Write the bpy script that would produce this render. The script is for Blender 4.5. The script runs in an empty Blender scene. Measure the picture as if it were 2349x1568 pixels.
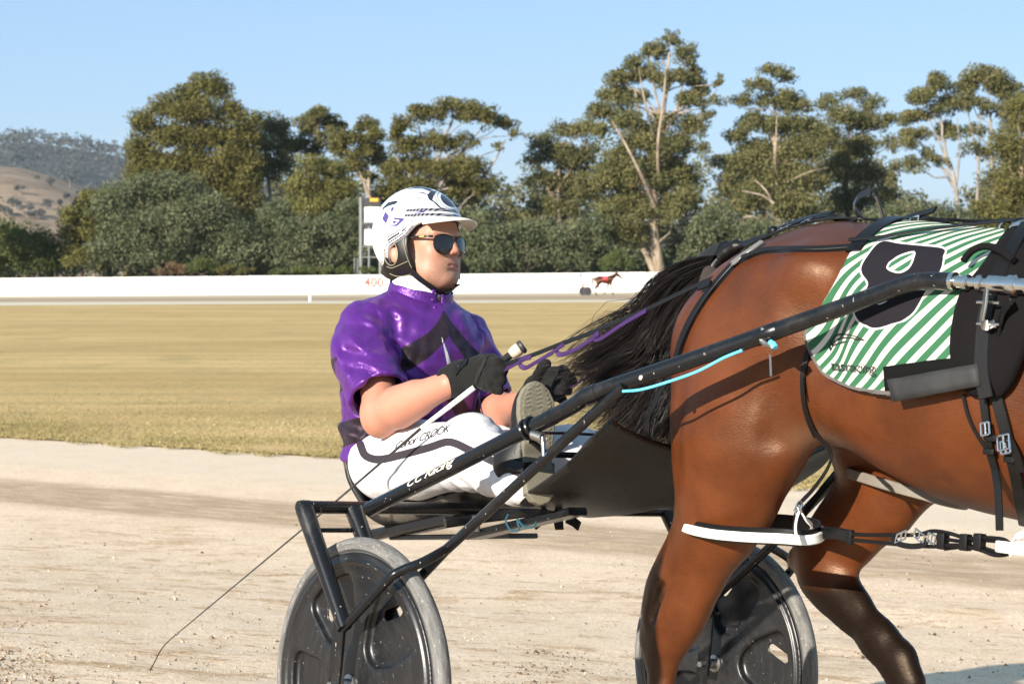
import bpy, bmesh, math, random
import numpy as np
from mathutils import Vector, Matrix, noise as mnoise
from mathutils.bvhtree import BVHTree

R = math.radians
rng = np.random.default_rng(7)
random.seed(7)
SC = bpy.context.scene
COL = SC.collection

# ------------------------------------------------------------------ camera
CAM_H = 1.85
FPX, CXP, HOR = 4600.0, 1174.0, 630.0          # focal length, centre and horizon in a 2348 wide picture
cd = bpy.data.cameras.new('camera')
cam = bpy.data.objects.new('camera', cd)
COL.objects.link(cam)
cam.location = (0, 0, CAM_H)
cam.rotation_euler = (R(90), 0, 0)
cd.sensor_width = 36
cd.lens = 36 * FPX / 2348
cd.shift_y = -154 / 2348
cd.clip_start = .05
cd.clip_end = 20000
cd.dof.use_dof = True
cd.dof.focus_distance = 5.2
cd.dof.aperture_fstop = 11
SC.camera = cam

# ------------------------------------------------------------------ light
SUN_AZ, SUN_EL = R(218), R(21.5)                 # azimuth of the sun clockwise from +Y
world = bpy.data.worlds.new('World')
SC.world = world
world.use_nodes = True
wn = world.node_tree
sky = wn.nodes.new('ShaderNodeTexSky')
sky.sky_type = 'NISHITA'
sky.sun_disc = False
sky.sun_elevation = SUN_EL
sky.sun_rotation = SUN_AZ
sky.altitude = 0
sky.air_density = 1.0
sky.dust_density = 0
sky.ozone_density = 6
bg = wn.nodes['Background']
# a thin even veil of high haze over the whole sky: keeps the horizon from going yellow
veil = wn.nodes.new('ShaderNodeMix'); veil.data_type = 'RGBA'; veil.blend_type = 'MULTIPLY'; veil.inputs[0].default_value = 1
wn.links.new(sky.outputs[0], veil.inputs[6]); veil.inputs[7].default_value = (1.0, .84, .95, 1)
veil2 = wn.nodes.new('ShaderNodeMix'); veil2.data_type = 'RGBA'; veil2.blend_type = 'ADD'; veil2.inputs[0].default_value = 1
wn.links.new(veil.outputs[2], veil2.inputs[6]); veil2.inputs[7].default_value = (2.2, 3.5, 3.9, 1)
wn.links.new(veil2.outputs[2], bg.inputs[0])
bg.inputs[1].default_value = .052
sd = bpy.data.lights.new('sun', 'SUN')
sd.energy = 5.0
sd.angle = R(.55)
sd.color = (1.0, .92, .80)
sun = bpy.data.objects.new('sun', sd)
COL.objects.link(sun)
sv = Vector((math.sin(SUN_AZ) * math.cos(SUN_EL), math.cos(SUN_AZ) * math.cos(SUN_EL), math.sin(SUN_EL)))
sun.rotation_euler = sv.to_track_quat('Z', 'Y').to_euler()
sun.location = sv * 50
SC.view_settings.view_transform = 'Standard'
SC.view_settings.look = 'None'
SC.view_settings.gamma = 1
SC.view_settings.use_curve_mapping = False
SC.view_settings.exposure = .95

# ------------------------------------------------------------------ objects
def link(o, parent=None):
    COL.objects.link(o)
    if parent is not None:
        o.parent = parent
    return o

def tag(o, label=None, cat=None, group=None, kind=None):
    if label: o['label'] = label
    if cat: o['category'] = cat
    if group: o['group'] = group
    if kind: o['kind'] = kind
    return o

def empty(name, label=None, cat=None, loc=(0, 0, 0), group=None, mw=None):
    o = bpy.data.objects.new(name, None)
    o.empty_display_size = .1
    COL.objects.link(o)
    if mw is not None:
        o.matrix_world = mw
    else:
        o.location = loc
    return tag(o, label, cat, group)

def mobj(name, verts, faces, mat=None, parent=None, smooth=True, attrs=None, uv=None):
    me = bpy.data.meshes.new(name)
    v = np.asarray(verts, dtype=np.float32)
    if isinstance(faces, np.ndarray):
        n = faces.shape[1]
        me.vertices.add(len(v)); me.vertices.foreach_set('co', v.ravel())
        me.loops.add(faces.size); me.loops.foreach_set('vertex_index', faces.astype(np.int32).ravel())
        me.polygons.add(len(faces))
        me.polygons.foreach_set('loop_start', np.arange(0, faces.size, n, dtype=np.int32))
        me.update(calc_edges=True); me.validate()
    else:
        me.from_pydata([tuple(map(float, p)) for p in v], [], [tuple(map(int, f)) for f in faces])
        me.update()
    if smooth:
        me.polygons.foreach_set('use_smooth', np.ones(len(me.polygons), dtype=bool))
    if attrs:
        for k, a in attrs.items():
            a = np.asarray(a, dtype=np.float32)
            if a.ndim == 1:
                at = me.attributes.new(k, 'FLOAT', 'POINT'); at.data.foreach_set('value', a)
            else:
                at = me.attributes.new(k, 'FLOAT_VECTOR', 'POINT'); at.data.foreach_set('vector', a.ravel())
    if mat is not None:
        for m in (mat if isinstance(mat, (list, tuple)) else [mat]):
            me.materials.append(m)
    o = bpy.data.objects.new(name, me)
    return link(o, parent)

class MB:
    """collects shapes into one mesh"""
    def __init__(s): s.v = []; s.f = []; s.m = []
    def add(s, v, f, mi=0):
        n = len(s.v); s.v.extend([tuple(map(float, p)) for p in v])
        s.f.extend([tuple(int(i) + n for i in q) for q in f]); s.m.extend([mi] * len(f))
        return s
    def box(s, c, half, rot=None, bev=.0, mi=0):
        c = Vector(c); rot = rot or Matrix.Identity(3)
        bm = bmesh.new(); bmesh.ops.create_cube(bm, size=2)
        for v in bm.verts: v.co = Vector((v.co.x * half[0], v.co.y * half[1], v.co.z * half[2]))
        if bev: bmesh.ops.bevel(bm, geom=list(bm.edges), offset=bev, segments=2, affect='EDGES', profile=.6)
        bm.verts.index_update()
        s.add([c + rot @ v.co for v in bm.verts], [[v.index for v in f.verts] for f in bm.faces], mi)
        bm.free(); return s
    def tube(s, pts, r, n=10, cap=True, mi=0, flat=None, up=None):
        """tube along pts; r number or list; flat=(w,h) half sizes for a strap whose width lies along up x tangent"""
        v, f = tube_geo(pts, r, n, cap, flat, up)
        return s.add(v, f, mi)
    def lathe(s, prof, c, axis=(0, 0, 1), n=24, mi=0):
        a = Vector(axis).normalized(); q = Vector((0, 0, 1)).rotation_difference(a).to_matrix(); c = Vector(c)
        v = []; f = []
        for (r, h) in prof:
            for i in range(n):
                t = 2 * math.pi * i / n
                v.append(c + q @ Vector((r * math.cos(t), r * math.sin(t), h)))
        for j in range(len(prof) - 1):
            for i in range(n):
                k = (i + 1) % n
                f.append((j * n + i, j * n + k, (j + 1) * n + k, (j + 1) * n + i))
        return s.add(v, f, mi)
    def build(s, name, mat, parent=None, smooth=True, sharp=40, **kw):
        o = mobj(name, s.v, s.f, mat, parent, smooth=smooth, **kw)
        if any(s.m): o.data.polygons.foreach_set('material_index', np.array(s.m, dtype=np.int32))
        if smooth and sharp: o.data.set_sharp_from_angle(angle=R(sharp))
        return o

def spline(pts, n=8, closed=False):
    """Catmull-Rom through pts (any dimension)"""
    p = np.asarray(pts, dtype=float)
    if len(p) < 3 and not closed:
        t = np.linspace(0, 1, n + 1)[:, None]; return p[0] * (1 - t) + p[-1] * t
    if closed: q = np.vstack([p[-1], p, p[0], p[1]])
    else: q = np.vstack([2 * p[0] - p[1], p, 2 * p[-1] - p[-2]])
    out = []
    for i in range(1, len(q) - 2):
        a, b, c, d = q[i - 1], q[i], q[i + 1], q[i + 2]
        for k in range(n):
            t = k / n
            out.append(.5 * ((2 * b) + (c - a) * t + (2 * a - 5 * b + 4 * c - d) * t * t + (3 * b - a - 3 * c + d) * t ** 3))
    if not closed: out.append(q[-2])
    return np.array(out)

def tube_geo(pts, r, n=10, cap=True, flat=None, up=None):
    P = [Vector(map(float, p)) for p in pts]; m = len(P)
    rr = [r] * m if not hasattr(r, '__len__') else list(r)
    T = []
    for i in range(m):
        t = (P[min(i + 1, m - 1)] - P[max(i - 1, 0)])
        T.append(t.normalized() if t.length > 1e-9 else Vector((0, 0, 1)))
    ref = Vector(up) if up is not None and not isinstance(up, list) else None
    v = []; f = []
    nrm = None
    for i in range(m):
        t = T[i]
        if isinstance(up, list): u = Vector(up[i])
        elif ref is not None: u = ref
        elif nrm is not None: u = nrm
        else: u = Vector((0, 0, 1)) if abs(t.z) < .9 else Vector((1, 0, 0))
        nrm = (u - t * u.dot(t)); nrm = nrm.normalized() if nrm.length > 1e-6 else t.orthogonal().normalized()
        b = t.cross(nrm)
        if flat:
            w = flat[0] if not hasattr(flat[0], '__len__') else flat[0][i]; h = flat[1]
            ch = min(h, w) * .45
            ring = [(w - ch, h), (-w + ch, h), (-w, h - ch), (-w, -h + ch), (-w + ch, -h), (w - ch, -h), (w, -h + ch), (w, h - ch)]
            for (x, y) in ring: v.append(P[i] + b * x + nrm * y)
            k = 8
        else:
            k = n
            for j in range(n):
                a = 2 * math.pi * j / n
                v.append(P[i] + (nrm * math.cos(a) + b * math.sin(a)) * rr[i])
    for i in range(m - 1):
        for j in range(k):
            j2 = (j + 1) % k
            f.append((i * k + j, i * k + j2, (i + 1) * k + j2, (i + 1) * k + j))
    if cap:
        f.append(tuple(range(k))[::-1]); f.append(tuple(range((m - 1) * k, m * k)))
    return v, f

# ------------------------------------------------------------------ materials
class NT:
    def __init__(s, name):
        s.m = bpy.data.materials.new(name); s.m.use_nodes = True
        s.t = s.m.node_tree; s.n = s.t.nodes; s.l = s.t.links
        s.b = s.n['Principled BSDF']; s.out = s.n['Material Output']
    def new(s, typ, ins=None, **props):
        x = s.n.new('ShaderNode' + typ)
        for k, v in props.items(): setattr(x, k, v)
        for k, v in (ins or {}).items(): s.set(x, k, v)
        return x
    def set(s, node, key, val):
        i = node.inputs[key]
        if hasattr(val, 'is_output') or isinstance(val, bpy.types.NodeSocket): s.l.new(val, i)
        elif hasattr(val, 'outputs'): s.l.new(val.outputs[0], i)
        else: i.default_value = val if not (isinstance(val, tuple) and len(val) == 3 and i.type == 'RGBA') else (*val, 1)
    def math(s, op, a, b=0, c=0, clamp=False):
        x = s.new('Math', operation=op, use_clamp=clamp)
        s.set(x, 0, a); s.set(x, 1, b)
        if op in ('MULTIPLY_ADD', 'SMOOTH_MIN', 'COMPARE'): s.set(x, 2, c)
        return x.outputs[0]
    def ramp(s, fac, stops, mode='LINEAR'):
        x = s.new('ValToRGB'); cr = x.color_ramp; cr.interpolation = mode
        while len(cr.elements) < len(stops): cr.elements.new(.5)
        for e, (p, c) in zip(cr.elements, stops):
            e.position = p; e.color = (*c, 1) if len(c) == 3 else c
        s.set(x, 0, fac); return x.outputs[0]
    def smooth(s, x, a, b):
        n = s.new('MapRange', interpolation_type='SMOOTHSTEP'); s.set(n, 0, x); s.set(n, 1, a); s.set(n, 2, b); return n.outputs[0]
    def mix(s, f, a, b, blend='MIX'):
        x = s.new('Mix', data_type='RGBA', blend_type=blend); s.set(x, 0, f)
        for i, v in ((6, a), (7, b)):
            if isinstance(v, tuple): x.inputs[i].default_value = (*v[:3], 1)
            else: s.l.new(v if isinstance(v, bpy.types.NodeSocket) else v.outputs[0], x.inputs[i])
        return x.outputs[2]
    def coords(s, scale=(1, 1, 1), kind='Object', rot=(0, 0, 0), loc=(0, 0, 0)):
        tc = s.new('TexCoord'); mp = s.new('Mapping')
        s.l.new(tc.outputs[kind], mp.inputs[0]); mp.inputs['Scale'].default_value = scale
        mp.inputs['Rotation'].default_value = rot; mp.inputs['Location'].default_value = loc
        return mp.outputs[0]
    def noise(s, vec, scale, detail=3, rough=.55, dist=0):
        x = s.new('TexNoise'); s.set(x, 'Vector', vec); s.set(x, 'Scale', scale); s.set(x, 'Detail', detail)
        s.set(x, 'Roughness', rough); s.set(x, 'Distortion', dist); return x.outputs[0]
    def attr(s, name):
        x = s.new('Attribute', attribute_name=name); return x
    def bump(s, h, strength=.3, dist=.01, prev=None):
        x = s.new('Bump'); s.set(x, 'Height', h); s.set(x, 'Strength', strength); s.set(x, 'Distance', dist)
        if prev is not None: s.set(x, 'Normal', prev)
        s.l.new(x.outputs[0], s.b.inputs['Normal']); return x.outputs[0]
    def base(s, c): s.set(s.b, 'Base Color', c); return s
    def rough(s, v): s.set(s.b, 'Roughness', v); return s

def simple(name, col, rough=.5, metal=0, spec=.5, nscale=0, namt=.25, bscale=0, bstr=.3, bdist=.002, dirt=None, dscale=30, damt=.6, sheen=0, coat=0):
    t = NT(name); v = t.coords()
    c = col
    if nscale:
        f = t.noise(v, nscale, 4)
        c = t.mix(f, tuple(x * (1 - namt) for x in col), tuple(min(1, x * (1 + namt)) for x in col))
    if dirt:
        d = t.smooth(t.noise(v, dscale, 5, .65), damt, damt + .12)
        c = t.mix(d, c, dirt)
    t.base(c); t.rough(rough); t.set(t.b, 'Metallic', metal); t.set(t.b, 'Specular IOR Level', spec)
    if sheen: t.set(t.b, 'Sheen Weight', sheen)
    if coat: t.set(t.b, 'Coat Weight', coat)
    if bscale: t.bump(t.noise(v, bscale, 4), bstr, bdist)
    return t.m

# ------------------------------------------------------------------ the sulky's own frame: s forward, l to its left, z up from the hub line
def wpt(px, py, D):
    return np.array([(px - CXP) * D / FPX, D, CAM_H + (HOR - py) * D / FPX])
ORG = wpt(825, 1566, 4.91)
_F = wpt(1656.6, 1519, 5.70)
EL = _F - ORG; TRACKW = float(np.linalg.norm(EL)); EL = EL / TRACKW
ES = np.array([EL[1], -EL[0], 0]); ES /= np.linalg.norm(ES)
EZ = np.cross(ES, EL)
FR = Matrix(((ES[0], EL[0], EZ[0], ORG[0]), (ES[1], EL[1], EZ[1], ORG[1]), (ES[2], EL[2], EZ[2], ORG[2]), (0, 0, 0, 1)))
LC = TRACKW / 2
WR = .355
def W(s, l, z): return ORG + ES * s + EL * l + EZ * z
def PL(px, py, l):
    """where the line of sight meets the upright plane at lateral offset l: (s, l, z)"""
    d = np.array([(px - CXP) / FPX, 1, (HOR - py) / FPX])
    A = np.array([d, -ES, -EZ]).T
    t, s, z = np.linalg.solve(A, ORG + EL * l - np.array([0, 0, CAM_H]))
    return np.array([s, l, z])
def PS(px, py, s):
    d = np.array([(px - CXP) / FPX, 1, (HOR - py) / FPX])
    A = np.array([d, -EL, -EZ]).T
    t, l, z = np.linalg.solve(A, ORG + ES * s - np.array([0, 0, CAM_H]))
    return np.array([s, l, z])
def frame_empty(name, label, cat, s=0, l=0, z=0, group=None):
    o = empty(name, label, cat, mw=FR @ Matrix.Translation((s, l, z)), group=group)
    o['_off'] = (s, l, z)
    return o

# ------------------------------------------------------------------ implicit surfaces -> one continuous mesh
def s_min(a, b, k):
    h = np.clip(.5 + .5 * (b - a) / k, 0, 1)
    return b + (a - b) * h - k * h * (1 - h)
def s_max(a, b, k): return -s_min(-a, -b, k)
def cone(p, a, b, ra, rb, sc=(1, 1, 1)):
    sc = np.array(sc, dtype=np.float32); q = p / sc; a = np.array(a, dtype=np.float32) / sc; b = np.array(b, dtype=np.float32) / sc
    ba = b - a; pa = q - a
    t = np.clip(pa @ ba / max(float(ba @ ba), 1e-9), 0, 1)
    return (np.linalg.norm(pa - t[:, None] * ba, axis=1) - (ra + (rb - ra) * t)) * float(sc.min() ** .5)
def ell(p, c, r, rot=None):
    q = p - np.array(c, dtype=np.float32)
    if rot is not None: q = q @ np.array(rot, dtype=np.float32)
    r = np.array(r, dtype=np.float32)
    k0 = np.linalg.norm(q / r, axis=1); k1 = np.linalg.norm(q / (r * r), axis=1)
    return k0 * (k0 - 1) / np.maximum(k1, 1e-6)
def rbox(p, c, h, r, rot=None):
    q = p - np.array(c, dtype=np.float32)
    if rot is not None: q = q @ np.array(rot, dtype=np.float32)
    d = np.abs(q) - (np.array(h, dtype=np.float32) - r)
    return np.linalg.norm(np.maximum(d, 0), axis=1) + np.minimum(d.max(axis=1), 0) - r
def chain(p, pts, rad, k=.02, sc=(1, 1, 1)):
    d = None
    for i in range(len(pts) - 1):
        e = cone(p, pts[i], pts[i + 1], rad[i], rad[i + 1], sc)
        d = e if d is None else s_min(d, e, k)
    return d
def rotm(ax=0, ay=0, az=0):
    return np.array((Matrix.Rotation(az, 3, 'Z') @ Matrix.Rotation(ay, 3, 'Y') @ Matrix.Rotation(ax, 3, 'X')))

def sdf_mesh(fn, lo, hi, h, coarse=4):
    lo = np.array(lo, dtype=np.float32); hi = np.array(hi, dtype=np.float32)
    n = (np.ceil((hi - lo) / (h * coarse)).astype(int)) * coarse + 1
    nc = (n - 1) // coarse + 1
    g = np.stack(np.meshgrid(*[np.arange(k) for k in nc], indexing='ij'), -1).reshape(-1, 3)
    dc = fn((lo + g * h * coarse).astype(np.float32)).reshape(nc)
    near = np.abs(dc) < h * coarse * 1.9
    for ax in range(3):                                       # widen by one coarse cell
        m = near.copy(); sl = [slice(None)] * 3; sr = [slice(None)] * 3
        sl[ax] = slice(1, None); sr[ax] = slice(None, -1)
        m[tuple(sl)] |= near[tuple(sr)]; m[tuple(sr)] |= near[tuple(sl)]; near = m
    full = np.repeat(np.repeat(np.repeat(dc, coarse, 0), coarse, 1), coarse, 2)[:n[0], :n[1], :n[2]].copy()
    msk = np.repeat(np.repeat(np.repeat(near, coarse, 0), coarse, 1), coarse, 2)[:n[0], :n[1], :n[2]]
    idx = np.argwhere(msk)
    vals = np.empty(len(idx), dtype=np.float32)
    for i in range(0, len(idx), 400000):
        vals[i:i + 400000] = fn((lo + idx[i:i + 400000] * h).astype(np.float32))
    full[msk] = vals
    full = full.astype(np.float32)
    ins = full < 0
    c8 = [(0, 0, 0), (1, 0, 0), (0, 1, 0), (1, 1, 0), (0, 0, 1), (1, 0, 1), (0, 1, 1), (1, 1, 1)]
    S = [slice(None, -1), slice(1, None)]
    cnt = sum(ins[S[a], S[b], S[c]].astype(np.int8) for a, b, c in c8)
    cell = np.argwhere((cnt > 0) & (cnt < 8))
    cid = -np.ones(cnt.shape, dtype=np.int64); cid[tuple(cell.T)] = np.arange(len(cell))
    cv = np.stack([full[cell[:, 0] + a, cell[:, 1] + b, cell[:, 2] + c] for a, b, c in c8], 1)
    acc = np.zeros((len(cell), 3)); w = np.zeros(len(cell))
    cc = np.array(c8, dtype=float)
    for i in range(8):
        for j in range(i + 1, 8):
            if np.abs(cc[i] - cc[j]).sum() != 1: continue
            a = cv[:, i]; b = cv[:, j]; m = (a < 0) != (b < 0)
            t = np.where(m, a / np.where(m, a - b, 1), 0)
            acc += np.where(m[:, None], cc[i] + (cc[j] - cc[i]) * t[:, None], 0); w += m
    V = lo + (cell + acc / w[:, None]) * h
    Q = []
    for ax in range(3):
        b, c = [(1, 2), (2, 0), (0, 1)][ax]
        sl = [slice(None)] * 3; sr = [slice(None)] * 3; sl[ax] = slice(None, -1); sr[ax] = slice(1, None)
        e = ins[tuple(sl)] != ins[tuple(sr)]
        x = np.argwhere(e)
        x = x[(x[:, b] > 0) & (x[:, c] > 0) & (x[:, b] < cnt.shape[b]) & (x[:, c] < cnt.shape[c])]
        flip = ~ins[tuple(x.T)]
        def at(db, dc_):
            y = x.copy(); y[:, b] += db; y[:, c] += dc_; return cid[tuple(y.T)]
        q = np.stack([at(-1, -1), at(0, -1), at(0, 0), at(-1, 0)], 1)
        q[flip] = q[flip][:, ::-1]
        Q.append(q)
    Q = np.vstack(Q); Q = Q[(Q >= 0).all(1)]
    return V.astype(np.float32), Q

def vnormals(V, Q):
    n = np.zeros_like(V)
    fn_ = np.cross(V[Q[:, 2]] - V[Q[:, 0]], V[Q[:, 3 if Q.shape[1] > 3 else 1]] - V[Q[:, 1]])
    for k in range(Q.shape[1]): np.add.at(n, Q[:, k], fn_)
    return n / np.maximum(np.linalg.norm(n, axis=1, keepdims=True), 1e-9)

_G = rng.normal(size=(24, 3)).astype(np.float32)
def wnoise(p, scale, seed=0, stretch=(1, 1, 1)):
    """cheap smooth noise from warped sines, about -1..1"""
    q = p * np.array(stretch, dtype=np.float32) * scale
    s = np.zeros(len(p), dtype=np.float32)
    r = np.random.default_rng(100 + seed)
    ph = r.uniform(0, 6.28, 8); d = r.normal(size=(8, 3)); d /= np.linalg.norm(d, axis=1, keepdims=True)
    for i in range(4):
        s += np.sin(q @ d[i] * (1 + .35 * i) + ph[i] + 1.6 * np.sin(q @ d[i + 4] * .7 + ph[i + 4]))
    return s / 3
# ================================================================== GROUND
ET = np.array([.845, -.535, 0]); EV = np.array([.535, .845, 0])     # along and across the near straight of the track
EDGE_V = 16.25
def track_z(v):
    v = np.asarray(v, dtype=float)
    lin = .496 - .0857 * (v - 3.95)
    lin = np.minimum(lin, .496 + .0857 * 3.2)
    return .06 * np.log1p(np.exp(np.clip(lin / .06, -40, 40))) - .012

def grid_mesh(U, V, fn):
    uu, vv = np.meshgrid(U, V, indexing='ij')
    P = fn(uu.ravel(), vv.ravel())
    n, m = len(U), len(V)
    i = np.arange(n * m).reshape(n, m)
    Q = np.stack([i[:-1, :-1], i[1:, :-1], i[1:, 1:], i[:-1, 1:]], -1).reshape(-1, 4)
    return P, Q

def m_track():
    t = NT('crushed_gravel')
    geo = t.new('NewGeometry').outputs['Position']
    # track coordinates
    mp = t.new('Mapping', vector_type='TEXTURE'); t.l.new(geo, mp.inputs[0])
    mp.inputs['Rotation'].default_value = (0, 0, math.atan2(ET[1], ET[0]))
    tv = mp.outputs[0]
    sep = t.new('SeparateXYZ', {0: tv}); v = sep.outputs[1]
    def st(sx, sy, sz=1):
        m = t.new('Mapping'); t.l.new(tv, m.inputs[0]); m.inputs['Scale'].default_value = (sx, sy, sz); return m.outputs[0]
    grain = t.noise(tv, 55, 3, .7)
    grain2 = t.noise(tv, 17, 4, .7)
    fine = t.noise(tv, 150, 2, .6)
    col = t.mix(t.smooth(grain, .25, .75), (.63, .465, .315), (.90, .705, .525))
    col = t.mix(t.math('MULTIPLY', t.smooth(fine, .55, .7), .6), col, (.94, .83, .69))
    col = t.mix(t.math('MULTIPLY', t.smooth(grain2, .5, .78), .5), col, (.52, .37, .225))
    col = t.mix(t.math('MULTIPLY', t.smooth(t.noise(tv, 2.3, 4, .6), .42, .75), .45), col, (.55, .395, .245))
    # brown scuffs left by hooves and harrow, long along the track
    def sw(sx, sy):
        m = t.new('Mapping', vector_type='TEXTURE'); t.l.new(geo, m.inputs[0]); m.inputs['Rotation'].default_value = (0, 0, R(-9)); k = t.new('Mapping'); t.l.new(m.outputs[0], k.inputs[0]); k.inputs['Scale'].default_value = (sx, sy, 1); return k.outputs[0]
    w1 = t.noise(sw(1.35, 3.0), 1.5, 7, .70, .6)
    w2 = t.noise(sw(2.2, 4.6), 2.3, 6, .70, .5)
    patch = t.noise(tv, .55, 2, .5)
    thr = t.math('MULTIPLY_ADD', patch, -.26, .655)
    s1 = t.smooth(w1, thr, t.math('ADD', thr, .11))
    s2 = t.smooth(w2, t.math('ADD', thr, .015), t.math('ADD', thr, .10))
    sc = t.math('MAXIMUM', s1, t.math('MULTIPLY', s2, .8))
    zone = t.math('SUBTRACT', 1, t.smooth(v, 10.2, 12.2))
    sc = t.math('MULTIPLY', sc, zone)
    scb = t.math('MULTIPLY', sc, t.smooth(t.noise(tv, 30, 5, .75), .30, .60))
    col = t.mix(t.math('MULTIPLY', scb, .9), col, (.44, .265, .125))
    dk = t.smooth(t.noise(tv, 7.5, 5, .75), .66, .74)
    col = t.mix(t.math('MULTIPLY', t.math('MULTIPLY', dk, sc), .8), col, (.12, .08, .05))
    # damp rut band
    wob = t.math('MULTIPLY_ADD', t.noise(st(.25, .2), 1.5, 3), .5, v)
    band = t.math('MULTIPLY', t.smooth(wob, 11.70, 12.05), t.math('SUBTRACT', 1, t.smooth(wob, 13.0, 13.45)))
    bb = t.math('MULTIPLY', band, t.smooth(t.noise(st(.6, 2.2), 3, 5, .7), .18, .62))
    col = t.mix(t.math('MULTIPLY', bb, .85), col, (.37, .255, .155))
    pale = t.smooth(v, 13.4, 14.6)
    col = t.mix(t.math('MULTIPLY', pale, .5), col, (.66, .56, .44))
    t.base(col); t.rough(.95); t.set(t.b, 'Specular IOR Level', .15)
    hgt = t.math('ADD', t.math('MULTIPLY', grain, .5), t.math('MULTIPLY', scb, .5))
    b1 = t.bump(hgt, .55, .02)
    t.bump(t.math('ADD', fine, t.math('MULTIPLY', grain2, 2)), .35, .012, b1)
    return t.m

def build_ground():
    U = np.concatenate([np.linspace(-90, -14, 20), np.linspace(-13.5, 16, 150), np.linspace(17, 90, 20)])
    V = np.concatenate([np.linspace(-9, 2, 12), np.linspace(2.15, EDGE_V + .8, 110)])
    def f(u, v):
        P = np.outer(u, ET) + np.outer(v, EV)
        q = np.stack([u, v, u * 0], 1).astype(np.float32)
        near = np.exp(-((u + 1) ** 2) / 60)
        P[:, 2] = track_z(v) + near * (.010 * wnoise(q, 4.3, 1, (.5, 1, 1)) + .006 * wnoise(q, 11, 2, (.4, 1, 1)))
        return P
    P, Q = grid_mesh(U, V, f)
    o = mobj('race_track', P, Q, m_track()); tag(o, kind='structure')
    # wide base ground far out to the horizon
    g = NT('far_paddock'); c = g.noise(g.coords((.02, .02, .02)), 1, 4)
    g.base(g.mix(c, (.17, .16, .07), (.30, .25, .13))); g.rough(1)
    o = mobj('ground', [(-6000, -300, -.45), (6000, -300, -.45), (6000, 9000, -.45), (-6000, 9000, -.45)], [(0, 1, 2, 3)], g.m)
    tag(o, kind='structure')
build_ground()

# infield grass ------------------------------------------------------
def far_edge_D(px): return 121 + (137 - 121) * px / 1530.0
def wall_D(px): return 180 - (13 / 1530.0) * px
def wall_base_z(px): return -.07 + .54 * px / 1530.0
def m_grass():
    t = NT('dry_grass')
    geo = t.new('NewGeometry').outputs['Position']
    def st(sx, sy):
        m = t.new('Mapping'); t.l.new(geo, m.inputs[0]); m.inputs['Scale'].default_value = (sx, sy, 1); return m.outputs[0]
    a = t.noise(st(.055, .16), 1, 5, .6)
    b = t.noise(st(.5, .30), 1, 5, .7)
    c = t.noise(st(3, 1.3), 2.2, 4, .75)
    col = t.mix(t.smooth(a, .3, .7), (.49, .325, .135), (.64, .445, .205))
    g = t.math('MULTIPLY', t.smooth(b, .48, .72), t.math('MULTIPLY_ADD', a, .6, .25))
    col = t.mix(g, col, (.29, .225, .085))
    tn = t.new('TexWave', wave_type='BANDS', bands_direction='Y'); t.set(tn, 'Vector', st(.02, .35)); t.set(tn, 'Scale', .42)
    t.set(tn, 'Distortion', 2.2); t.set(tn, 'Detail', 2); t.set(tn, 'Detail Scale', .6)
    col = t.mix(t.math('MULTIPLY', t.smooth(tn.outputs[1], .55, .95), .28), col, (.27, .235, .09))
    col = t.mix(t.math('MULTIPLY', t.smooth(c, .45, .7), .45), col, (.26, .21, .075))
    col = t.mix(t.math('MULTIPLY', t.smooth(t.noise(st(9, 5), 2, 3, .8), .52, .7), .35), col, (.62, .52, .30))
    # worn pale strip at the far side of the infield
    t.base(col); t.rough(.95); t.set(t.b, 'Specular IOR Level', .15)
    t.bump(t.noise(st(14, 9), 2, 4, .8), .6, .05)
    return t.m
M_GRASS = m_grass()
def build_infield():
    # bounded by the near edge of the track and by the far track
    U = np.linspace(0, 1, 160); V = np.linspace(0, 1, 46) ** 2.0
    def f(u, v):
        px = -3200 + u * 8000
        # near edge: point on the line v=EDGE_V along this line of sight
        k = (px - CXP) / FPX
        Dn = EDGE_V / (EV[0] * k + EV[1])
        Df = np.clip(far_edge_D(px), 100, 160)
        D = Dn + (Df - Dn) * v
        return np.stack([k * D, D, .004 + 0 * D], 1)
    P, Q = grid_mesh(U, V, f)
    tag(mobj('infield_grass', P, Q, M_GRASS), kind='structure')
    # far side of the track, banked up to the wall
    t = NT('far_track_dirt'); at = t.attr('across').outputs['Fac']
    geo = t.new('NewGeometry').outputs['Position']
    nz = t.noise(geo, .35, 4, .65)
    x = t.math('MULTIPLY_ADD', nz, .10, at)
    col = t.ramp(x, [(0, (.60, .53, .40)), (.22, (.62, .55, .42)), (.30, (.40, .30, .19)), (.5, (.33, .235, .145)), (.72, (.46, .36, .24)), (1.0, (.56, .47, .34))])
    t.base(col); t.rough(.95)
    def f2(u, v):
        px = -3200 + u * 8000
        k = (px - CXP) / FPX
        Df = np.clip(far_edge_D(px), 100, 160) - .6; Dw = np.clip(wall_D(px), 150, 200) + 1
        D = Df + (Dw - Df) * v
        zb = np.clip(wall_base_z(px), -.3, .9)
        return np.stack([k * D, D, .012 + (zb - .01) * np.clip((v - .12) / .88, 0, 1)], 1)
    V2 = np.linspace(0, 1, 24)
    P, Q = grid_mesh(U, V2, f2)
    o = mobj('far_track', P, Q, t.m, attrs={'across': np.tile(V2, len(U))}); tag(o, kind='structure')
    # ground beyond the wall
    b = NT('leaf_litter'); b.base(b.mix(b.noise(b.new('NewGeometry').outputs['Position'], .4, 4), (.09, .075, .035), (.20, .16, .08))); b.rough(1)
    def f3(u, v):
        px = -3200 + u * 8000; k = (px - CXP) / FPX
        D = np.clip(wall_D(px), 150, 200) + .9 + 160 * v
        return np.stack([k * D, D, np.clip(wall_base_z(px), -.3, .9) + .02 + 0 * v], 1)
    P, Q = grid_mesh(U, np.linspace(0, 1, 4), f3)
    tag(mobj('bush_floor', P, Q, b.m), kind='structure')
build_infield()

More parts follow.
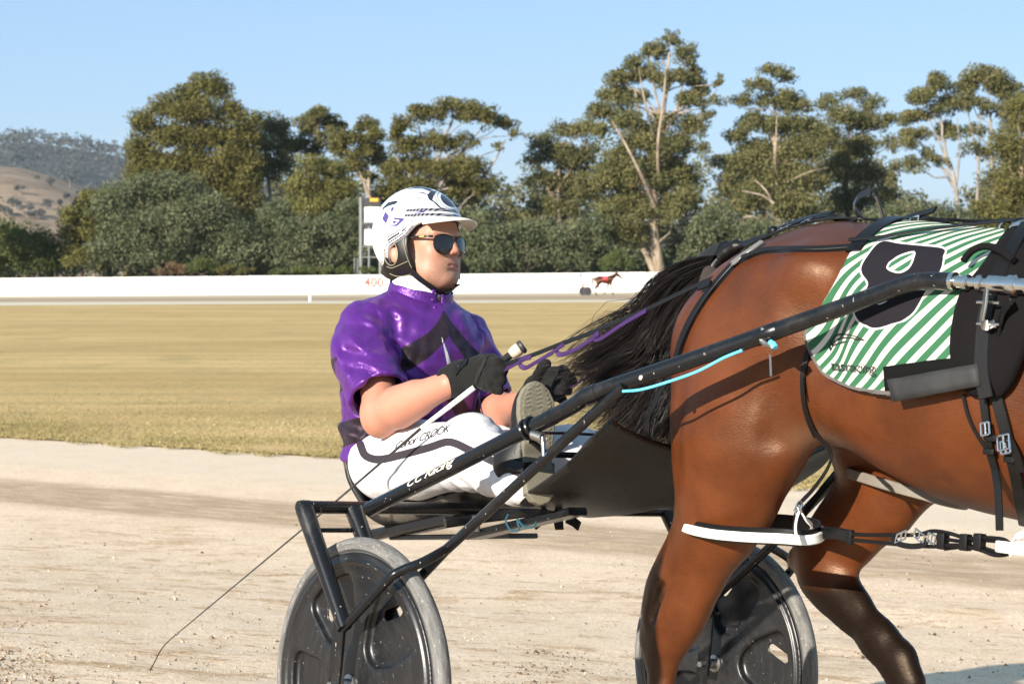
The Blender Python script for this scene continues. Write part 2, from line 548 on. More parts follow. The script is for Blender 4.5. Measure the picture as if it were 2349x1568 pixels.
def grass_edge():
    """blades along the near rim of the infield, so that it ends ragged"""
    n = 90000
    px = rng.uniform(-150, 2500, n); k = (px - CXP) / FPX
    Dn = EDGE_V / (EV[0] * k + EV[1])
    off = rng.exponential(2.2, n) - .18 + .12 * np.sin(px * .02) + .1 * np.sin(px * .057 + 1)
    D = Dn + off * 1.3
    base = np.stack([k * D, D, np.full(n, .0)], 1)
    clump = wnoise(base.astype(np.float32), 1.6, 5)
    keep = clump + rng.uniform(-1, 1, n) * .8 > -.3
    base = base[keep]; n = len(base); off = off[keep]
    h = rng.uniform(.010, .034, n) * np.where(off < .3, 1.15, .9)
    az = rng.uniform(0, 6.28, n); w = rng.uniform(.004, .010, n)
    lean = rng.normal(0, .03, (n, 2))
    side = np.stack([np.cos(az), np.sin(az), 0 * az], 1) * w[:, None]
    tip = base + np.stack([lean[:, 0], lean[:, 1], h], 1)
    V = np.stack([base - side, base + side, tip], 1).reshape(-1, 3)
    F = np.arange(3 * n).reshape(-1, 3)
    t = NT('grass_blades'); r_ = t.attr('rnd').outputs['Fac']
    t.base(t.ramp(r_, [(0, (.17, .155, .05)), (.4, (.28, .225, .085)), (.75, (.38, .30, .135)), (1, (.48, .39, .20))])); t.rough(.9)
    rnd = np.clip(.5 + .28 * wnoise(base.astype(np.float32), .9, 8) + rng.normal(0, .2, n), 0, 1)
    o = mobj('grass', V, F, t.m, smooth=False, attrs={'rnd': np.repeat(rnd, 3)}); tag(o, 'dry yellow grass tufts along the rim of the infield', kind='stuff')
grass_edge()

# white perimeter wall -------------------------------------------------
def build_wall():
    t = NT('white_wall_paint'); v = t.coords()
    t.base(t.mix(t.smooth(t.noise(v, .7, 5, .7), .45, .8), (.84, .83, .80), (.76, .74, .69))); t.rough(.6)
    root = empty('perimeter_wall', 'long low white wall running behind the far side of the track', 'wall', loc=tuple(wpt(700, 676, wall_D(700))))
    inv = Vector(root.location)
    xs = np.linspace(-900, 3300, 61)
    rnd = np.random.default_rng(3)
    for i in range(len(xs) - 1):
        a, b = xs[i], xs[i + 1]
        def P(px):
            D = wall_D(px); return Vector(((px - CXP) * D / FPX, D, wall_base_z(px)))
        A, B = P(a), P(b - .35); d = (B - A); n = Vector((-d.y, d.x, 0)).normalized() * .06
        hgt = 1.60 + rnd.uniform(-.012, .012)
        vs = []
        for q in (A, B):
            for (o, z) in ((-1, -.2), (1, -.2), (1, hgt), (-1, hgt)):
                vs.append(q + n * o + Vector((0, 0, z)) - inv)
        mobj('panel', vs, [(0, 3, 7, 4), (1, 5, 6, 2), (3, 2, 6, 7), (0, 1, 2, 3), (4, 7, 6, 5), (0, 4, 5, 1)], t.m, root, smooth=False)
    # red distance marker on the wall
    cu = bpy.data.curves.new('mark', 'FONT'); cu.body = '400'; cu.size = 1.08; cu.extrude = .01; cu.align_x = 'CENTER'; cu.space_character = 1.08; cu.offset = .022
    tmp = bpy.data.objects.new('mark', cu); COL.objects.link(tmp)
    me = bpy.data.meshes.new_from_object(tmp.evaluated_get(bpy.context.evaluated_depsgraph_get())); bpy.data.objects.remove(tmp)
    red = simple('faded_red_paint', (.50, .06, .045), .6)
    me.materials.append(red)
    o = bpy.data.objects.new('distance_number', me); link(o, root)
    D = wall_D(857) - .10
    o.location = Vector(wpt(857, 657, D)) - inv; o.rotation_euler = (R(90), 0, -math.atan(.22))
    o['label'] = 'red number 400 painted on the wall'
build_wall()

def marker_posts():
    m = simple('white_marker', (.82, .82, .80), .5)
    for (px, pt_, pb, lab) in ((711, 676, 692, 'small white marker post on the far edge of the dry infield'),):
        D = 1.85 * FPX / (pb - HOR)
        q = wpt(px, pb, D); h = (pb - pt_) * D / FPX; w = 3.2 * D / FPX
        root = empty('marker_post', lab, 'post', loc=(q[0], q[1], 0))
        MB().tube([(0, 0, -.05), (0, 0, h * .93)], w * .95, 8).build('post', m, root)
        MB().lathe([(w * .95, 0), (w * 1.05, .02), (w * .6, .07), (0.001, .08)], (0, 0, h * .93), n=8).build('cap', m, root)
marker_posts()
# ================================================================== HILLS
def build_hills():
    def ridge(name, label, D0, depth, line, foot_z, mat, seed, rough, nx=220, ny=60):
        xs = np.array([p[0] for p in line]); ys = np.array([p[1] for p in line])
        U = np.linspace(xs[0], xs[-1], nx); V = np.linspace(0, 1, ny)
        def f(u, v):
            top = CAM_H + (HOR - np.interp(u, xs, ys)) * (D0 + depth) / FPX
            D = D0 + depth * v * 1.0
            X = (u - CXP) * (D0 + depth) / FPX * (.75 + .25 * v)
            prof = np.sin(np.clip(v, 0, 1) * math.pi / 2) ** 1.25
            P = np.stack([X, D, foot_z + (top - foot_z) * prof], 1)
            nz = wnoise(P.astype(np.float32), 1 / (depth * .16), seed) + .5 * wnoise(P.astype(np.float32), 1 / (depth * .05), seed + 1)
            P[:, 2] += nz * rough * prof * (1 - .75 * prof)
            return P
        P, Q = grid_mesh(U, V, f)
        # back side drop
        o = mobj(name, P, Q, mat); tag(o, kind='structure'); return o, P
    t = NT('dry_hill_grass'); g = t.new('NewGeometry').outputs['Position']
    a = t.noise(g, .012, 5, .6); b = t.noise(g, .05, 5, .7)
    c = t.mix(t.smooth(a, .35, .65), (.26, .185, .12), (.34, .25, .17))
    c = t.mix(t.math('MULTIPLY', t.smooth(b, .47, .60), .6), c, (.13, .105, .075))
    t.base(c); t.rough(1); t.set(t.b, 'Specular IOR Level', .1)
    near = ridge('dry_hill', '', 900, 420, [(-1500, 380), (-600, 372), (-150, 382), (0, 386), (60, 391), (130, 408), (220, 440), (300, 484), (420, 520), (700, 560), (1200, 580), (2600, 590)], -.4, t.m, 11, 6)
    t = NT('forest_hill'); g = t.new('NewGeometry').outputs['Position']
    b = t.noise(g, .03, 5, .75); d = t.noise(g, .11, 4, .8)
    c = t.mix(t.smooth(b, .3, .7), (.042, .052, .050), (.085, .088, .072))
    c = t.mix(t.math('MULTIPLY', t.smooth(d, .52, .7), .45), c, (.15, .13, .12))
    t.base(c); t.rough(1); t.set(t.b, 'Specular IOR Level', .1)
    far = ridge('forest_hill', '', 1750, 900, [(-1800, 300), (-600, 318), (-150, 335), (0, 340), (80, 338), (200, 352), (300, 372), (600, 450), (1000, 510), (1500, 540), (2700, 550)], -.4, t.m, 21, 16)
    return near, far
HILL_NEAR, HILL_FAR = build_hills()

def leaf_mat(name, cols, trans=.25):
    t = NT(name); r_ = t.attr('rnd').outputs['Fac']
    c = t.ramp(r_, [(i / (len(cols) - 1), k) for i, k in enumerate(cols)])
    t.base(c); t.rough(.62); t.set(t.b, 'Specular IOR Level', .3)
    tr = t.new('BsdfTranslucent'); t.l.new(c, tr.inputs[0])
    mx = t.new('MixShader'); mx.inputs[0].default_value = trans
    t.l.new(t.b.outputs[0], mx.inputs[1]); t.l.new(tr.outputs[0], mx.inputs[2]); t.l.new(mx.outputs[0], t.out.inputs[0])
    return t.m
LEAF = {
    'olive': leaf_mat('olive_leaves', [(.066, .067, .018), (.118, .112, .029), (.175, .155, .042), (.235, .18, .06)]),
    'gum': leaf_mat('gum_leaves', [(.072, .078, .028), (.130, .130, .046), (.190, .176, .066), (.26, .185, .085)]),
    'wattle': leaf_mat('wattle_leaves', [(.062, .080, .036), (.110, .130, .062), (.165, .178, .090), (.20, .16, .09)]),
    'lime': leaf_mat('yellow_green_leaves', [(.085, .09, .022), (.145, .140, .036), (.20, .185, .055), (.25, .20, .07)]),
    'green': leaf_mat('green_leaves', [(.055, .075, .02), (.09, .115, .03), (.13, .15, .045), (.16, .15, .06)]),
    'brown': leaf_mat('dry_brown_leaves', [(.13, .08, .04), (.19, .12, .06), (.25, .165, .09), (.3, .2, .11)]),
    'far': leaf_mat('far_grey_leaves', [(.05, .058, .05), (.07, .075, .06), (.095, .098, .078), (.12, .11, .09)], .1),
}
def bark(name, a, b, s=2.2):
    t = NT(name); v = t.coords((1, 1, .25)); n = t.noise(v, s, 5, .65)
    t.base(t.mix(t.smooth(n, .35, .65), a, b)); t.rough(.85); t.bump(t.noise(v, s * 4, 3), .5, .05); return t.m
BARK = {'pale': bark('pale_gum_bark', (.20, .15, .105), (.40, .32, .235)), 'white': bark('white_gum_bark', (.20, .175, .145), (.36, .32, .27)),
        'dark': bark('dark_bark', (.07, .05, .035), (.14, .10, .07))}

def leaf_mesh(cen, rad, per, size, r_, droop=.5, flat=.75):
    """per leaves round every centre: thin rhombic leaves"""
    n = len(cen)
    cnt = np.maximum(6, (per * (rad / rad.mean()) ** 2).astype(int))
    idx = np.repeat(np.arange(n), cnt); N = len(idx)
    d = r_.normal(size=(N, 3)); d /= np.linalg.norm(d, axis=1, keepdims=True)
    rr = rad[idx] * r_.uniform(.25, 1.0, N) ** .6
    p = cen[idx] + d * rr[:, None] * np.array([1, 1, flat])
    ax = r_.normal(size=(N, 3)); ax[:, 2] -= droop * 1.6; ax /= np.linalg.norm(ax, axis=1, keepdims=True)
    nn = d * .9 + r_.normal(size=(N, 3)) * .6 + np.array([0, 0, .25])
    sd_ = np.cross(ax, nn); sd_ /= np.maximum(np.linalg.norm(sd_, axis=1, keepdims=True), 1e-6)
    L = size * r_.uniform(.6, 1.35, N); Wd = L * r_.uniform(.34, .6, N)
    V = np.stack([p - ax * L[:, None] * .5, p + sd_ * Wd[:, None] * .5, p + ax * L[:, None] * .5, p - sd_ * Wd[:, None] * .5], 1).reshape(-1, 3)
    F = np.arange(4 * N).reshape(-1, 4)
    rc = r_.uniform(0, 1, n)
    rnd = np.clip(.42 + (rc[idx] - .5) * .55 + r_.normal(0, .11, N), 0, 1)
    return V, F, np.repeat(rnd, 4)

def limb(mb, a, b, ra, rb, r_, sag=.0, seg=5, n=6):
    a = np.array(a, float); b = np.array(b, float); L = np.linalg.norm(b - a)
    t = np.linspace(0, 1, seg + 1)[:, None]
    w = r_.normal(0, L * .05, (seg + 1, 3)); w[0] = 0; w[-1] = 0
    p = a * (1 - t) + b * t + w; p[:, 2] += np.sin(t[:, 0] * math.pi) * L * sag
    mb.tube(p, list(np.linspace(ra, rb, seg + 1)), n, cap=False)

TREES = []
def tree(name, label, cat, D, trunk, lobes, leaf, bk='pale', group=None, size=.28, dens=1.0, limbs=(), seed=0, trunk_r=None, sub=1.0, droop=.5, spread=.8, twig=1.0):
    """trunk: list of (px,py,halfwidth px) from the ground up; lobes: (px,py,rx,ry[,density])"""
    r_ = np.random.default_rng(1000 + seed)
    m = D / FPX
    base_px = trunk[0][0]
    zb = max(-.3, min(.9, wall_base_z(base_px))) + .02
    org = np.array([(base_px - CXP) * m, D, zb])
    root = empty(name, label, cat, loc=tuple(org), group=group)
    def w3(px, py, dy=0): return np.array([(px - CXP) * m, D + dy, CAM_H + (HOR - py) * m]) - org
    tw = [np.array([0, 0, -.2])] + [w3(px, py) for (px, py, hw) in trunk[1:]]
    tr = [trunk[0][2] * m * 1.15] + [hw * m for (_, _, hw) in trunk[1:]]
    mb = MB()
    tp = spline(tw, 5) if len(tw) > 2 else np.array(tw)
    tr_i = np.interp(np.linspace(0, 1, len(tp)), np.linspace(0, 1, len(tr)), tr)
    wig = r_.normal(0, .06, tp.shape); wig[0] = 0
    mb.tube(tp + wig, list(tr_i), 9, cap=False)
    cen = []; rad = []
    for lb in lobes:
        k_ = 1.18 if name == 'white_gum' else 1.0; px, py, rx, ry = lb[0], lb[1], lb[2] * 1.22 * k_, lb[3] * 1.26 * k_; dn = lb[4] if len(lb) > 4 else 1.0
        R_ = np.array([rx, (rx + ry) * .5, ry]) * m
        dy = r_.uniform(-1, 1) * spread * (60 * m) * .55
        c = w3(px, py, dy)
        # limb from the trunk to this lobe
        below = [i for i in range(len(tp)) if tp[i][2] < c[2] - .4 * np.hypot(c[0] - tp[i][0], dy) * .6]
        k = below[-1] if below else 0
        k = max(k - int(r_.integers(0, 3)), 0)
        rl = max(.035, min(tr_i[k] * .55, .05 + .012 * np.linalg.norm(c - tp[k])))
        limb(mb, tp[k], c, rl, .03, r_, .10 * r_.uniform(-.3, 1))
        vol = (R_[0] * R_[1] * R_[2]) ** (1 / 3)
        ns = max(4, int(round(19 * sub * dn * (R_[0] * R_[2]) ** .5 / 1.35)))
        d = r_.normal(size=(ns, 3)); d /= np.linalg.norm(d, axis=1, keepdims=True)
        d[:, 2] = np.where(d[:, 2] < -.35, -d[:, 2], d[:, 2])
        q = c + d * R_ * r_.uniform(.35, .92, (ns, 1))
        cen.append(q); rad.append(np.clip(vol * r_.uniform(.34, .60, ns), .35, 1.5))
        for j in range(0, ns, 2):
            limb(mb, c, q[j], .028 * twig, .012, r_, .05, 3, 4)
    for L in limbs:            # limbs that show in the open
        pts = spline([w3(x, y, dd) for (x, y, hw, dd) in [(*l, 0)[:4] if len(l) == 3 else l for l in L]], 4)
        mb.tube(pts, list(np.interp(np.linspace(0, 1, len(pts)), np.linspace(0, 1, len(L)), [l[2] * m for l in L])), 7, cap=False)
    cen = np.vstack(cen); rad = np.concatenate(rad)
    V, F, rnd = leaf_mesh(cen, rad, 92 * dens, size, r_, droop)
    mb.build('trunk', BARK[bk], root, sharp=60)
    mobj('crown', V, F, LEAF[leaf], root, smooth=False, attrs={'rnd': rnd})
    TREES.append(root)
    return root

TG = 'trees standing behind the white wall'
tree('gum_tree', 'broad dense dark olive tree with pointed dome top, standing next to the dry hill', 'tree', 194,
     [(455, 630, 11), (455, 480, 9), (462, 330, 6), (468, 220, 3)],
     [(470, 205, 40, 34), (428, 232, 36, 34), (500, 218, 28, 32), (385, 262, 44, 36), (455, 268, 52, 40), (535, 275, 36, 38), (335, 296, 34, 38), (400, 326, 52, 42), (480, 330, 58, 45), (560, 325, 34, 48), (322, 352, 34, 40), (360, 398, 58, 48), (450, 400, 58, 48), (540, 390, 52, 55), (330, 420, 40, 40), (420, 455, 55, 40), (520, 450, 58, 50), (572, 432, 27, 50), (440, 500, 60, 40), (540, 500, 50, 40)],
     'olive', 'dark', TG, seed=1, dens=1.25, sub=1.25)
tree('wattle_tree', 'big spreading grey-green wattle in front of the pointed dome tree', 'tree', 185,
     [(370, 630, 7), (368, 560, 6), (372, 500, 4)],
     [(268, 482, 50, 50), (330, 455, 55, 48), (400, 440, 62, 46), (470, 500, 60, 50), (300, 545, 70, 50), (390, 535, 80, 55), (350, 595, 85, 38), (450, 588, 70, 40), (258, 592, 50, 38), (530, 560, 60, 55), (545, 600, 60, 30)],
     'wattle', 'dark', TG, seed=2, dens=1.15, sub=1.2, droop=.1)
tree('young_gum', 'pale yellow-green bushy tree left of the grey-green wattle', 'tree', 187,
     [(185, 630, 4), (188, 560, 3), (195, 490, 2)],
     [(205, 472, 34, 34), (178, 510, 28, 42), (238, 462, 34, 26), (170, 560, 26, 44), (215, 540, 40, 40), (190, 600, 40, 34)], 'lime', 'dark', TG, seed=3, dens=1.1)
tree('dark_shrub', 'low dark green shrub thicket at the end of the wall below the dry hill', 'shrub', 188,
     [(60, 632, 4), (60, 590, 3), (62, 560, 2)],
     [(8, 555, 40, 48), (66, 568, 50, 42), (124, 588, 44, 40), (20, 604, 60, 30), (100, 610, 60, 26), (-70, 560, 60, 60), (-60, 605, 60, 34)], 'green', 'dark', TG, seed=4, dens=1.15)
tree('gum_tree', 'tall narrow gum whose leafy edge fills the frame beside the dry hill', 'tree', 180,
     [(-60, 632, 8), (-58, 500, 6), (-60, 330, 3)],
     [(-28, 470, 26, 45), (-70, 430, 40, 50), (-50, 380, 36, 40), (-90, 480, 40, 50), (-14, 500, 18, 26)], 'gum', 'pale', TG, seed=5)
tree('gum_tree', 'slim gum with bare pale trunk tucked beside the pointed dome tree', 'tree', 204,
     [(618, 630, 6), (620, 480, 5), (612, 380, 4), (606, 280, 2)],
     [(598, 285, 30, 24), (640, 306, 26, 36), (622, 348, 34, 40, .8), (662, 345, 20, 26), (612, 398, 28, 40, .7), (648, 400, 24, 40, .7)], 'gum', 'pale', TG, seed=6)
tree('gum_tree', 'twin-topped open gum between the slim gum and the scoreboard', 'tree', 206,
     [(716, 630, 6), (716, 480, 5), (720, 390, 4), (728, 290, 2)],
     [(738, 272, 30, 22), (704, 292, 26, 28), (766, 296, 22, 24), (690, 340, 20, 30, .8), (752, 325, 30, 26, .7), (712, 345, 26, 30, .6), (735, 270, 16, 18)], 'gum', 'pale', TG, seed=7, limbs=[[(717, 420, 3), (704, 350, 2), (698, 300, 1.2)], [(720, 400, 3), (745, 350, 2), (760, 300, 1)]])
tree('gum_tree', 'loose-crowned gum standing straight above the scoreboard', 'tree', 201,
     [(846, 630, 6), (850, 500, 5), (846, 400, 3.5), (836, 310, 2)],
     [(836, 296, 28, 22), (800, 328, 32, 24), (862, 320, 22, 30), (778, 352, 22, 26), (840, 352, 34, 34), (812, 392, 26, 34, .7), (872, 372, 18, 32, .7), (845, 420, 20, 30, .5)], 'olive', 'pale', TG, seed=8, limbs=[[(850, 470, 4), (835, 420, 3), (815, 370, 1.5)]])
tree('gum_tree', 'wide umbrella-shaped gum with bare forked limbs and open gaps, behind the helmet', 'tree', 196,
     [(1012, 630, 9), (1006, 520, 8), (1000, 440, 6), (1010, 350, 4), (1040, 270, 2)],
     [(1040, 258, 42, 26), (985, 268, 42, 26), (934, 292, 32, 24), (1095, 270, 44, 26), (1145, 288, 34, 22), (1180, 312, 15, 18), (906, 318, 18, 22), (930, 345, 40, 24), (1000, 336, 44, 28), (1066, 330, 34, 22, .55), (960, 385, 46, 26), (1036, 400, 48, 32), (902, 402, 30, 32), (1092, 395, 34, 32, .6), (1150, 340, 22, 18, .35), (950, 440, 44, 30), (1060, 450, 44, 34), (1110, 440, 30, 30, .7), (890, 452, 34, 32)],
     'olive', 'white', TG, seed=9, limbs=[[(1004, 470, 6), (955, 420, 4), (915, 372, 3), (900, 330, 1.5)], [(1002, 440, 5), (1050, 360, 3), (1100, 300, 1.5)], [(1000, 420, 4), (975, 350, 3), (960, 290, 1.5)], [(1060, 450, 4), (1120, 390, 3), (1160, 320, 1.5)]])
tree('leafy_tree', 'bushy yellow-green tree in front of the twin-topped gum', 'tree', 192,
     [(735, 630, 5), (735, 520, 4), (732, 420, 2)],
     [(722, 392, 36, 30), (762, 402, 38, 34), (698, 440, 34, 36), (752, 446, 46, 36), (790, 448, 24, 36), (722, 495, 50, 40), (780, 505, 36, 40)], 'lime', 'dark', TG, seed=10, dens=1.1)
tree('wattle_tree', 'low grey-green wattle thicket below the bushy yellow-green tree', 'tree', 186,
     [(690, 630, 5), (690, 580, 4), (690, 540, 3)],
     [(640, 515, 44, 44), (610, 585, 56, 42), (690, 552, 58, 50), (770, 545, 50, 48), (740, 600, 70, 30), (826, 585, 36, 42), (590, 545, 40, 40), (670, 606, 60, 26), (800, 490, 26, 34)], 'wattle', 'dark', TG, seed=11, dens=1.15, droop=.1)
tree('gum_tree', 'mid-height gum with flat top leaning toward the tallest tree', 'tree', 202,
     [(1292, 630, 7), (1284, 500, 5), (1280, 420, 4), (1288, 320, 2)],
     [(1292, 306, 42, 22), (1240, 330, 34, 22), (1340, 306, 40, 24), (1222, 372, 24, 30, .6), (1272, 362, 50, 32), (1330, 372, 46, 38), (1300, 432, 52, 36), (1246, 425, 36, 34, .7), (1340, 440, 40, 40), (1270, 480, 46, 34)],
     'gum', 'pale', TG, seed=12, limbs=[[(1284, 480, 4), (1250, 420, 3), (1232, 350, 1.5)], [(1282, 430, 4), (1320, 370, 3), (1345, 320, 1.5)]])
tree('gum_tree', 'tallest gum with pale limbs showing through its high ragged crown', 'tree', 188,
     [(1516, 630, 13), (1500, 500, 10), (1502, 400, 8), (1522, 270, 5), (1534, 120, 2)],
     [(1540, 96, 22, 26), (1502, 122, 30, 28), (1568, 136, 24, 34), (1456, 150, 24, 22), (1430, 186, 34, 28), (1490, 180, 38, 30), (1545, 190, 34, 30, .8), (1592, 186, 24, 34), (1402, 226, 34, 28), (1458, 232, 40, 30, .8), (1580, 238, 30, 30), (1606, 222, 18, 30), (1382, 262, 36, 28), (1440, 285, 42, 30), (1520, 290, 34, 36, .6), (1588, 302, 30, 36), (1368, 300, 28, 24), (1470, 330, 52, 36), (1550, 350, 44, 36), (1606, 345, 14, 20), (1430, 370, 46, 34), (1400, 420, 46, 38), (1480, 410, 50, 40), (1550, 420, 44, 46), (1440, 478, 46, 46), (1560, 480, 40, 42), (1398, 520, 36, 46), (1494, 505, 36, 30, .7), (1650, 192, 13, 20), (1640, 236, 20, 16), (1622, 270, 16, 20), (1445, 545, 40, 40, .8)],
     'gum', 'pale', TG, seed=13, dens=1.1, limbs=[[(1500, 470, 5, -1), (1462, 400, 3.8, -3.5), (1430, 340, 2.6, -4), (1398, 280, .7, -3)], [(1508, 420, 4, -1), (1503, 330, 3.4, -3.5), (1514, 240, 2.6, -4), (1522, 150, .7, -3)], [(1500, 320, 2.6, -1), (1474, 250, 2.2, -4), (1460, 165, .6, -3)], [(1502, 400, 6), (1475, 300, 4), (1455, 200, 2)], [(1512, 330, 5), (1555, 240, 3), (1570, 150, 1.5)], [(1520, 280, 3), (1500, 200, 2.5), (1492, 130, 1.2)], [(1540, 330, 3), (1600, 270, 2), (1645, 205, 1)], [(1502, 628, 9), (1478, 575, 7), (1455, 535, 5), (1430, 500, 3)], [(1514, 600, 5), (1482, 540, 4), (1470, 470, 3)]])
tree('gum_tree', 'broad billowing gum with low bare forks above the horse rump', 'tree', 190,
     [(1792, 630, 9), (1786, 500, 7), (1780, 400, 5), (1775, 280, 3.5), (1766, 180, 1.5)],
     [(1765, 170, 30, 22), (1800, 182, 24, 20), (1735, 203, 34, 20), (1700, 238, 26, 24), (1770, 236, 44, 28), (1820, 250, 40, 30), (1720, 288, 40, 30), (1790, 298, 50, 36), (1850, 300, 40, 36), (1688, 326, 30, 26), (1750, 356, 56, 36), (1830, 360, 56, 38), (1700, 388, 44, 36), (1780, 420, 66, 40), (1852, 420, 46, 42), (1678, 436, 32, 34), (1740, 468, 56, 36), (1824, 486, 64, 42), (1690, 486, 36, 34), (1656, 376, 20, 22)],
     'gum', 'pale', TG, seed=14, dens=1.1, limbs=[[(1788, 560, 5, -3), (1752, 530, 3.6, -4), (1712, 500, 2.6, -5), (1664, 512, .8, -5)], [(1770, 500, 3, -2), (1750, 450, 2.4, -4), (1722, 415, .8, -3)], [(1775, 400, 2.6, -1), (1768, 340, 2.2, -3.5), (1772, 270, .8, -3)], [(1800, 420, 2, -1), (1840, 400, 1.6, -4), (1890, 388, .6, -3)], [(1762, 470, 3, -4), (1735, 452, 2.4, -4), (1690, 442, 1.5, -4)], [(1786, 540, 6), (1740, 470, 4), (1705, 430, 2.5)], [(1786, 520, 5), (1820, 440, 4), (1840, 380, 2)], [(1790, 580, 6), (1768, 540, 5), (1745, 505, 3)], [(1778, 330, 3), (1740, 280, 2), (1715, 250, 1)]])
tree('gum_tree', 'dark rounded gum between the broad billowing gum and the white-stemmed gums', 'tree', 203,
     [(1950, 630, 7), (1944, 480, 5), (1940, 380, 4), (1952, 260, 2)],
     [(1902, 240, 30, 24), (1960, 226, 32, 20), (2000, 246, 26, 26), (2040, 284, 22, 24), (1930, 280, 42, 32), (1990, 288, 36, 32), (1900, 330, 44, 36), (1970, 350, 46, 38), (2034, 338, 24, 30, .6), (1920, 400, 48, 38), (1990, 415, 40, 40, .7), (1950, 470, 48, 42), (2040, 400, 26, 34, .5), (2010, 470, 36, 36)], 'gum', 'dark', TG, seed=15)
tree('white_gum', 'white-stemmed gum with open crown and one long bare limb', 'tree', 199,
     [(2200, 630, 6), (2196, 480, 5), (2186, 410, 4), (2166, 330, 3), (2150, 230, 1.5)],
     [(2150, 200, 28, 22), (2112, 232, 30, 20), (2190, 240, 24, 24), (2086, 272, 24, 20), (2150, 266, 30, 20, .6), (2108, 318, 28, 20, .6), (2182, 306, 24, 22), (2074, 330, 20, 26, .7), (2142, 366, 26, 22, .5), (2090, 390, 20, 26, .5)], 'gum', 'white', TG, seed=16, limbs=[[(2188, 430, 4), (2150, 370, 3), (2110, 330, 2.2), (2080, 300, 1.2)], [(2180, 390, 3.5), (2155, 330, 2.5), (2125, 260, 1.2)], [(2190, 440, 3.5), (2200, 350, 2), (2195, 270, 1)]])
tree('white_gum', 'twin white-stemmed gum with the higher rounded crown', 'tree', 200,
     [(2276, 630, 5.5), (2274, 500, 4.5), (2278, 400, 3.5), (2268, 260, 1.8)],
     [(2250, 186, 40, 22), (2212, 204, 28, 20), (2292, 208, 34, 26), (2320, 242, 26, 30), (2232, 244, 34, 20, .6), (2282, 260, 30, 22, .6), (2240, 306, 24, 22, .5), (2312, 300, 26, 34, .8), (2218, 350, 20, 22, .4), (2262, 360, 24, 22, .4)], 'gum', 'white', TG, seed=17, limbs=[[(2240, 630, 4.5), (2240, 480, 4), (2244, 380, 3), (2248, 240, 1.2)], [(2244, 380, 2.5), (2228, 300, 2), (2215, 230, 1)]])
tree('leafy_tree', 'dense bright olive tree closing the view behind the saddlecloth', 'tree', 188,
     [(2340, 630, 7), (2338, 480, 5), (2345, 330, 3)],
     [(2334, 270, 28, 40), (2304, 350, 34, 44), (2346, 372, 40, 54), (2292, 430, 38, 44), (2346, 466, 46, 54), (2300, 500, 48, 38), (2392, 300, 50, 70), (2400, 430, 56, 70), (2250, 492, 36, 34), (2290, 556, 60, 50)], 'olive', 'pale', TG, seed=18, dens=1.15)
tree('wattle_tree', 'grey-green wattle thicket under the white-stemmed gums', 'tree', 187,
     [(2110, 630, 5), (2110, 570, 4), (2110, 520, 3)],
     [(2078, 508, 54, 40), (2150, 508, 52, 40), (2010, 520, 50, 44), (2220, 520, 44, 36), (2060, 570, 70, 44), (2160, 570, 70, 44)], 'wattle', 'dark', TG, seed=19, droop=.1)
tree('wattle_tree', 'bushy grey-green wattle between the tallest gum and the horse tail', 'tree', 185,
     [(1650, 630, 5), (1650, 580, 4), (1650, 540, 3)],
     [(1640, 515, 44, 44), (1696, 552, 52, 44), (1610, 560, 34, 50), (1650, 596, 66, 32), (1580, 596, 26, 34), (1740, 560, 60, 50)], 'wattle', 'dark', TG, seed=20, droop=.1)
tree('wattle_tree', 'long low grey-green wattle thicket just beyond the driver face', 'tree', 186,
     [(1210, 630, 5), (1210, 590, 4), (1210, 550, 3)],
     [(1250, 550, 48, 40), (1180, 552, 48, 42), (1120, 566, 50, 44), (1316, 556, 50, 44), (1362, 545, 34, 46), (1080, 592, 36, 32), (1230, 596, 80, 30), (1330, 598, 60, 28), (1140, 604, 60, 24), (1100, 520, 34, 34), (1370, 600, 30, 26)], 'wattle', 'dark', TG, seed=21, droop=.1, dens=1.15)
tree('wattle_tree', 'dark leafy wattle hidden partly behind the helmet and scoreboard', 'tree', 190,
     [(950, 630, 5), (950, 580, 4), (950, 520, 3)],
     [(930, 520, 50, 40), (1000, 515, 50, 44), (900, 570, 50, 44), (980, 580, 60, 44), (1050, 560, 44, 44), (870, 520, 30, 40)], 'wattle', 'dark', TG, seed=22, droop=.1)
def back_wood():
    """second row of bush behind the named trees, read as one mass"""
    r_ = np.random.default_rng(5)
    for nm, lab, lf, y0, amp, D0, xr, n, dy in (('bush_wood', 'olive bushland filling in behind the first row of trees', 'gum', 0, 26, 226, (300, 2500), 2600, 3), ('bush_undergrowth', 'grey-green undergrowth along the back of the wall', 'wattle', 560, 22, 200, (-250, 2550), 900, 2)):
        px = r_.uniform(*xr, n); u = r_.uniform(0, 1, n) ** .62
        top = y0 + amp * (np.sin(px / 47.) + .7 * np.sin(px / 19. + 1) + .8 * np.sin(px / 110. + 2)) / 1.6
        if lf == 'gum': top += np.interp(px, [300, 600, 660, 700, 780, 860, 890, 950, 1100, 1180, 1220, 1300, 1400, 1600, 1650, 1680, 1760, 1850, 1950, 2040, 2100, 2160, 2240, 2290, 2350, 2500], [430, 335, 305, 340, 375, 430, 370, 335, 390, 430, 355, 330, 330, 330, 390, 335, 300, 290, 300, 340, 430, 455, 440, 350, 330, 330])
        py = top + (632 - top) * u
        D = D0 + r_.uniform(-8, 8, n); m = D / FPX
        cen = np.stack([(px - CXP) * m, D, CAM_H + (HOR - py) * m], 1); cen[:, 2] = np.maximum(cen[:, 2], .3)
        V, F, rnd = leaf_mesh(cen, r_.uniform(.7, 1.6, n), 62, .44, r_, .4)
        mobj(nm, V, F, LEAF[lf], smooth=False, attrs={'rnd': rnd}); tag(bpy.data.objects[nm], lab, kind='stuff')
back_wood()
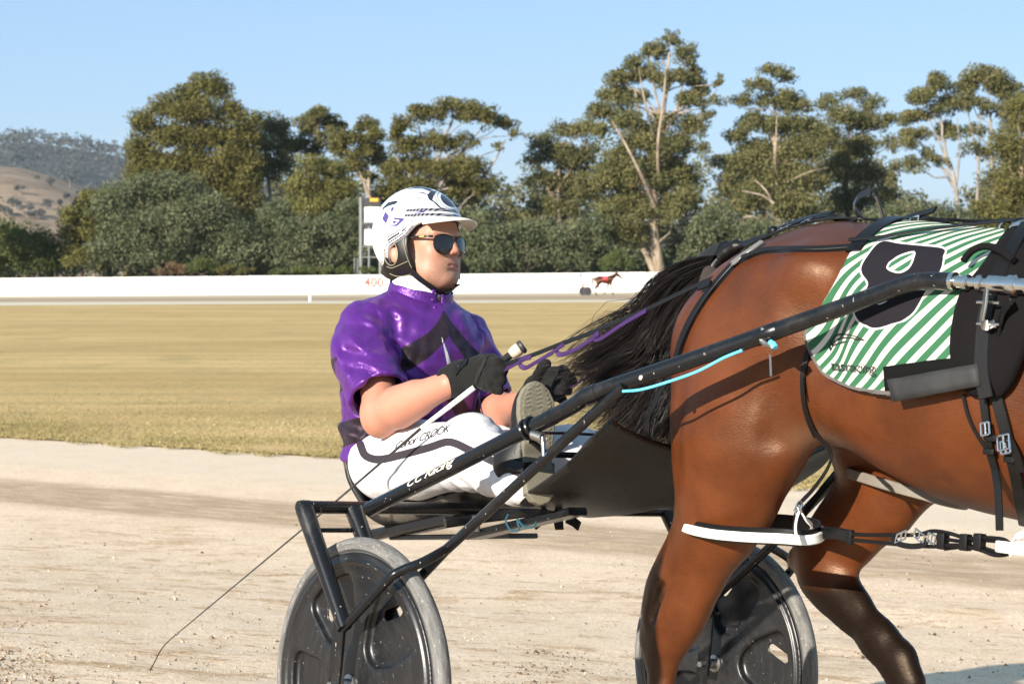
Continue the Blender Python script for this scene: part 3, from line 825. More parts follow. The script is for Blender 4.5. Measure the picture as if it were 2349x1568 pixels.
for i, (lab, lf, lob) in enumerate([
        ('low round bright green bush just behind the wall', 'green', [(466, 610, 26, 18), (452, 618, 18, 12), (484, 618, 18, 12)]),
        ('dry brown bush just behind the wall', 'brown', [(392, 618, 26, 12), (370, 624, 16, 8), (415, 620, 16, 12)]),
        ('trailing green creeper hedge draped along the wall near the red number', 'green', [(640, 626, 26, 7), (690, 624, 30, 8), (740, 623, 30, 9), (790, 622, 30, 9), (836, 622, 24, 8)]),
        ('small vivid green bush at the foot of the tallest gum', 'green', [(1412, 600, 26, 24), (1394, 612, 18, 16), (1434, 610, 16, 18)]),
        ('olive creeper patch on the wall beside the bright green bush', 'olive', [(520, 622, 26, 10), (560, 624, 24, 8)])]):
    cx = sum(l[0] for l in lob) / len(lob)
    tree('bush', lab, 'bush', 182.2 - (cx / 1530) * 13 + 1.0, [(cx, 640, 2), (cx, 626, 1.5), (cx, 616, 1)], lob, lf, 'dark', 'low bushes along the wall', seed=40 + i, size=.17, dens=.9, droop=.1, spread=.12)

def hill_trees():
    """scattered trees on the dry hill (each one a thing) and the tree cover of the far hill (stuff)"""
    r_ = np.random.default_rng(77)
    bv = BVHTree.FromObject(HILL_NEAR[0], bpy.context.evaluated_depsgraph_get())
    n = 0
    spots = [(45, 446), (118, 432), (150, 458), (157, 452), (178, 446), (28, 474), (36, 478), (110, 480), (138, 474), (168, 482), (205, 470), (85, 412), (62, 498), (70, 502), (95, 500), (140, 500), (150, 497), (215, 458), (160, 428), (228, 470), (8, 492), (18, 496)]
    for k, (px, py) in enumerate(spots):
        d = Vector(((px - CXP) / FPX, 1, (HOR - py) / FPX)).normalized()
        hit = bv.ray_cast(Vector((0, 0, CAM_H)), d)
        if hit[0] is None: continue
        p = hit[0]; m = p.y / FPX
        hpx = 4 + 11 * r_.random() ** 1.6 + 5 * (py > 468); wpx = hpx * r_.uniform(.7, 1.3)
        root = empty('paddock_tree', ['grey tree', 'dark rounded tree'][k % 2] + (' high on the bare dry hillside' if py < 440 else ' halfway up the bare dry hillside' if py < 468 else ' low on the dry hillside above the shrub thicket'), 'tree', loc=tuple(p), group='scattered trees on the dry hill')
        h = 2 * hpx * m
        MB().tube([(0, 0, -1), (0, 0, h * .6)], [.35, .2], 5, cap=False).build('trunk', BARK['white' if k % 3 == 0 else 'dark'], root)
        ns = 9; dd = r_.normal(size=(ns, 3)); dd /= np.linalg.norm(dd, axis=1, keepdims=True)
        c = np.array([0, 0, h * .6]) + dd * np.array([wpx * m, wpx * m, h * .33]) * .7
        V, F, rnd = leaf_mesh(c, np.full(ns, wpx * m * .5), 26, 1.1, r_, .1)
        mobj('crown', V, F, LEAF['far'], root, smooth=False, attrs={'rnd': rnd})
    # tree cover of the far hill
    bv = BVHTree.FromObject(HILL_FAR[0], bpy.context.evaluated_depsgraph_get())
    P = HILL_FAR[1]
    px = CXP + FPX * P[:, 0] / P[:, 1]
    cand = P[(px > -250) & (px < 2500)]
    sel = cand[r_.integers(0, len(cand), 5200)] + r_.normal(0, 12, (5200, 3)) * np.array([1, 1, 0])
    pts = []
    for q in sel:
        h = bv.ray_cast(Vector((q[0], q[1], 900)), Vector((0, 0, -1)))
        if h[0] is not None: pts.append(h[0])
    pts = np.array(pts); n = len(pts)
    hgt = r_.uniform(9, 19, n)
    cen = np.repeat(pts, 3, 0) + r_.normal(0, 2.6, (3 * n, 3)) * np.array([1, 1, .3]); cen[:, 2] += np.repeat(hgt, 3) * np.tile([.55, .75, .95], n)
    V, F, rnd = leaf_mesh(cen, np.full(len(cen), 4.2), 9, 3.8, r_, .1)
    o = mobj('hill_forest', V, F, LEAF['far'], smooth=False, attrs={'rnd': rnd}); tag(o, 'blue-grey forest covering the far ridge', kind='stuff')
hill_trees()

def haze():
    m = bpy.data.materials.new('pale_haze'); m.use_nodes = True; t = m.node_tree; t.nodes.clear()
    o = t.nodes.new('ShaderNodeOutputMaterial'); v = t.nodes.new('ShaderNodeVolumePrincipled')
    v.inputs['Color'].default_value = (.80, .88, 1, 1); v.inputs['Density'].default_value = .00008; v.inputs['Anisotropy'].default_value = .2
    t.links.new(v.outputs[0], o.inputs['Volume'])
    x0, x1, y0, y1, z0, z1 = -6100, 6100, -310, 9100, -1.5, 330
    V = [(x, y, z) for z in (z0, z1) for y in (y0, y1) for x in (x0, x1)]
    ob = mobj('haze', V, [(0, 2, 3, 1), (4, 5, 7, 6), (0, 1, 5, 4), (2, 6, 7, 3), (0, 4, 6, 2), (1, 3, 7, 5)], m, smooth=False)
    tag(ob, 'thin pale haze over the far hills', kind='stuff')
haze()
# ================================================================== THE SULKY
def paint_black():
    t = NT('black_paint'); v = t.coords()
    n = t.noise(v, 9, 4); fl = t.smooth(t.noise(t.coords((90, 90, 30)), 1.6, 2, .6), .71, .75)
    du = t.smooth(t.noise(v, 5, 6, .72), .5, .8)
    c = t.mix(t.math('MULTIPLY', du, .22), t.mix(n, (.0035, .004, .0055), (.008, .0085, .010)), (.12, .105, .085))
    c = t.mix(t.math('MULTIPLY', fl, .75), c, (.50, .46, .39))
    t.base(c); t.rough(t.math('MULTIPLY_ADD', du, .35, .26)); t.set(t.b, 'Specular IOR Level', .42)
    t.bump(t.noise(v, 140, 3), .12, .001); return t.m
M_BLACK = paint_black()
M_CHROME = simple('worn_chrome', (.62, .61, .58), .18, 1, nscale=40, namt=.2)
M_STEEL = simple('dull_steel', (.38, .37, .35), .38, 1, nscale=60, namt=.3, dirt=(.3, .27, .22), damt=.55)
M_LEATHER = simple('black_leather', (.0045, .0043, .0045), .42, spec=.28, nscale=30, bscale=160, bstr=.25, bdist=.0015, dirt=(.035, .031, .026), dscale=18, damt=.68)
M_WHITEV = simple('white_vinyl', (.80, .78, .73), .35, nscale=14, namt=.06, dirt=(.5, .44, .35), dscale=22, damt=.7)
M_PVC = simple('cyan_cord', (.10, .55, .78), .5, nscale=120, namt=.25, bscale=400, bstr=.4)
M_DKBLUE = simple('dark_teal_cord', (.012, .07, .10), .6)

SUL = frame_empty('sulky', 'black racing sulky with grey-tyred disc wheels hitched behind the bay horse', 'sulky')
SS, SZ = -.19, .412                                    # crossbar line
L_ = TRACKW
def mir(p): return np.array([p[0], L_ - p[1], p[2]])

MB().tube([(SS, -.088, SZ), (SS, L_ + .088, SZ)], .0165, 14).lathe([(.0001, .0), (.010, .001), (.0168, -.002), (.0182, -.010), (.0182, -.03)], (SS, -.087, SZ), (0, -1, 0), 14).build('crossbar', M_BLACK, SUL)
def fork(l, mi, out):
    top = np.array([SS + .008, l, SZ - .004]); foot = np.array([PL(791, 1440, -.075)[0], l, PL(791, 1440, -.075)[2]])
    m = MB().tube([top, foot], [.0235, .0185], 14)
    a = foot + (top - foot) * .10; d = np.array([0, 0, 0]) - np.array([a[0], 0, a[2]]); d = d / np.linalg.norm(d)
    e = np.array([0, l, 0]) + d * .03
    m.tube([a, (a + e) / 2, e], 1, flat=([.021, .022, .021], .006), up=(0, 1, 0))
    m.build('fork_leg', M_BLACK, SUL)
for l, o in ((-.075, -1), (.075, 1), (L_ - .075, -1), (L_ + .075, 1)): fork(l, 1, o)
for l0 in (0, L_):
    MB().tube([(SS + .026, l0 - .075, SZ - .055), (SS + .026, l0 + .075, SZ - .055)], .006, 8).build('spacer_rod', M_BLACK, SUL)

SH = [PL(845, 1168, .065), PL(1060, 1060, .085), PL(1300, 938, .115), PL(1355, 904, .125), PL(1560, 834, .19), PL(1760, 765, .25), PL(1900, 716, .285), PL(2010, 676, .305), PL(2062, 657, .313), PL(2100, 647, .319), PL(2135, 644, .323), PL(2182, 645, .327)]
SHP = spline(SH, 5)
TIP = [PL(2182, 645, .327), PL(2348, 656, .335), PL(2348, 656, .335) * 2 - PL(2182, 645, .327)]
def shaft(f, full=True):
    pts = [f(p) for p in SHP]
    o = MB().tube(pts, .0186, 14).build('shaft', M_BLACK, SUL)
    # clamp rings and tape wraps
    for (px, w, r) in ((1355, .02, .0205), (1240, .014, .0195), (1765, .03, .0198)):
        i = int(np.argmin([abs(PRX(p) - px) for p in SHP])); d = SHP[min(i + 1, len(SHP) - 1)] - SHP[i - 1]; d /= np.linalg.norm(d)
        c = SHP[i]
        MB().tube([f(c - d * w), f(c - d * w * .9), f(c + d * w * .9), f(c + d * w)], [r - .002, r, r, r - .002], 14).build('clamp_ring', M_BLACK, o)
    # turned metal tip
    a, b = TIP[0], TIP[1]; d = b - a; D_ = np.linalg.norm(d)
    prof = [(0, .0186), (.06, .019), (.07, .013), (.16, .012), (.18, .016), (.24, .016), (.26, .010), (.36, .0095), (.38, .0165), (.44, .0165), (.46, .011), (.52, .011), (.54, .018), (.80, .018), (.82, .022), (.90, .022), (.92, .016), (1.04, .016), (1.06, .021), (1.16, .021), (1.18, .014), (1.7, .013), (1.74, .001)]
    MB().tube([f(a + d * t) for t, _ in prof], [r for _, r in prof], 16).build('shaft_tip', M_CHROME, o, sharp=25)
    return o
def PRX(p):
    w = W(*p); return CXP + FPX * w[0] / w[1]
def PRXY(p):
    w = W(*p); return CXP + FPX * w[0] / w[1], HOR - FPX * (w[2] - CAM_H) / w[1]
SHAFT = shaft(lambda p: p); shaft(mir)

# struts from the shafts down to the hubs
A1 = PL(1432, 884, .140); B1 = PL(1022, 1261, .07)
for f, lo, li in ((lambda p: p, -.075, .075), (mir, -.075, .075)):
    d = B1 - A1; k = (.10 - A1[2]) / d[2]; C1 = A1 + d * k; C1[1] = .068
    MB().tube([f(A1), f(B1), f(C1)], .0125, 12).build('strut', M_BLACK, SUL)
    q = [B1 + (A1 - B1) * .012, PL(972, 1287, .0), PL(920, 1308, -.045), PL(893, 1326, -.062), PL(838, 1384, -.07), PL(787, 1440, -.072)]
    q = spline(q, 5)
    MB().tube([f(p) for p in q], .0118, 12).build('strut_branch', M_BLACK, SUL)

# wheels ---------------------------------------------------------------
def m_disc():
    t = NT('wheel_disc_plastic'); tc = t.coords()
    sep = t.new('SeparateXYZ', {0: tc})
    r = t.math('SQRT', t.math('ADD', t.math('POWER', sep.outputs[0], 2), t.math('POWER', sep.outputs[2], 2)))
    an = t.math('ARCTAN2', sep.outputs[0], sep.outputs[2])
    cv = t.new('CombineXYZ', {0: t.math('MULTIPLY', r, 60), 1: t.math('MULTIPLY', an, 2.2), 2: sep.outputs[1]})
    sw = t.noise(cv.outputs[0], 1.0, 5, .7)
    bl = t.noise(tc, 7, 5, .7)
    fl = t.smooth(t.noise(t.new('CombineXYZ', {0: t.math('MULTIPLY', r, 120), 1: t.math('MULTIPLY', an, 12), 2: 0}).outputs[0], 1.0, 2, .6), .68, .73)
    c = t.mix(t.smooth(sw, .42, .75), (.0085, .0085, .0095), (.019, .019, .020))
    c = t.mix(t.math('MULTIPLY', t.smooth(bl, .58, .8), .3), c, (.055, .05, .042))
    c = t.mix(t.math('MULTIPLY', fl, .6), c, (.32, .30, .26))
    t.base(c); t.rough(.36); t.bump(sw, .04, .001); return t.m
def m_tyre():
    t = NT('grey_tyre_rubber'); tc = t.coords()
    sep = t.new('SeparateXYZ', {0: tc})
    an = t.math('ARCTAN2', sep.outputs[0], sep.outputs[2])
    r = t.math('SQRT', t.math('ADD', t.math('POWER', sep.outputs[0], 2), t.math('POWER', sep.outputs[2], 2)))
    cv = t.new('CombineXYZ', {0: t.math('MULTIPLY', r, 90), 1: t.math('MULTIPLY', an, 5), 2: t.math('MULTIPLY', sep.outputs[1], 90)})
    n = t.noise(cv.outputs[0], 1.0, 4, .7)
    c = t.mix(t.smooth(n, .3, .72), (.085, .083, .079), (.19, .185, .175))
    c = t.mix(t.smooth(t.noise(tc, 130, 3), .6, .75), c, (.36, .33, .28))
    t.base(c); t.rough(.75); t.bump(n, .5, .003); return t.m
M_DISC, M_TYRE = m_disc(), m_tyre()
def disc_sdf(p):
    s, l, z = p[:, 0], p[:, 1], p[:, 2]
    r = np.sqrt(s * s + z * z); th = np.arctan2(s, z)
    half = .022 + .008 * np.clip(1 - r / .12, 0, 1) 
    d = np.maximum(np.abs(l) - half, r - .318)
    n = 5; w = 2 * np.pi / n
    k = (th + w / 2) % w - w / 2                     # angle to the nearest spoke
    side = np.abs(r * np.sin(k))
    pocket = s_max(s_max(.030 + .03 * np.clip((r - .16) / .1, 0, 1) - side, r - .268, .035), .085 - r, .03)
    floor = .0030
    cut = s_max(pocket * .8, floor - np.abs(l), .012)
    d = s_max(d, -cut, .008)
    # slot through the disc, beside every second spoke flank near the rim
    kk = (th) % w
    c_r, c_a = .222, .47
    x = r * np.cos(kk - c_a) - c_r; y = r * np.sin(kk - c_a)
    hole = np.sqrt(np.maximum(np.abs(x * .8 + y * .6) - .026, 0) ** 2 + (y * .8 - x * .6) ** 2) - .0125
    d = s_max(d, -hole, .004)
    rimg = np.sqrt((r - .296) ** 2 + (np.abs(l) - .0235) ** 2) - .005   # moulded bead
    d = s_min(d, rimg, .006)
    return d
DV, DQ = sdf_mesh(disc_sdf, (-.33, -.040, -.33), (.33, .040, .33), .0036)
def wheel(l0, rot):
    root = bpy.data.objects.new('wheel', None); link(root, SUL); root.location = (0, l0, 0); root.rotation_euler = (0, rot, 0)
    mobj('disc', DV, DQ, M_DISC, root)
    prof = []
    for i in range(25):
        a = math.pi * (-1.05 + 2.1 * i / 24)
        ct = math.cos(a); st_ = math.sin(a)
        prof.append((WR - .0215 + .0215 * (abs(ct) ** .85) * math.copysign(1, ct), 0.0205 * st_))
    MB().lathe(prof, (0, 0, 0), (0, 1, 0), 128).build('tyre', M_TYRE, root, sharp=80)
    MB().lathe([(.321, -.019), (.326, -.0195), (.333, -.0195)], (0, 0, 0), (0, 1, 0), 96).lathe([(.333, .0195), (.326, .0195), (.321, .019)], (0, 0, 0), (0, 1, 0), 96).lathe([(.315, -.02), (.315, .02)], (0, 0, 0), (0, 1, 0), 96).build('rim', simple_rim, root)
    MB().lathe([(.001, -.055), (.012, -.055), (.014, -.052), (.014, -.036), (.024, -.034), (.026, -.024), (.04, -.02), (.04, .02), (.026, .024), (.024, .034), (.014, .036), (.014, .052), (.001, .055)], (0, 0, 0), (0, 1, 0), 24).build('hub', M_STEEL, root)
    return root
simple_rim = simple('rim_alloy', (.10, .10, .105), .3, .6, nscale=30)
wheel(0, .10); wheel(L_, -.42)
for l0, o in ((0, -1), (0, 1), (L_, -1), (L_, 1)):
    MB().lathe([(.001, .012), (.008, .012), (.010, .009), (.010, 0)], (0, l0 + o * .081, 0), (0, o, 0), 6).lathe([(.016, .003), (.016, 0)], (0, l0 + o * .08, 0), (0, o, 0), 16).build('axle_nut', M_STEEL, SUL, smooth=False)

# seat -------------------------------------------------------------------
M_SEAT = simple('dusty_black_plastic', (.010, .010, .011), .5, nscale=6, namt=.4, bscale=70, bstr=.1, dirt=(.15, .135, .11), dscale=7, damt=.5)
def seat():
    bl = PL(813, 1104, .40); bb = PL(882, 1206, .52); fr = PL(1118, 1150, .44)
    sC = .56
    prof = spline([(bl[0] - .005, bl[2] + .01), (bl[0] + .02, bl[2] - .05), (bl[0] + .09, bb[2] + .012), (bb[0] + .1, bb[2] + .005), (bb[0] + .24, bb[2] + .03), (fr[0] - .03, fr[2] - .005), (fr[0] + .03, fr[2] + .012)], 6)
    n = len(prof); m = 21; V = []
    for i, (s, z) in enumerate(prof):
        u = i / (n - 1)
        hw = .205 * (1 - .25 * u) ; lift = .055 * (1 - .35 * u)
        for j in range(m):
            t = -1 + 2 * j / (m - 1)
            a = abs(t) ** 2.6
            V.append((s - .01 * a, sC + hw * (t * (1 - .06 * a)), z + lift * a))
    ii = np.arange(n * m).reshape(n, m)
    Q = np.stack([ii[:-1, :-1], ii[:-1, 1:], ii[1:, 1:], ii[1:, :-1]], -1).reshape(-1, 4)
    o = mobj('seat', V, Q, M_SEAT, SUL)
    md = o.modifiers.new('thick', 'SOLIDIFY'); md.thickness = .012; md.offset = 0
seat()
def beam(name, a, b, w, h, mat=None, par=None):
    return MB().tube([a, b], 1, flat=(w, h), up=(0, 0, 1)).build(name, mat or M_BLACK, par or SUL)
beam('seat_rail', PL(850, 1228, .46), PL(1052, 1183, .46), .018, .0155)
beam('seat_rail', PL(905, 1222, .70), PL(1115, 1178, .70), .018, .0155)
beam('seat_support', PL(925, 1232, .52), PL(1200, 1228, .52), .05, .007)
beam('seat_support', PL(1085, 1228, .34), PL(1325, 1172, .34), .030, .010)
beam('seat_support', PL(1020, 1198, .30), PL(1330, 1158, .62), .020, .012)
MB().box(PL(1091, 1200, .30), (.014, .004, .020), bev=.002).build('bracket', M_STEEL, SUL)
MB().tube(spline([PL(1166, 1178, .30), PL(1160, 1195, .30), PL(1172, 1215, .30), PL(1190, 1214, .30), PL(1186, 1190, .30), PL(1200, 1205, .30), PL(1222, 1208, .30), PL(1230, 1196, .30)], 6), .0028, 6).build('cord_loop', M_DKBLUE, SUL)
for q in ([(1250, 1165), (1238, 1195), (1226, 1204)], [(1282, 1160), (1276, 1190), (1278, 1205), (1290, 1203)], [(1300, 1188), (1316, 1196), (1328, 1206)]):
    MB().tube([PL(x, y, .42) for x, y in q], 1, flat=(.012, .003), up=(0, 1, 0)).build('strap_end', M_LEATHER, SUL)

# foot rests ---------------------------------------------------------------
def footrest(f):
    c = PL(1222, 985, .11)
    m = MB()
    i = int(np.argmin([abs(PRX(p) - 1208) for p in SHP])); d = SHP[i + 1] - SHP[i - 1]; d /= np.linalg.norm(d); c = SHP[i]
    u = np.cross(d, (0, 1, 0)); u /= np.linalg.norm(u); v = np.cross(u, d)
    for off in (-.009, .009):
        m.tube([f(c + d * off + (u * math.cos(a) + v * math.sin(a)) * .0225) for a in np.linspace(0, 2 * math.pi, 17)], .005, 8, cap=False)
    o = m.build('footrest_clamp', M_BLACK, SUL)
    # stirrup bar reaching in under the boot
    base = c + np.array([-.015, .02, -.03])
    bar = [base, base + [-.01, .06, -.03], base + [-.015, .19, -.03]]
    MB().tube([f(p) for p in bar], .0075, 10).build('footrest_bar', M_BLACK, o)
    k = MB()
    a = PL(1222, 996, .095); b = PL(1246, 1004, .10)
    h = [a + (b - a) * t + .010 * (np.array([0, math.cos(t * 44), math.sin(t * 44)])) for t in np.linspace(0, 1, 70)]
    k.tube([f(p) for p in h], .0028, 6).build('spring', M_STEEL, o)
    MB().tube([f(PL(1244, 1000, .10)), f(PL(1246, 1020, .10)), f(PL(1247, 1046, .10))], [.004, .006, .005], 10).build('pin', M_CHROME, o)
    MB().tube([f(PL(1238, 992, .12)), f(PL(1300, 993, .2)), f(PL(1372, 997, .33))], .0035, 8).build('stay_wire', M_BLACK, o)
footrest(lambda p: p); footrest(mir)

# dirt apron between the shafts -----------------------------------------------
def apron():
    t = NT('black_mesh_fabric'); v = t.coords()
    wv = t.new('TexVoronoi'); t.set(wv, 'Vector', v); t.set(wv, 'Scale', 260)
    n = t.noise(v, 9, 5, .7); d = t.smooth(t.noise(v, 14, 5, .75), .60, .70)
    c = t.mix(n, (.0035, .0033, .0035), (.009, .0085, .0088)); c = t.mix(t.math('MULTIPLY', d, .6), c, (.085, .068, .04))
    t.base(c); t.rough(.46); t.set(t.b, 'Specular IOR Level', .6)
    t.bump(t.math('ADD', wv.outputs[0], t.math('MULTIPLY', n, 1.5)), .35, .004)
    # near edge and far edge as curves, sagging between
    near = spline([PL(1128, 1158, .30), PL(1200, 1128, .22), PL(1290, 1062, .20), PL(1345, 1004, .20), PL(1398, 966, .20)], 8)
    far = np.array([mir(p) for p in near])
    V = []; n_ = len(near); m = 31
    for i in range(n_):
        for j in range(m):
            u = j / (m - 1); p = near[i] * (1 - u) + far[i] * u
            w = i / (n_ - 1)
            p = p.copy(); p[2] -= (.012 + .075 * w) * math.sin(math.pi * u) - .012 * math.sin(9 * u + 5 * w) * math.sin(math.pi * u); p[0] += .012 * math.sin(7 * u + 3 * w)
            V.append(p)
    ii = np.arange(n_ * m).reshape(n_, m)
    Q = np.stack([ii[:-1, :-1], ii[1:, :-1], ii[1:, 1:], ii[:-1, 1:]], -1).reshape(-1, 4)
    o = mobj('dirt_apron', V, Q, t.m, SUL); md = o.modifiers.new('thick', 'SOLIDIFY'); md.thickness = .006
    MB().tube([V[(n_ - 1) * m + j] for j in range(m)], .006, 8).build('apron_rod', M_BLACK, o)
apron()

# cyan cord, clip and lettering ------------------------------------------------
MB().tube(spline([PL(1428, 897, .13), PL(1470, 893, .14), PL(1530, 876, .165), PL(1600, 851, .19), PL(1660, 820, .21), PL(1702, 803, .22)], 6), .0032, 7).build('cord', M_PVC, SUL)
def clip():
    m = MB().tube(spline([PL(1752, 752, .238), PL(1745, 775, .238), PL(1756, 788, .238), PL(1768, 792, .238), PL(1775, 800, .238)], 5), .007, 8)
    o = m.build('shackle', M_STEEL, SUL)
    MB().tube([PL(1766, 785, .238), PL(1774, 790, .238), PL(1778, 797, .238)], .007, 8).build('cord_knot', M_PVC, o)
    MB().tube([PL(1766, 812, .238), PL(1768, 862, .238)], .0025, 6).build('wire', M_STEEL, o)
clip()
MB().lathe([(.0001, .004), (.005, .003), (.006, 0)], PL(1470, 866, .13), (-.3, -1, .3), 10).build('button', simple('cream_button', (.7, .63, .48), .4), SHAFT)

def text_mesh(body, shear=.0, size=1.0, extrude=0.0, spacing=1.0):
    cu = bpy.data.curves.new('t', 'FONT'); cu.body = body; cu.size = size; cu.shear = shear; cu.extrude = extrude; cu.space_character = spacing; cu.resolution_u = 4
    tmp = bpy.data.objects.new('t', cu); COL.objects.link(tmp)
    dg = bpy.context.evaluated_depsgraph_get(); dg.update()
    me = bpy.data.meshes.new_from_object(tmp.evaluated_get(dg)); bpy.data.objects.remove(tmp); bpy.data.curves.remove(cu)
    bm = bmesh.new(); bm.from_mesh(me); bmesh.ops.triangulate(bm, faces=bm.faces)
    for _ in range(2):
        long_ = [e for e in bm.edges if e.calc_length() > .12 * size]
        if long_: bmesh.ops.subdivide_edges(bm, edges=long_, cuts=1)
        bmesh.ops.triangulate(bm, faces=bm.faces)
    V = np.array([v.co[:] for v in bm.verts]); F = [[v.index for v in f.verts] for f in bm.faces]; bm.free(); bpy.data.meshes.remove(me)
    return V, F
def shaft_text():
    V, F = text_mesh('CC Racing', .45, 1.0, spacing=.92)
    x0, x1 = V[:, 0].min(), V[:, 0].max()
    # start and end of the lettering along the shaft
    px = np.array([PRX(p) for p in SHP]); i0 = np.interp(948, px, np.arange(len(px))); i1 = np.interp(1056, px, np.arange(len(px)))
    out = []
    for x, y, _ in V:
        k = i0 + (i1 - i0) * (x - x0) / (x1 - x0); j = min(int(k), len(SHP) - 2); c = SHP[j] + (SHP[j + 1] - SHP[j]) * (k - j)
        d = SHP[j + 1] - SHP[j]; d = d / np.linalg.norm(d)
        cw = np.array([-.55, -.8, .10]); u = cw - d * cw.dot(d); u /= np.linalg.norm(u); v = np.cross(u, d); v = v if v[2] > 0 else -v
        a = (y - .28) * 1.45
        out.append(c + (u * math.cos(a) + v * math.sin(a)) * .0193)
    mobj('lettering', out, F, simple('cream_paint', (.82, .78, .68), .4), SHAFT, smooth=False)
shaft_text()
# ================================================================== THE BAY HORSE
HORSE = frame_empty('horse', 'glossy bay horse with long blown black tail pulling the sulky', 'horse')
CAML = np.array(FR.inverted() @ Vector((0, 0, CAM_H)))

TR_S = np.array([.43, .50, .58, .68, .80, .92, 1.05, 1.20, 1.35, 1.50, 1.64, 1.78, 1.92, 2.02])
TR_T = np.array([.95, 1.010, 1.058, 1.112, 1.155, 1.173, 1.168, 1.154, 1.145, 1.150, 1.168, 1.165, 1.09, .98])
TR_B = np.array([.90, .80, .74, .70, .68, .665, .645, .594, .555, .536, .53, .56, .62, .72])
TR_W = np.array([.03, .075, .125, .185, .24, .266, .262, .272, .285, .288, .268, .225, .16, .09])
def trunk_sdf(p):
    s = p[:, 0]; y = p[:, 1] - LC
    sc_ = np.clip(s, TR_S[0], TR_S[-1])
    def sm(v):
        # smooth interpolation
        i = np.clip(np.searchsorted(TR_S, sc_) - 1, 0, len(TR_S) - 2)
        h = TR_S[i + 1] - TR_S[i]; t = (sc_ - TR_S[i]) / h
        m = np.gradient(v, TR_S)
        return (2 * t**3 - 3 * t**2 + 1) * v[i] + (t**3 - 2 * t**2 + t) * h * m[i] + (-2 * t**3 + 3 * t**2) * v[i + 1] + (t**3 - t**2) * h * m[i + 1]
    top, bot, w = sm(TR_T), sm(TR_B), sm(TR_W)
    zc = top * .46 + bot * .54; dz = p[:, 2] - zc
    rz = np.where(dz > 0, top - zc, zc - bot)
    e = 2.0 + .3 * np.clip((sc_ - .7) / .4, 0, 1)
    q = (np.abs(dz / rz) ** e + np.abs(y / w) ** e) ** (1 / e)
    d = (q - 1) * np.minimum(rz, w)
    over = np.abs(s - sc_)
    return np.where(over > 0, np.sqrt(np.maximum(d, 0) ** 2 + over ** 2), d)
NH = [((.74, .475, .86), .18), ((.775, .455, .66), .165), ((.762, .455, .55), .142), ((.722, .465, .466), .110), ((.664, .478, .384), .092), ((.616, .485, .313), .089), ((.588, .488, .262), .086), ((.567, .49, .218), .074), ((.553, .49, .172), .063), ((.546, .49, .125), .047), ((.546, .495, .05), .037), ((.552, .50, -.06), .035), ((.560, .50, -.125), .046), ((.60, .50, -.215), .038), ((.625, .50, -.275), .042)]
FH = [((.90, .79, .88), .18), ((1.01, .80, .68), .145), ((.935, .785, .55), .108), ((.852, .775, .455), .088), ((.796, .765, .388), .078), ((.808, .76, .350), .066), ((.850, .758, .312), .056), ((.905, .755, .275), .051), ((.986, .75, .222), .047), ((1.048, .75, .178), .052), ((1.08, .75, .135), .046), ((1.05, .75, .06), .042), ((1.01, .75, .0), .044)]
FN = [((1.78, .45, .80), .13), ((1.80, .46, .62), .11), ((1.83, .48, .45), .075), ((1.86, .49, .20), .052), ((1.90, .49, .14), .055), ((1.93, .50, -.06), .034), ((1.96, .50, -.14), .044), ((2.02, .50, -.23), .037), ((2.05, .50, -.285), .043)]
FF = [((1.78, .80, .80), .13), ((1.72, .79, .62), .11), ((1.68, .77, .45), .075), ((1.62, .76, .20), .052), ((1.60, .76, .13), .055), ((1.50, .755, -.05), .034), ((1.44, .755, -.10), .043), ((1.36, .755, -.16), .036), ((1.33, .755, -.21), .042)]
def legc(p, J, k=.03, yc=None):
    d = None
    for (a, ra), (b, rb) in zip(J[:-1], J[1:]):
        kk = .60 if a[2] > .1 else .74
        e = cone(p, a, b, ra, rb, (1, kk, 1))
        d = e if d is None else s_min(d, e, k if a[2] > .2 else .012)
    return d
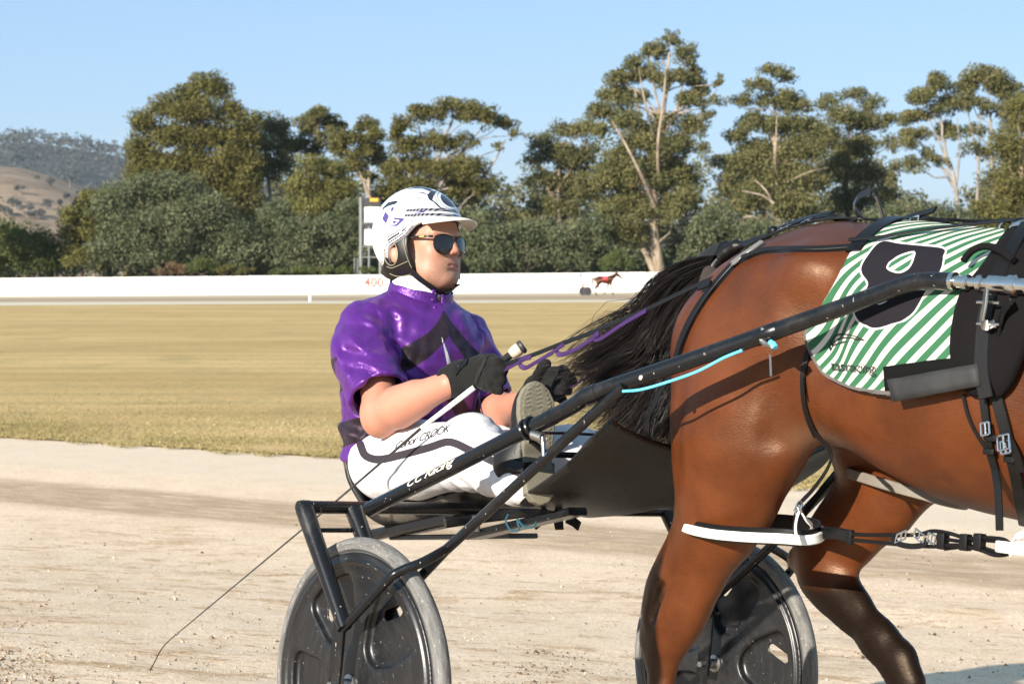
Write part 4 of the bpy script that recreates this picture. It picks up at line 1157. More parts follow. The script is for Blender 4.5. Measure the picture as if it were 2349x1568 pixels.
def horse_sdf(p):
    p = p.astype(np.float32)
    y = p[:, 1] - LC
    d = trunk_sdf(p)
    for sg, fs in ((-1, 0), (1, .20)):
        d = s_min(d, ell(p, (.845 + fs * .1, LC + sg * .125, .965), (.185, .12, .14)), .05)          # gluteal mass
        d = s_min(d, ell(p, (.716 + fs, LC + sg * .135, .69 + fs * .2), (.115, .10, .215 - fs * .25)), .05)      # ham
        d = s_min(d, ell(p, (.84 + fs * .8, LC + sg * .175, .74 + fs * .2), (.185, .10, .22), rotm(0, .25, 0)), .05)   # quadriceps
        d = s_min(d, ell(p, (1.01, LC + sg * .205, 1.045), (.05, .035, .04)), .08)            # point of hip
        d = s_max(d, -ell(p, (1.105, LC + sg * .33, .90), (.075, .085, .12)), .09)              # flank hollow
    near = legc(p, NH)
    near = s_min(near, ell(p, (.828, .440, .625), (.078, .07, .085)), .05)                     # stifle
    near = s_min(near, cone(p, (.645, .485, .36), (.517, .488, .185), .030, .024, (1, .8, 1)), .022)   # tendon of the hock
    near = s_min(near, ell(p, (.506, .489, .160), (.024, .024, .032)), .02)
    near = s_max(near, -cone(p, (.590, .44, .30), (.555, .44, .215), .014, .012), .02)
    d = s_min(d, near, .045)
    far = legc(p, FH)
    far = s_min(far, ell(p, (1.06, .80, .66), (.07, .07, .075)), .05)
    far = s_min(far, cone(p, (.83, .765, .45), (.712, .76, .375), .028, .026, (1, .8, 1)), .022)
    d = s_min(d, far, .045)
    # furrow between thigh and flank, groove down the ham
    d = s_max(d, -cone(p, (.985, LC - .295, .86), (.975, LC - .255, .665), .016, .022), .05)
    d = s_max(d, -cone(p, (.695, LC - .305, .92), (.665, LC - .265, .58), .010, .012), .045)
    d = s_min(d, legc(p, FN), .05); d = s_min(d, legc(p, FF), .05)
    d = s_min(d, ell(p, (1.78, LC - .17, .86), (.16, .09, .24)), .06); d = s_min(d, ell(p, (1.78, LC + .17, .86), (.16, .09, .24)), .06)
    # neck, head, ears
    nk = chain(p, [(1.80, LC, .96), (2.08, LC, 1.14), (2.34, LC, 1.32)], [.24, .165, .115], .08, (1, .62, 1)); d = s_min(d, nk, .09)
    hd = chain(p, [(2.34, LC, 1.34), (2.52, LC, 1.22), (2.72, LC, 1.03), (2.80, LC, .955)], [.115, .105, .07, .058], .04, (1, .72, 1)); d = s_min(d, hd, .05)
    d = s_min(d, ell(p, (2.46, LC, 1.20), (.12, .075, .11)), .04)
    for sg in (-1, 1):
        d = s_min(d, cone(p, (2.33, LC + sg * .055, 1.42), (2.36, LC + sg * .075, 1.55), .030, .007, (1, .7, 1)), .015)
    # veins and small unevenness
    d = d + .0022 * wnoise(p, 11, 3) + .0012 * wnoise(p, 31, 4)
    return d
HV, HQ = sdf_mesh(horse_sdf, (.30, .10, -.34), (2.92, 1.16, 1.66), .0105)
def horse_masks(V):
    s, l, z = V.T
    n = .03 * wnoise(V, 9, 6) + .018 * wnoise(V, 37, 7, (.4, 1, 1))
    dk = np.zeros(len(V))
    rear = (l < LC) & (s < 1.2); farh = (l >= LC) & (s < 1.25)
    # near hind: dark from the hock down, higher along the back of the leg
    lim = .195 + .20 * np.clip((.60 + (z - .25) * .35 - s) / .05, -.8, 1)
    dk = np.where(rear, np.clip((lim - z + n) / .045 + .5, 0, 1), dk)
    dk = np.where(farh, np.clip((.365 - z + n) / .05 + .5, 0, 1) * (z < .5), dk)
    dk = np.where(s >= 1.45, np.clip((.30 - z + n) / .12 + .5, 0, 1), dk)
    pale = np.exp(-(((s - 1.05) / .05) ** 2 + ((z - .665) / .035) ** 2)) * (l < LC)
    hoof = (z < -.25).astype(float)
    return dk, pale, hoof
def m_coat():
    t = NT('bay_coat'); v = t.coords()
    dk = t.attr('dark').outputs['Fac']; pl_ = t.attr('pale').outputs['Fac']
    n1 = t.noise(v, 4.5, 4, .6); n2 = t.noise(t.coords((1, 1, 1), rot=(0, .5, 0)), 16, 5, .65)
    hair = t.noise(t.coords((50, 170, 190), rot=(0, .9, 0)), 1.6, 3, .6)
    c = t.mix(t.smooth(n1, .3, .7), (.056, .0138, .0038), (.108, .0285, .0076))
    c = t.mix(t.math('MULTIPLY', t.smooth(n2, .45, .75), .35), c, (.034, .0095, .0036))
    c = t.mix(t.math('MULTIPLY', hair, .32), c, (.125, .036, .0105))
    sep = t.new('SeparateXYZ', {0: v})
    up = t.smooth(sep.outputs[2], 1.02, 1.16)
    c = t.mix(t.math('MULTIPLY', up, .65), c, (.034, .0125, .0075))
    big = t.noise(v, 2.6, 3, .55)
    c = t.mix(t.math('MULTIPLY', t.smooth(big, .48, .70), .55), c, (.036, .0095, .0042))
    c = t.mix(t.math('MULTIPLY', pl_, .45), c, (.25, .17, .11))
    c = t.mix(dk, c, t.mix(hair, (.004, .0026, .0022), (.012, .0068, .0048)))
    t.base(c); t.rough(t.math('MULTIPLY_ADD', hair, .28, .25)); t.set(t.b, 'Specular IOR Level', t.math('MULTIPLY_ADD', dk, -.22, .40))
    t.set(t.b, 'Anisotropic', .35); t.set(t.b, 'Specular Tint', (1, .78, .58, 1))
    vein = t.new('TexNoise', noise_type='RIDGED_MULTIFRACTAL') if False else None
    b1 = t.bump(t.noise(t.coords((1, 1, 1)), 9, 2.5, .5), .30, .016)
    t.bump(hair, .22, .003, b1)
    return t.m
M_COAT = m_coat()
dk, pale, hoof = horse_masks(HV)
BODY = mobj('body', HV, HQ, M_COAT, HORSE, attrs={'dark': dk, 'pale': pale})
HN = vnormals(HV, HQ)
HBV = BVHTree.FromPolygons([tuple(map(float, v)) for v in HV], [tuple(map(int, q)) for q in HQ])
def m_(name, J, sc=.7):
    a = np.array(J[-1][0]); b = np.array(J[-2][0]); d = a - b; d /= np.linalg.norm(d)
    return a, d
def hoofs():
    m = simple('dark_hoof_horn', (.03, .026, .022), .45, nscale=20, dirt=(.2, .17, .12), dscale=30, damt=.5)
    for J in (NH, FH, FN, FF):
        a = np.array(J[-1][0]); b = np.array(J[-2][0]); d = a - b; d /= np.linalg.norm(d)
        MB().lathe([(.001, -.004), (.040, -.004), (.046, .0), (.058, .065), (.059, .072), (.052, .073), (.001, .068)], a - d * .005, d, 20).build('hoof', m, HORSE)
hoofs()
def eyes():
    m = simple('dark_eye', (.01, .006, .005), .08)
    for sg in (-1, 1):
        MB().lathe([(.001, .011), (.008, .009), (.013, .004), (.014, 0)], (2.505, LC + sg * .077, 1.262), (.2, sg, .15), 14).build('eye', m, HORSE)
eyes()

def tail():
    r_ = np.random.default_rng(12)
    G = [[(1662, 588), (1596, 602), (1530, 640), (1482, 700), (1425, 748), (1365, 790), (1318, 828)],
         [(1656, 600), (1590, 628), (1538, 682), (1490, 752), (1430, 806), (1368, 846), (1312, 884)],
         [(1652, 612), (1592, 655), (1548, 724), (1505, 805), (1452, 862), (1400, 905), (1350, 940)],
         [(1648, 624), (1598, 684), (1562, 764), (1526, 844), (1482, 905), (1432, 950), (1380, 985)],
         [(1644, 634), (1606, 708), (1576, 800), (1550, 884), (1520, 942), (1486, 985), (1450, 1030)],
         [(1642, 640), (1614, 722), (1590, 820), (1572, 905), (1556, 965), (1546, 1005), (1538, 1040)]]
    G = np.array(G, dtype=float)
    P3 = np.array([[PL(x, y, LC - .02) for x, y in g] for g in G])          # guides in the plane of the tail
    N = 12000
    w = np.clip(r_.beta(1.05, 1.05, N) * 5 + r_.normal(0, .2, N), 0, 5); 
    lock = r_.integers(0, 170, N); lw = r_.uniform(0, 5, 170); w = np.where(r_.random(N) < .78, lw[lock] + r_.normal(0, .07, N), w); w = np.clip(w, 0, 5)
    i = np.minimum(w.astype(int), 4); fr_ = (w - i)[:, None, None]
    cp = P3[i] * (1 - fr_) + P3[i + 1] * fr_                                   # N x 7 x 3
    tt = np.linspace(0, 1, 7)[None, :]
    loff = (r_.normal(.012, .026, 170)[lock] + r_.normal(0, .010, N))
    cp[:, :, 1] += (loff[:, None] * (.35 + 1.5 * tt) + (r_.normal(0, .012, N))[:, None])
    wob = r_.normal(0, 1, (170, 7, 3))[lock] * .013 + r_.normal(0, .006, (N, 7, 3))
    cp += wob * (tt ** 1.2)[:, :, None] * 1.4
    ln = np.clip(r_.beta(4.5, 1.3, N) * 1.0, .35, .97)                          # how far each hair reaches
    fly = r_.random(N) < .03
    cp[fly] += r_.normal(0, .03, (fly.sum(), 7, 3)) * tt[:, :, None]
    M = 12
    # evaluate the splines
    q = np.concatenate([2 * cp[:, :1] - cp[:, 1:2], cp, 2 * cp[:, -1:] - cp[:, -2:-1]], 1)
    u = np.linspace(0, 1, M)[None, :] * ln[:, None] * 6
    k = np.minimum(u.astype(int), 5); f_ = (u - k)[..., None]
    ar = np.arange(N)[:, None]
    a, b, c, d = q[ar, k], q[ar, k + 1], q[ar, k + 2], q[ar, k + 3]
    C = .5 * (2 * b + (c - a) * f_ + (2 * a - 5 * b + 4 * c - d) * f_ ** 2 + (3 * b - a - 3 * c + d) * f_ ** 3)
    T = np.gradient(C, axis=1); T /= np.maximum(np.linalg.norm(T, axis=2, keepdims=True), 1e-9)
    rv = r_.normal(size=(N, 1, 3)); sd_ = np.cross(T, rv); sd_ /= np.maximum(np.linalg.norm(sd_, axis=2, keepdims=True), 1e-9)
    wd = (r_.uniform(.0004, .0010, N)[:, None] * (1 - .55 * np.linspace(0, 1, M)[None, :] ** 2))[..., None]
    nb = np.cross(T, sd_)
    ring = np.stack([C + sd_ * wd, C - sd_ * wd * .5 + nb * wd * .87, C - sd_ * wd * .5 - nb * wd * .87], 2)   # N M 3 3
    V = ring.reshape(-1, 3)
    base = (np.arange(N)[:, None] * M + np.arange(M - 1)[None, :]) * 3
    F = []
    for j in range(3):
        j2 = (j + 1) % 3
        F.append(np.stack([base + j, base + j2, base + 3 + j2, base + 3 + j], -1).reshape(-1, 4))
    F = np.concatenate(F)
    t = NT('tail_hair'); rn = t.attr('rnd').outputs['Fac']
    t.base(t.ramp(rn, [(0, (.003, .0022, .002)), (.5, (.009, .0052, .004)), (.8, (.036, .016, .009)), (1, (.10, .042, .02))])); t.rough(.36); t.set(t.b, 'Specular IOR Level', .5)
    rnd = np.clip(r_.beta(1.4, 2.2, 170)[lock] * .9 + r_.normal(0, .12, N), 0, 1)
    rnd = np.clip(rnd + .22 * np.clip(1.2 - w, 0, 1) + .12 * (np.abs(w - 3.2) < .5), 0, 1)
    al = np.repeat(rnd, M * 3) * .72 + .28 * np.tile(np.repeat(np.linspace(0, 1, M), 3), N) * (np.repeat(r_.random(N), M * 3) > .4)
    mobj('tail_hair', V, F, t.m, HORSE, attrs={'rnd': al})
    # solid core of the dock so that the root is dense
    MB().tube(spline([PL(1672, 588, LC), PL(1640, 604, LC), PL(1606, 640, LC), PL(1588, 700, LC), PL(1580, 770, LC)], 6), list(np.interp(np.linspace(0, 1, 25), [0, .3, .7, 1], [.042, .042, .035, .012])), 10).build('dock', simple('dark_dock', (.010, .007, .006), .5), HORSE)
tail()
# ================================================================== HARNESS, CLOTH, HOPPLES
def on_body(px, py, off=.006):
    tgt = PL(px, py, .3); d = Vector(tgt - CAML).normalized()
    h = HBV.ray_cast(Vector(CAML), d)
    if h[0] is None:
        # no hit: closest place on the body to the line of sight
        best = None
        for t in np.linspace(3.2, 5.8, 60):
            q = Vector(CAML) + d * t; n = HBV.find_nearest(q)
            if best is None or n[3] < best[3]: best = n
        p, n = best[0], best[1]
    else: p, n = h[0], h[1]
    if n.dot(Vector(CAML) - p) < 0 and h[0] is not None: n = -n
    return np.array(p + n * off), np.array(n)
def resample(pts, step):
    p = np.asarray(pts, float); d = np.r_[0, np.cumsum(np.linalg.norm(np.diff(p, axis=0), axis=1))]
    n = max(2, int(round(d[-1] / step)) + 1); u = np.linspace(0, d[-1], n)
    return np.stack([np.interp(u, d, p[:, k]) for k in range(p.shape[1])], 1)
def smooth_rows(a, it=2):
    a = np.array(a)
    for _ in range(it): a[1:-1] = (a[:-2] + 2 * a[1:-1] + a[2:]) / 4
    return a
def body_strap(name, pix, w, th=.003, mat=None, parent=None, off=.005, build=True, step=14):
    P = []; N = []
    for x, y in resample(spline(pix, 6), step):
        p, n = on_body(x, y, off); P.append(p); N.append(n)
    P = smooth_rows(P); N = smooth_rows(N)
    mb = MB().tube(P, 1, flat=(w, th), up=[Vector(n) for n in N])
    return (mb.build(name, mat or M_LEATHER, parent), P, N) if build else (mb, P, N)
def air_strap(name, pts, w, th=.0028, mat=None, parent=None, up=None, n=6):
    return MB().tube(spline(pts, n), 1, flat=(w, th), up=up if up is not None else (0, -1, .2)).build(name, mat or M_LEATHER, parent)
def buckle(c, u, v, w, h, parent, mat=None):
    """rectangular wire frame with a tongue"""
    c, u, v = np.array(c), np.array(u) / np.linalg.norm(u), np.array(v) / np.linalg.norm(v)
    r = .0022; k = [(-w, -h), (w, -h), (w, h), (-w, h)]
    m = MB()
    for i in range(4):
        a, b = k[i], k[(i + 1) % 4]
        m.tube([c + u * a[0] + v * a[1], c + u * b[0] + v * b[1]], r, 7)
    m.tube([c - v * h, c + v * h * 1.15], r * .9, 6)
    return m.build('buckle', mat or M_CHROME, parent)
def ring(c, nrm, R_, r, mat, parent, name='ring'):
    c = Vector(map(float, c)); q = Vector((0, 0, 1)).rotation_difference(Vector(map(float, nrm)).normalized()).to_matrix()
    pts = [c + q @ Vector((R_ * math.cos(a), R_ * math.sin(a), 0)) for a in np.linspace(0, 2 * math.pi, 25)]
    return MB().tube(pts, r, 8, cap=False).build(name, mat, parent)

# ---- saddlecloth ------------------------------------------------------------
CLOTH = frame_empty('saddlecloth', 'green and white striped race cloth with black numeral over the horse back', 'saddlecloth')
LB = [(2072, 522), (2035, 534), (1996, 552), (1973, 564), (1948, 606), (1927, 649), (1893, 703), (1858, 752), (1850, 766), (1852, 782), (1860, 804), (1878, 834), (1902, 861), (1930, 877), (1964, 889), (2004, 898), (2060, 904)]
RB = [(2135, 528), (2200, 535), (2260, 540), (2318, 547), (2300, 585), (2272, 630), (2245, 676), (2238, 725), (2236, 770), (2232, 812), (2226, 850), (2215, 872), (2200, 888), (2180, 897), (2150, 902), (2120, 905), (2095, 906)]
def seg_dist(P, poly, closed=False):
    P = np.asarray(P, float); poly = np.asarray(poly, float)
    A = poly if closed else poly[:-1]; B = np.roll(poly, -1, 0) if closed else poly[1:]
    d = np.full(len(P), 1e9)
    for a, b in zip(A, B):
        ab = b - a; t = np.clip(((P - a) @ ab) / max(ab @ ab, 1e-9), 0, 1)
        d = np.minimum(d, np.linalg.norm(P - a - t[:, None] * ab, axis=1))
    return d
def poly_sd(P, poly):
    P = np.asarray(P, float); poly = np.asarray(poly, float); ins = np.zeros(len(P), bool)
    for a, b in zip(poly, np.roll(poly, -1, 0)):
        c = (a[1] > P[:, 1]) != (b[1] > P[:, 1])
        x = (b[0] - a[0]) * (P[:, 1] - a[1]) / np.where(b[1] == a[1], 1e-9, b[1] - a[1]) + a[0]
        ins ^= c & (P[:, 0] < x)
    d = seg_dist(P, poly, True); return np.where(ins, -d, d)
NUM_OUT = spline([(2026, 570), (2070, 575), (2120, 580), (2172, 586), (2171, 604), (2168, 628), (2152, 655), (2134, 676), (2121, 699), (2102, 726), (2070, 744), (2024, 756), (1998, 750), (1981, 736), (1975, 718), (1983, 692), (2003, 662), (1990, 640), (1985, 624), (1996, 602)], 5, closed=True)
NUM_H1 = spline([(2043, 626), (2052, 611), (2075, 598), (2106, 592), (2104, 612), (2094, 629), (2076, 638), (2056, 635)], 5, closed=True)
NUM_H2 = spline([(2020, 698), (2034, 688), (2058, 678), (2056, 690), (2040, 702), (2026, 705)], 5, closed=True)
ARCS = [spline([(1921, 806), (1918, 795), (1922, 781), (1934, 770), (1950, 768), (1975, 773), (1996, 782)], 5), spline([(1924, 800), (1926, 788), (1938, 779), (1960, 776), (1998, 783)], 5), spline([(1921, 806), (1926, 796), (1940, 789), (1965, 784), (1998, 783)], 5)]
def cloth():
    n, m = 150, 90
    a = resample(spline(LB, 6), 1); a = a[np.linspace(0, len(a) - 1, n).astype(int)]
    lb = np.array(spline(LB, 10)); rb = np.array(spline(RB, 10))
    lb = lb[np.linspace(0, len(lb) - 1, n).astype(int)]; rb = rb[np.linspace(0, len(rb) - 1, n).astype(int)]
    pix = lb[:, None, :] * (1 - np.linspace(0, 1, m)[None, :, None]) + rb[:, None, :] * np.linspace(0, 1, m)[None, :, None]
    P = np.zeros((n, m, 3)); N = np.zeros((n, m, 3))
    for i in range(n):
        for j in range(m):
            P[i, j], N[i, j] = on_body(*pix[i, j], .004)
    for _ in range(3):
        P[1:-1] = (P[:-2] + 2 * P[1:-1] + P[2:]) / 4; P[:, 1:-1] = (P[:, :-2] + 2 * P[:, 1:-1] + P[:, 2:]) / 4
    flat = P.reshape(-1, 3)
    u = np.repeat(np.linspace(0, 1, n), m); 
    rip = .5 * wnoise(flat.astype(np.float32), 26, 31, (1, .3, .45)) + .5 * wnoise(flat.astype(np.float32), 13, 32, (1, .4, .7))
    flap = np.clip((u - .35) / .6, 0, 1)
    flat = flat + N.reshape(-1, 3) * (.010 + .0085 * rip * (.35 + flap) + .010 * flap ** 3)[:, None]
    P = flat.reshape(n, m, 3)
    # cloth coordinates: s along the horse, arc length down from the spine
    b = np.zeros((n, m)); b[0] = np.abs(P[0, :, 1] - LC)
    b[1:] = b[0] + np.cumsum(np.linalg.norm(np.diff(P, axis=0), axis=2) * np.sign(np.maximum(np.diff(-P[:, :, 2], axis=0), -1e-9) + 1e-6), axis=0)
    bb = np.linalg.norm(P[:, :, 1:] - np.array([LC, 1.16]), axis=2)
    ph = (P[:, :, 0] * 800 + (bb) * 1066) / 37.0
    ph = ph.ravel() + .16 * wnoise(flat.astype(np.float32), 18, 33, (1, .4, .6)) * (.3 + 1.2 * np.clip((pix[:, :, 0].ravel() - 2060) / 120, 0, 1))
    px = pix.reshape(-1, 2)
    num = np.maximum(poly_sd(px, NUM_OUT), -np.minimum(poly_sd(px, NUM_H1), poly_sd(px, NUM_H2)))
    logo = np.min([seg_dist(px, c) - 2.0 * (1 - .75 * np.clip((px[:, 0] - 1940) / 60, 0, 1)) for c in ARCS], axis=0)
    edge = np.minimum(seg_dist(px, LB[7:]), 60)
    ii = np.arange(n * m).reshape(n, m)
    Q = np.stack([ii[:-1, :-1], ii[1:, :-1], ii[1:, 1:], ii[:-1, 1:]], -1).reshape(-1, 4)
    # across the back and down the other side
    V = [flat]; F = [Q]
    far = flat.copy(); far[:, 1] = 2 * LC - far[:, 1]; V.append(far); F.append(Q[:, ::-1] + n * m)
    k = 8; st = []
    for t in np.linspace(0, 1, k + 2)[1:-1]:
        row = P[0] * (1 - t) + np.stack([P[0, :, 0], 2 * LC - P[0, :, 1], P[0, :, 2]], 1) * t
        for q in row:
            h = HBV.ray_cast(Vector((q[0], q[1], 2)), Vector((0, 0, -1)))
            st.append(np.array([q[0], q[1], max(h[0].z + .012, q[2] - .004)]) if h[0] is not None else q)
    V.append(np.array(st)); o = 2 * n * m
    rows = [np.arange(m)] + [o + r * m + np.arange(m) for r in range(k)] + [n * m + np.arange(m)]
    for r0, r1 in zip(rows[:-1], rows[1:]): F.append(np.stack([r0[:-1], r0[1:], r1[1:], r1[:-1]], -1))
    V = np.vstack(V); F = np.vstack(F); ex = len(V) - n * m
    def ext(x, fill): return np.r_[x, x, np.full(k * m, fill)]
    ph_b = (np.array(st)[:, 0] * 800) / 37.0
    t = NT('race_cloth'); A = lambda q: t.attr(q).outputs['Fac']
    fr_ = t.math('FRACT', A('phase')); tri = t.math('ABSOLUTE', t.math('SUBTRACT', fr_, .5))
    v = t.coords()
    soil = t.noise(v, 9, 5, .65)
    white = t.mix(t.smooth(soil, .48, .75), (.60, .56, .50), (.45, .37, .29))
    green = t.mix(t.noise(v, 20, 3), (.024, .100, .046), (.038, .135, .066))
    c = t.mix(t.smooth(tri, .205, .245), white, green)
    nm = A('num'); c = t.mix(t.math('SUBTRACT', 1, t.smooth(nm, 3.2, 4.4)), c, (.66, .63, .60)); c = t.mix(t.math('SUBTRACT', 1, t.smooth(nm, -.6, .6)), c, (.010, .0085, .012))
    c = t.mix(t.math('SUBTRACT', 1, t.smooth(A('logo'), -.3, .8)), c, (.02, .02, .02))
    c = t.mix(t.math('SUBTRACT', 1, t.smooth(A('edge'), 5.2, 6.4)), c, (.11, .10, .095))
    t.base(c); t.rough(.8); t.set(t.b, 'Specular IOR Level', .2)
    t.bump(t.noise(v, 500, 2), .15, .0008)
    o = mobj('cloth', V, F, t.m, CLOTH, attrs={'phase': np.r_[ph, ph, ph_b], 'num': np.r_[num, np.full(ex, 50.)], 'logo': np.r_[logo, np.full(ex, 50.)], 'edge': ext(edge, 50.)})
    md = o.modifiers.new('thick', 'SOLIDIFY'); md.thickness = .004; md.offset = 1
    # printed word
    TV, TF = text_mesh('tasracing', .0, 1.0, spacing=.95)
    x0, x1 = TV[:, 0].min(), TV[:, 0].max()
    out = []
    bv = BVHTree.FromPolygons([tuple(map(float, q)) for q in flat], [tuple(map(int, q)) for q in Q])
    for x, y, _ in TV:
        u_ = (x - x0) / (x1 - x0); px_, py_ = 1904 + 102 * u_, 848 + 7 * u_ - y * 33
        d = Vector(PL(px_, py_, .3) - CAML).normalized(); h = bv.ray_cast(Vector(CAML), d)
        out.append(np.array(h[0] - d * .017) if h[0] is not None else PL(px_, py_, .33))
    mobj('lettering', out, TF, simple('black_print', (.02, .02, .02), .7), CLOTH, smooth=False)
cloth()

# ---- harness ----------------------------------------------------------------
HAR = frame_empty('harness', 'black leather and neoprene harness strapped round the bay horse', 'harness')
M_NEO = simple('black_neoprene', (.0055, .0045, .005), .9, spec=.15, nscale=60, bscale=300, bstr=.2, dirt=(.035, .03, .026), dscale=9, damt=.66)
def patch(name, LBp, RBp, off, thick, mat, parent, n=26, m=14, puff=0):
    lb = np.array(spline(LBp, 8)); rb = np.array(spline(RBp, 8))
    lb = lb[np.linspace(0, len(lb) - 1, n).astype(int)]; rb = rb[np.linspace(0, len(rb) - 1, n).astype(int)]
    V = np.zeros((n, m, 3))
    for i in range(n):
        for j in range(m):
            t = j / (m - 1); q = lb[i] * (1 - t) + rb[i] * t
            e = (1 - (2 * t - 1) ** 6) * (1 - (2 * i / (n - 1) - 1) ** 6)
            V[i, j] = on_body(q[0], q[1], off + puff * e)[0]
    for _ in range(2):
        V[1:-1] = (V[:-2] + 2 * V[1:-1] + V[2:]) / 4; V[:, 1:-1] = (V[:, :-2] + 2 * V[:, 1:-1] + V[:, 2:]) / 4
    ii = np.arange(n * m).reshape(n, m)
    Q = np.stack([ii[:-1, :-1], ii[1:, :-1], ii[1:, 1:], ii[:-1, 1:]], -1).reshape(-1, 4)
    o = mobj(name, V.reshape(-1, 3), Q, mat, parent); md = o.modifiers.new('thick', 'SOLIDIFY'); md.thickness = thick; md.offset = 1
    return o
patch('saddle_pad', [(2318, 545), (2296, 580), (2258, 634), (2220, 676), (2204, 730), (2196, 790), (2200, 838), (2218, 878), (2240, 902)], [(2440, 545), (2420, 600), (2400, 660), (2385, 720), (2365, 790), (2345, 840), (2325, 878), (2300, 906)], .010, .012, M_NEO, HAR, puff=.016)
SADP, _, _ = None, None, None
body_strap('saddle_strap', [(2372, 545), (2345, 590), (2310, 650), (2285, 710), (2275, 780), (2272, 850), (2282, 912)], .016, .004, M_LEATHER, HAR, off=.036)
body_strap('pad_handle', [(2236, 632), (2250, 612), (2282, 602), (2318, 608), (2352, 628)], .007, .006, M_NEO, HAR, off=.050)
# velcro flap and grey leather wrap lying over the cloth
def flap(name, quad, off, th, mat):
    q = np.array(quad, float); n, m = 4, 14; V = []
    for i in range(n):
        for j in range(m):
            u, t = i / (n - 1), j / (m - 1)
            a = q[0] * (1 - t) + q[1] * t; b = q[3] * (1 - t) + q[2] * t; p = a * (1 - u) + b * u
            V.append(on_body(p[0], p[1], off)[0])
    ii = np.arange(n * m).reshape(n, m); Q = np.stack([ii[:-1, :-1], ii[1:, :-1], ii[1:, 1:], ii[:-1, 1:]], -1).reshape(-1, 4)
    o = mobj(name, V, Q, mat, HAR); md = o.modifiers.new('thick', 'SOLIDIFY'); md.thickness = th; md.offset = 0; return o
flap('velcro_flap', [(2048, 842), (2222, 822), (2230, 870), (2052, 896)], .026, .006, simple('black_velcro', (.004, .004, .004), .9, spec=.15, bscale=300))
flap('shaft_wrap', [(2068, 872), (2266, 838), (2272, 888), (2081, 917)], .040, .008, simple('grey_worn_leather', (.028, .028, .029), .65, spec=.25, nscale=22, namt=.5, bscale=90, bstr=.4, dirt=(.14, .12, .10), dscale=16, damt=.6))
# girth straps
_, P, N = body_strap('girth_strap', [(2258, 905), (2265, 960), (2274, 1030), (2286, 1072)], .0085, .003, M_LEATHER, HAR, off=.008)
e = P[-1]; air_strap('strap_end', [e, PL(2288, 1120, e[1] - .01), PL(2291, 1180, e[1] - .012), PL(2292, 1216, e[1] - .012)], .0085, .0025, M_LEATHER, HAR)
body_strap('girth_strap', [(2280, 850), (2290, 912), (2308, 980), (2322, 1040), (2334, 1090), (2344, 1150), (2352, 1195)], .0125, .0035, M_LEATHER, HAR, off=.008)
body_strap('girth_strap', [(2318, 1000), (2330, 1018), (2342, 1046), (2350, 1074)], .009, .003, M_LEATHER, HAR, off=.016)
body_strap('thin_strap', [(2212, 905), (2222, 950), (2240, 990), (2264, 1026)], .0035, .002, M_LEATHER, HAR, off=.006)
for (x, y, w, h) in ((2270, 978, .010, .012), (2311, 1008, .014, .014), (2316, 1018, .011, .012)):
    p, n = on_body(x, y, .020); buckle(p, (1, 0, .25), (.15, 0, -1), w, h, HAR)
for (x, y) in ((2276, 1030), (2322, 1048), (2282, 1000)):
    p, n = on_body(x, y, .014); MB().box(p, (.013, .004, .006), bev=.002).build('keeper_loop', M_LEATHER, HAR)
# steel shaft clip
air_strap('shaft_clip', [PL(2262, 662, .300), PL(2258, 700, .296), PL(2252, 736, .298), PL(2262, 746, .30), PL(2282, 742, .31)], .011, .0025, M_STEEL, HAR, up=(-.6, -.8, 0))
for y in (693, 742): MB().tube([PL(2240, y, .300), PL(2292, y + 2, .305)], .003, 8).build('clip_pin', M_CHROME, HAR)
air_strap('tie_down', [PL(2318, 690, .31), PL(2300, 715, .315), PL(2292, 745, .32), PL(2280, 800, .33), PL(2276, 850, .335)], .010, .003, M_LEATHER, HAR, up=(-.6, -.8, 0))
# along the spine
def spine(name, pix, w, th=.003, off=.008, mat=None):
    return body_strap(name, pix, w, th, mat or M_LEATHER, HAR, off)
spine('back_strap', [(1706, 566), (1735, 552), (1762, 540), (1802, 523), (1850, 512), (1900, 508), (1960, 507), (2020, 508), (2080, 512)], .013)
MB().tube(spline([PL(1628, 634, .585), PL(1636, 612, .59), PL(1650, 592, .60), PL(1668, 577, .605), PL(1688, 566, .61), PL(1708, 561, .61)], 5), [.012] + [.0175] * 9 + [.019] * 6 + [.018] * 6 + [.013, .011, .009, .008], 12).build('crupper_roll', M_LEATHER, HAR)
MB().tube(spline([PL(1618, 662, .57), PL(1624, 640, .575), PL(1634, 616, .585)], 5), [.012] + [.021] * 9 + [.019], 12).build('crupper_sleeve', simple('brown_fleece', (.030, .022, .018), .95, bscale=220, bstr=.6), HAR)
air_strap('crupper_strap', [PL(1700, 562, .60), PL(1730, 551, .60), PL(1762, 541, .60), PL(1772, 532, .60)], .010, .003, M_LEATHER, HAR, up=(0, -.7, .7))
for i, pts in enumerate(([(1768, 536), (1800, 517), (1850, 500), (1880, 494)], [(1812, 516), (1846, 503), (1884, 492), (1908, 488)], [(1870, 500), (1900, 495), (1930, 505), (1960, 508)])):
    air_strap('strap_end', [PL(x, y, .60 - .01 * i) for x, y in pts], .009, .0028, M_LEATHER, HAR, up=(0, -.5, .85))
for (x, y) in ((1770, 538), (1804, 521), (1852, 506)):
    buckle(PL(x, y, .58), (1, 0, .35), (0, 1, .3), .012, .012, HAR)
MB().lathe([(.001, .012), (.009, .011), (.012, .006), (.012, -.006), (.009, -.011), (.001, -.012)], PL(1772, 530, .60), (1, 0, .3), 12).build('keeper_loop', M_LEATHER, HAR)
M_SHINE = simple('sheen_pale_leather', (.20, .19, .175), .22, .3, nscale=40)  # pale tone paints the reflection on this stretch of black strap
body_strap('hip_strap', [(1752, 562), (1718, 586), (1684, 612)], .009, .003, M_SHINE, HAR, off=.010)
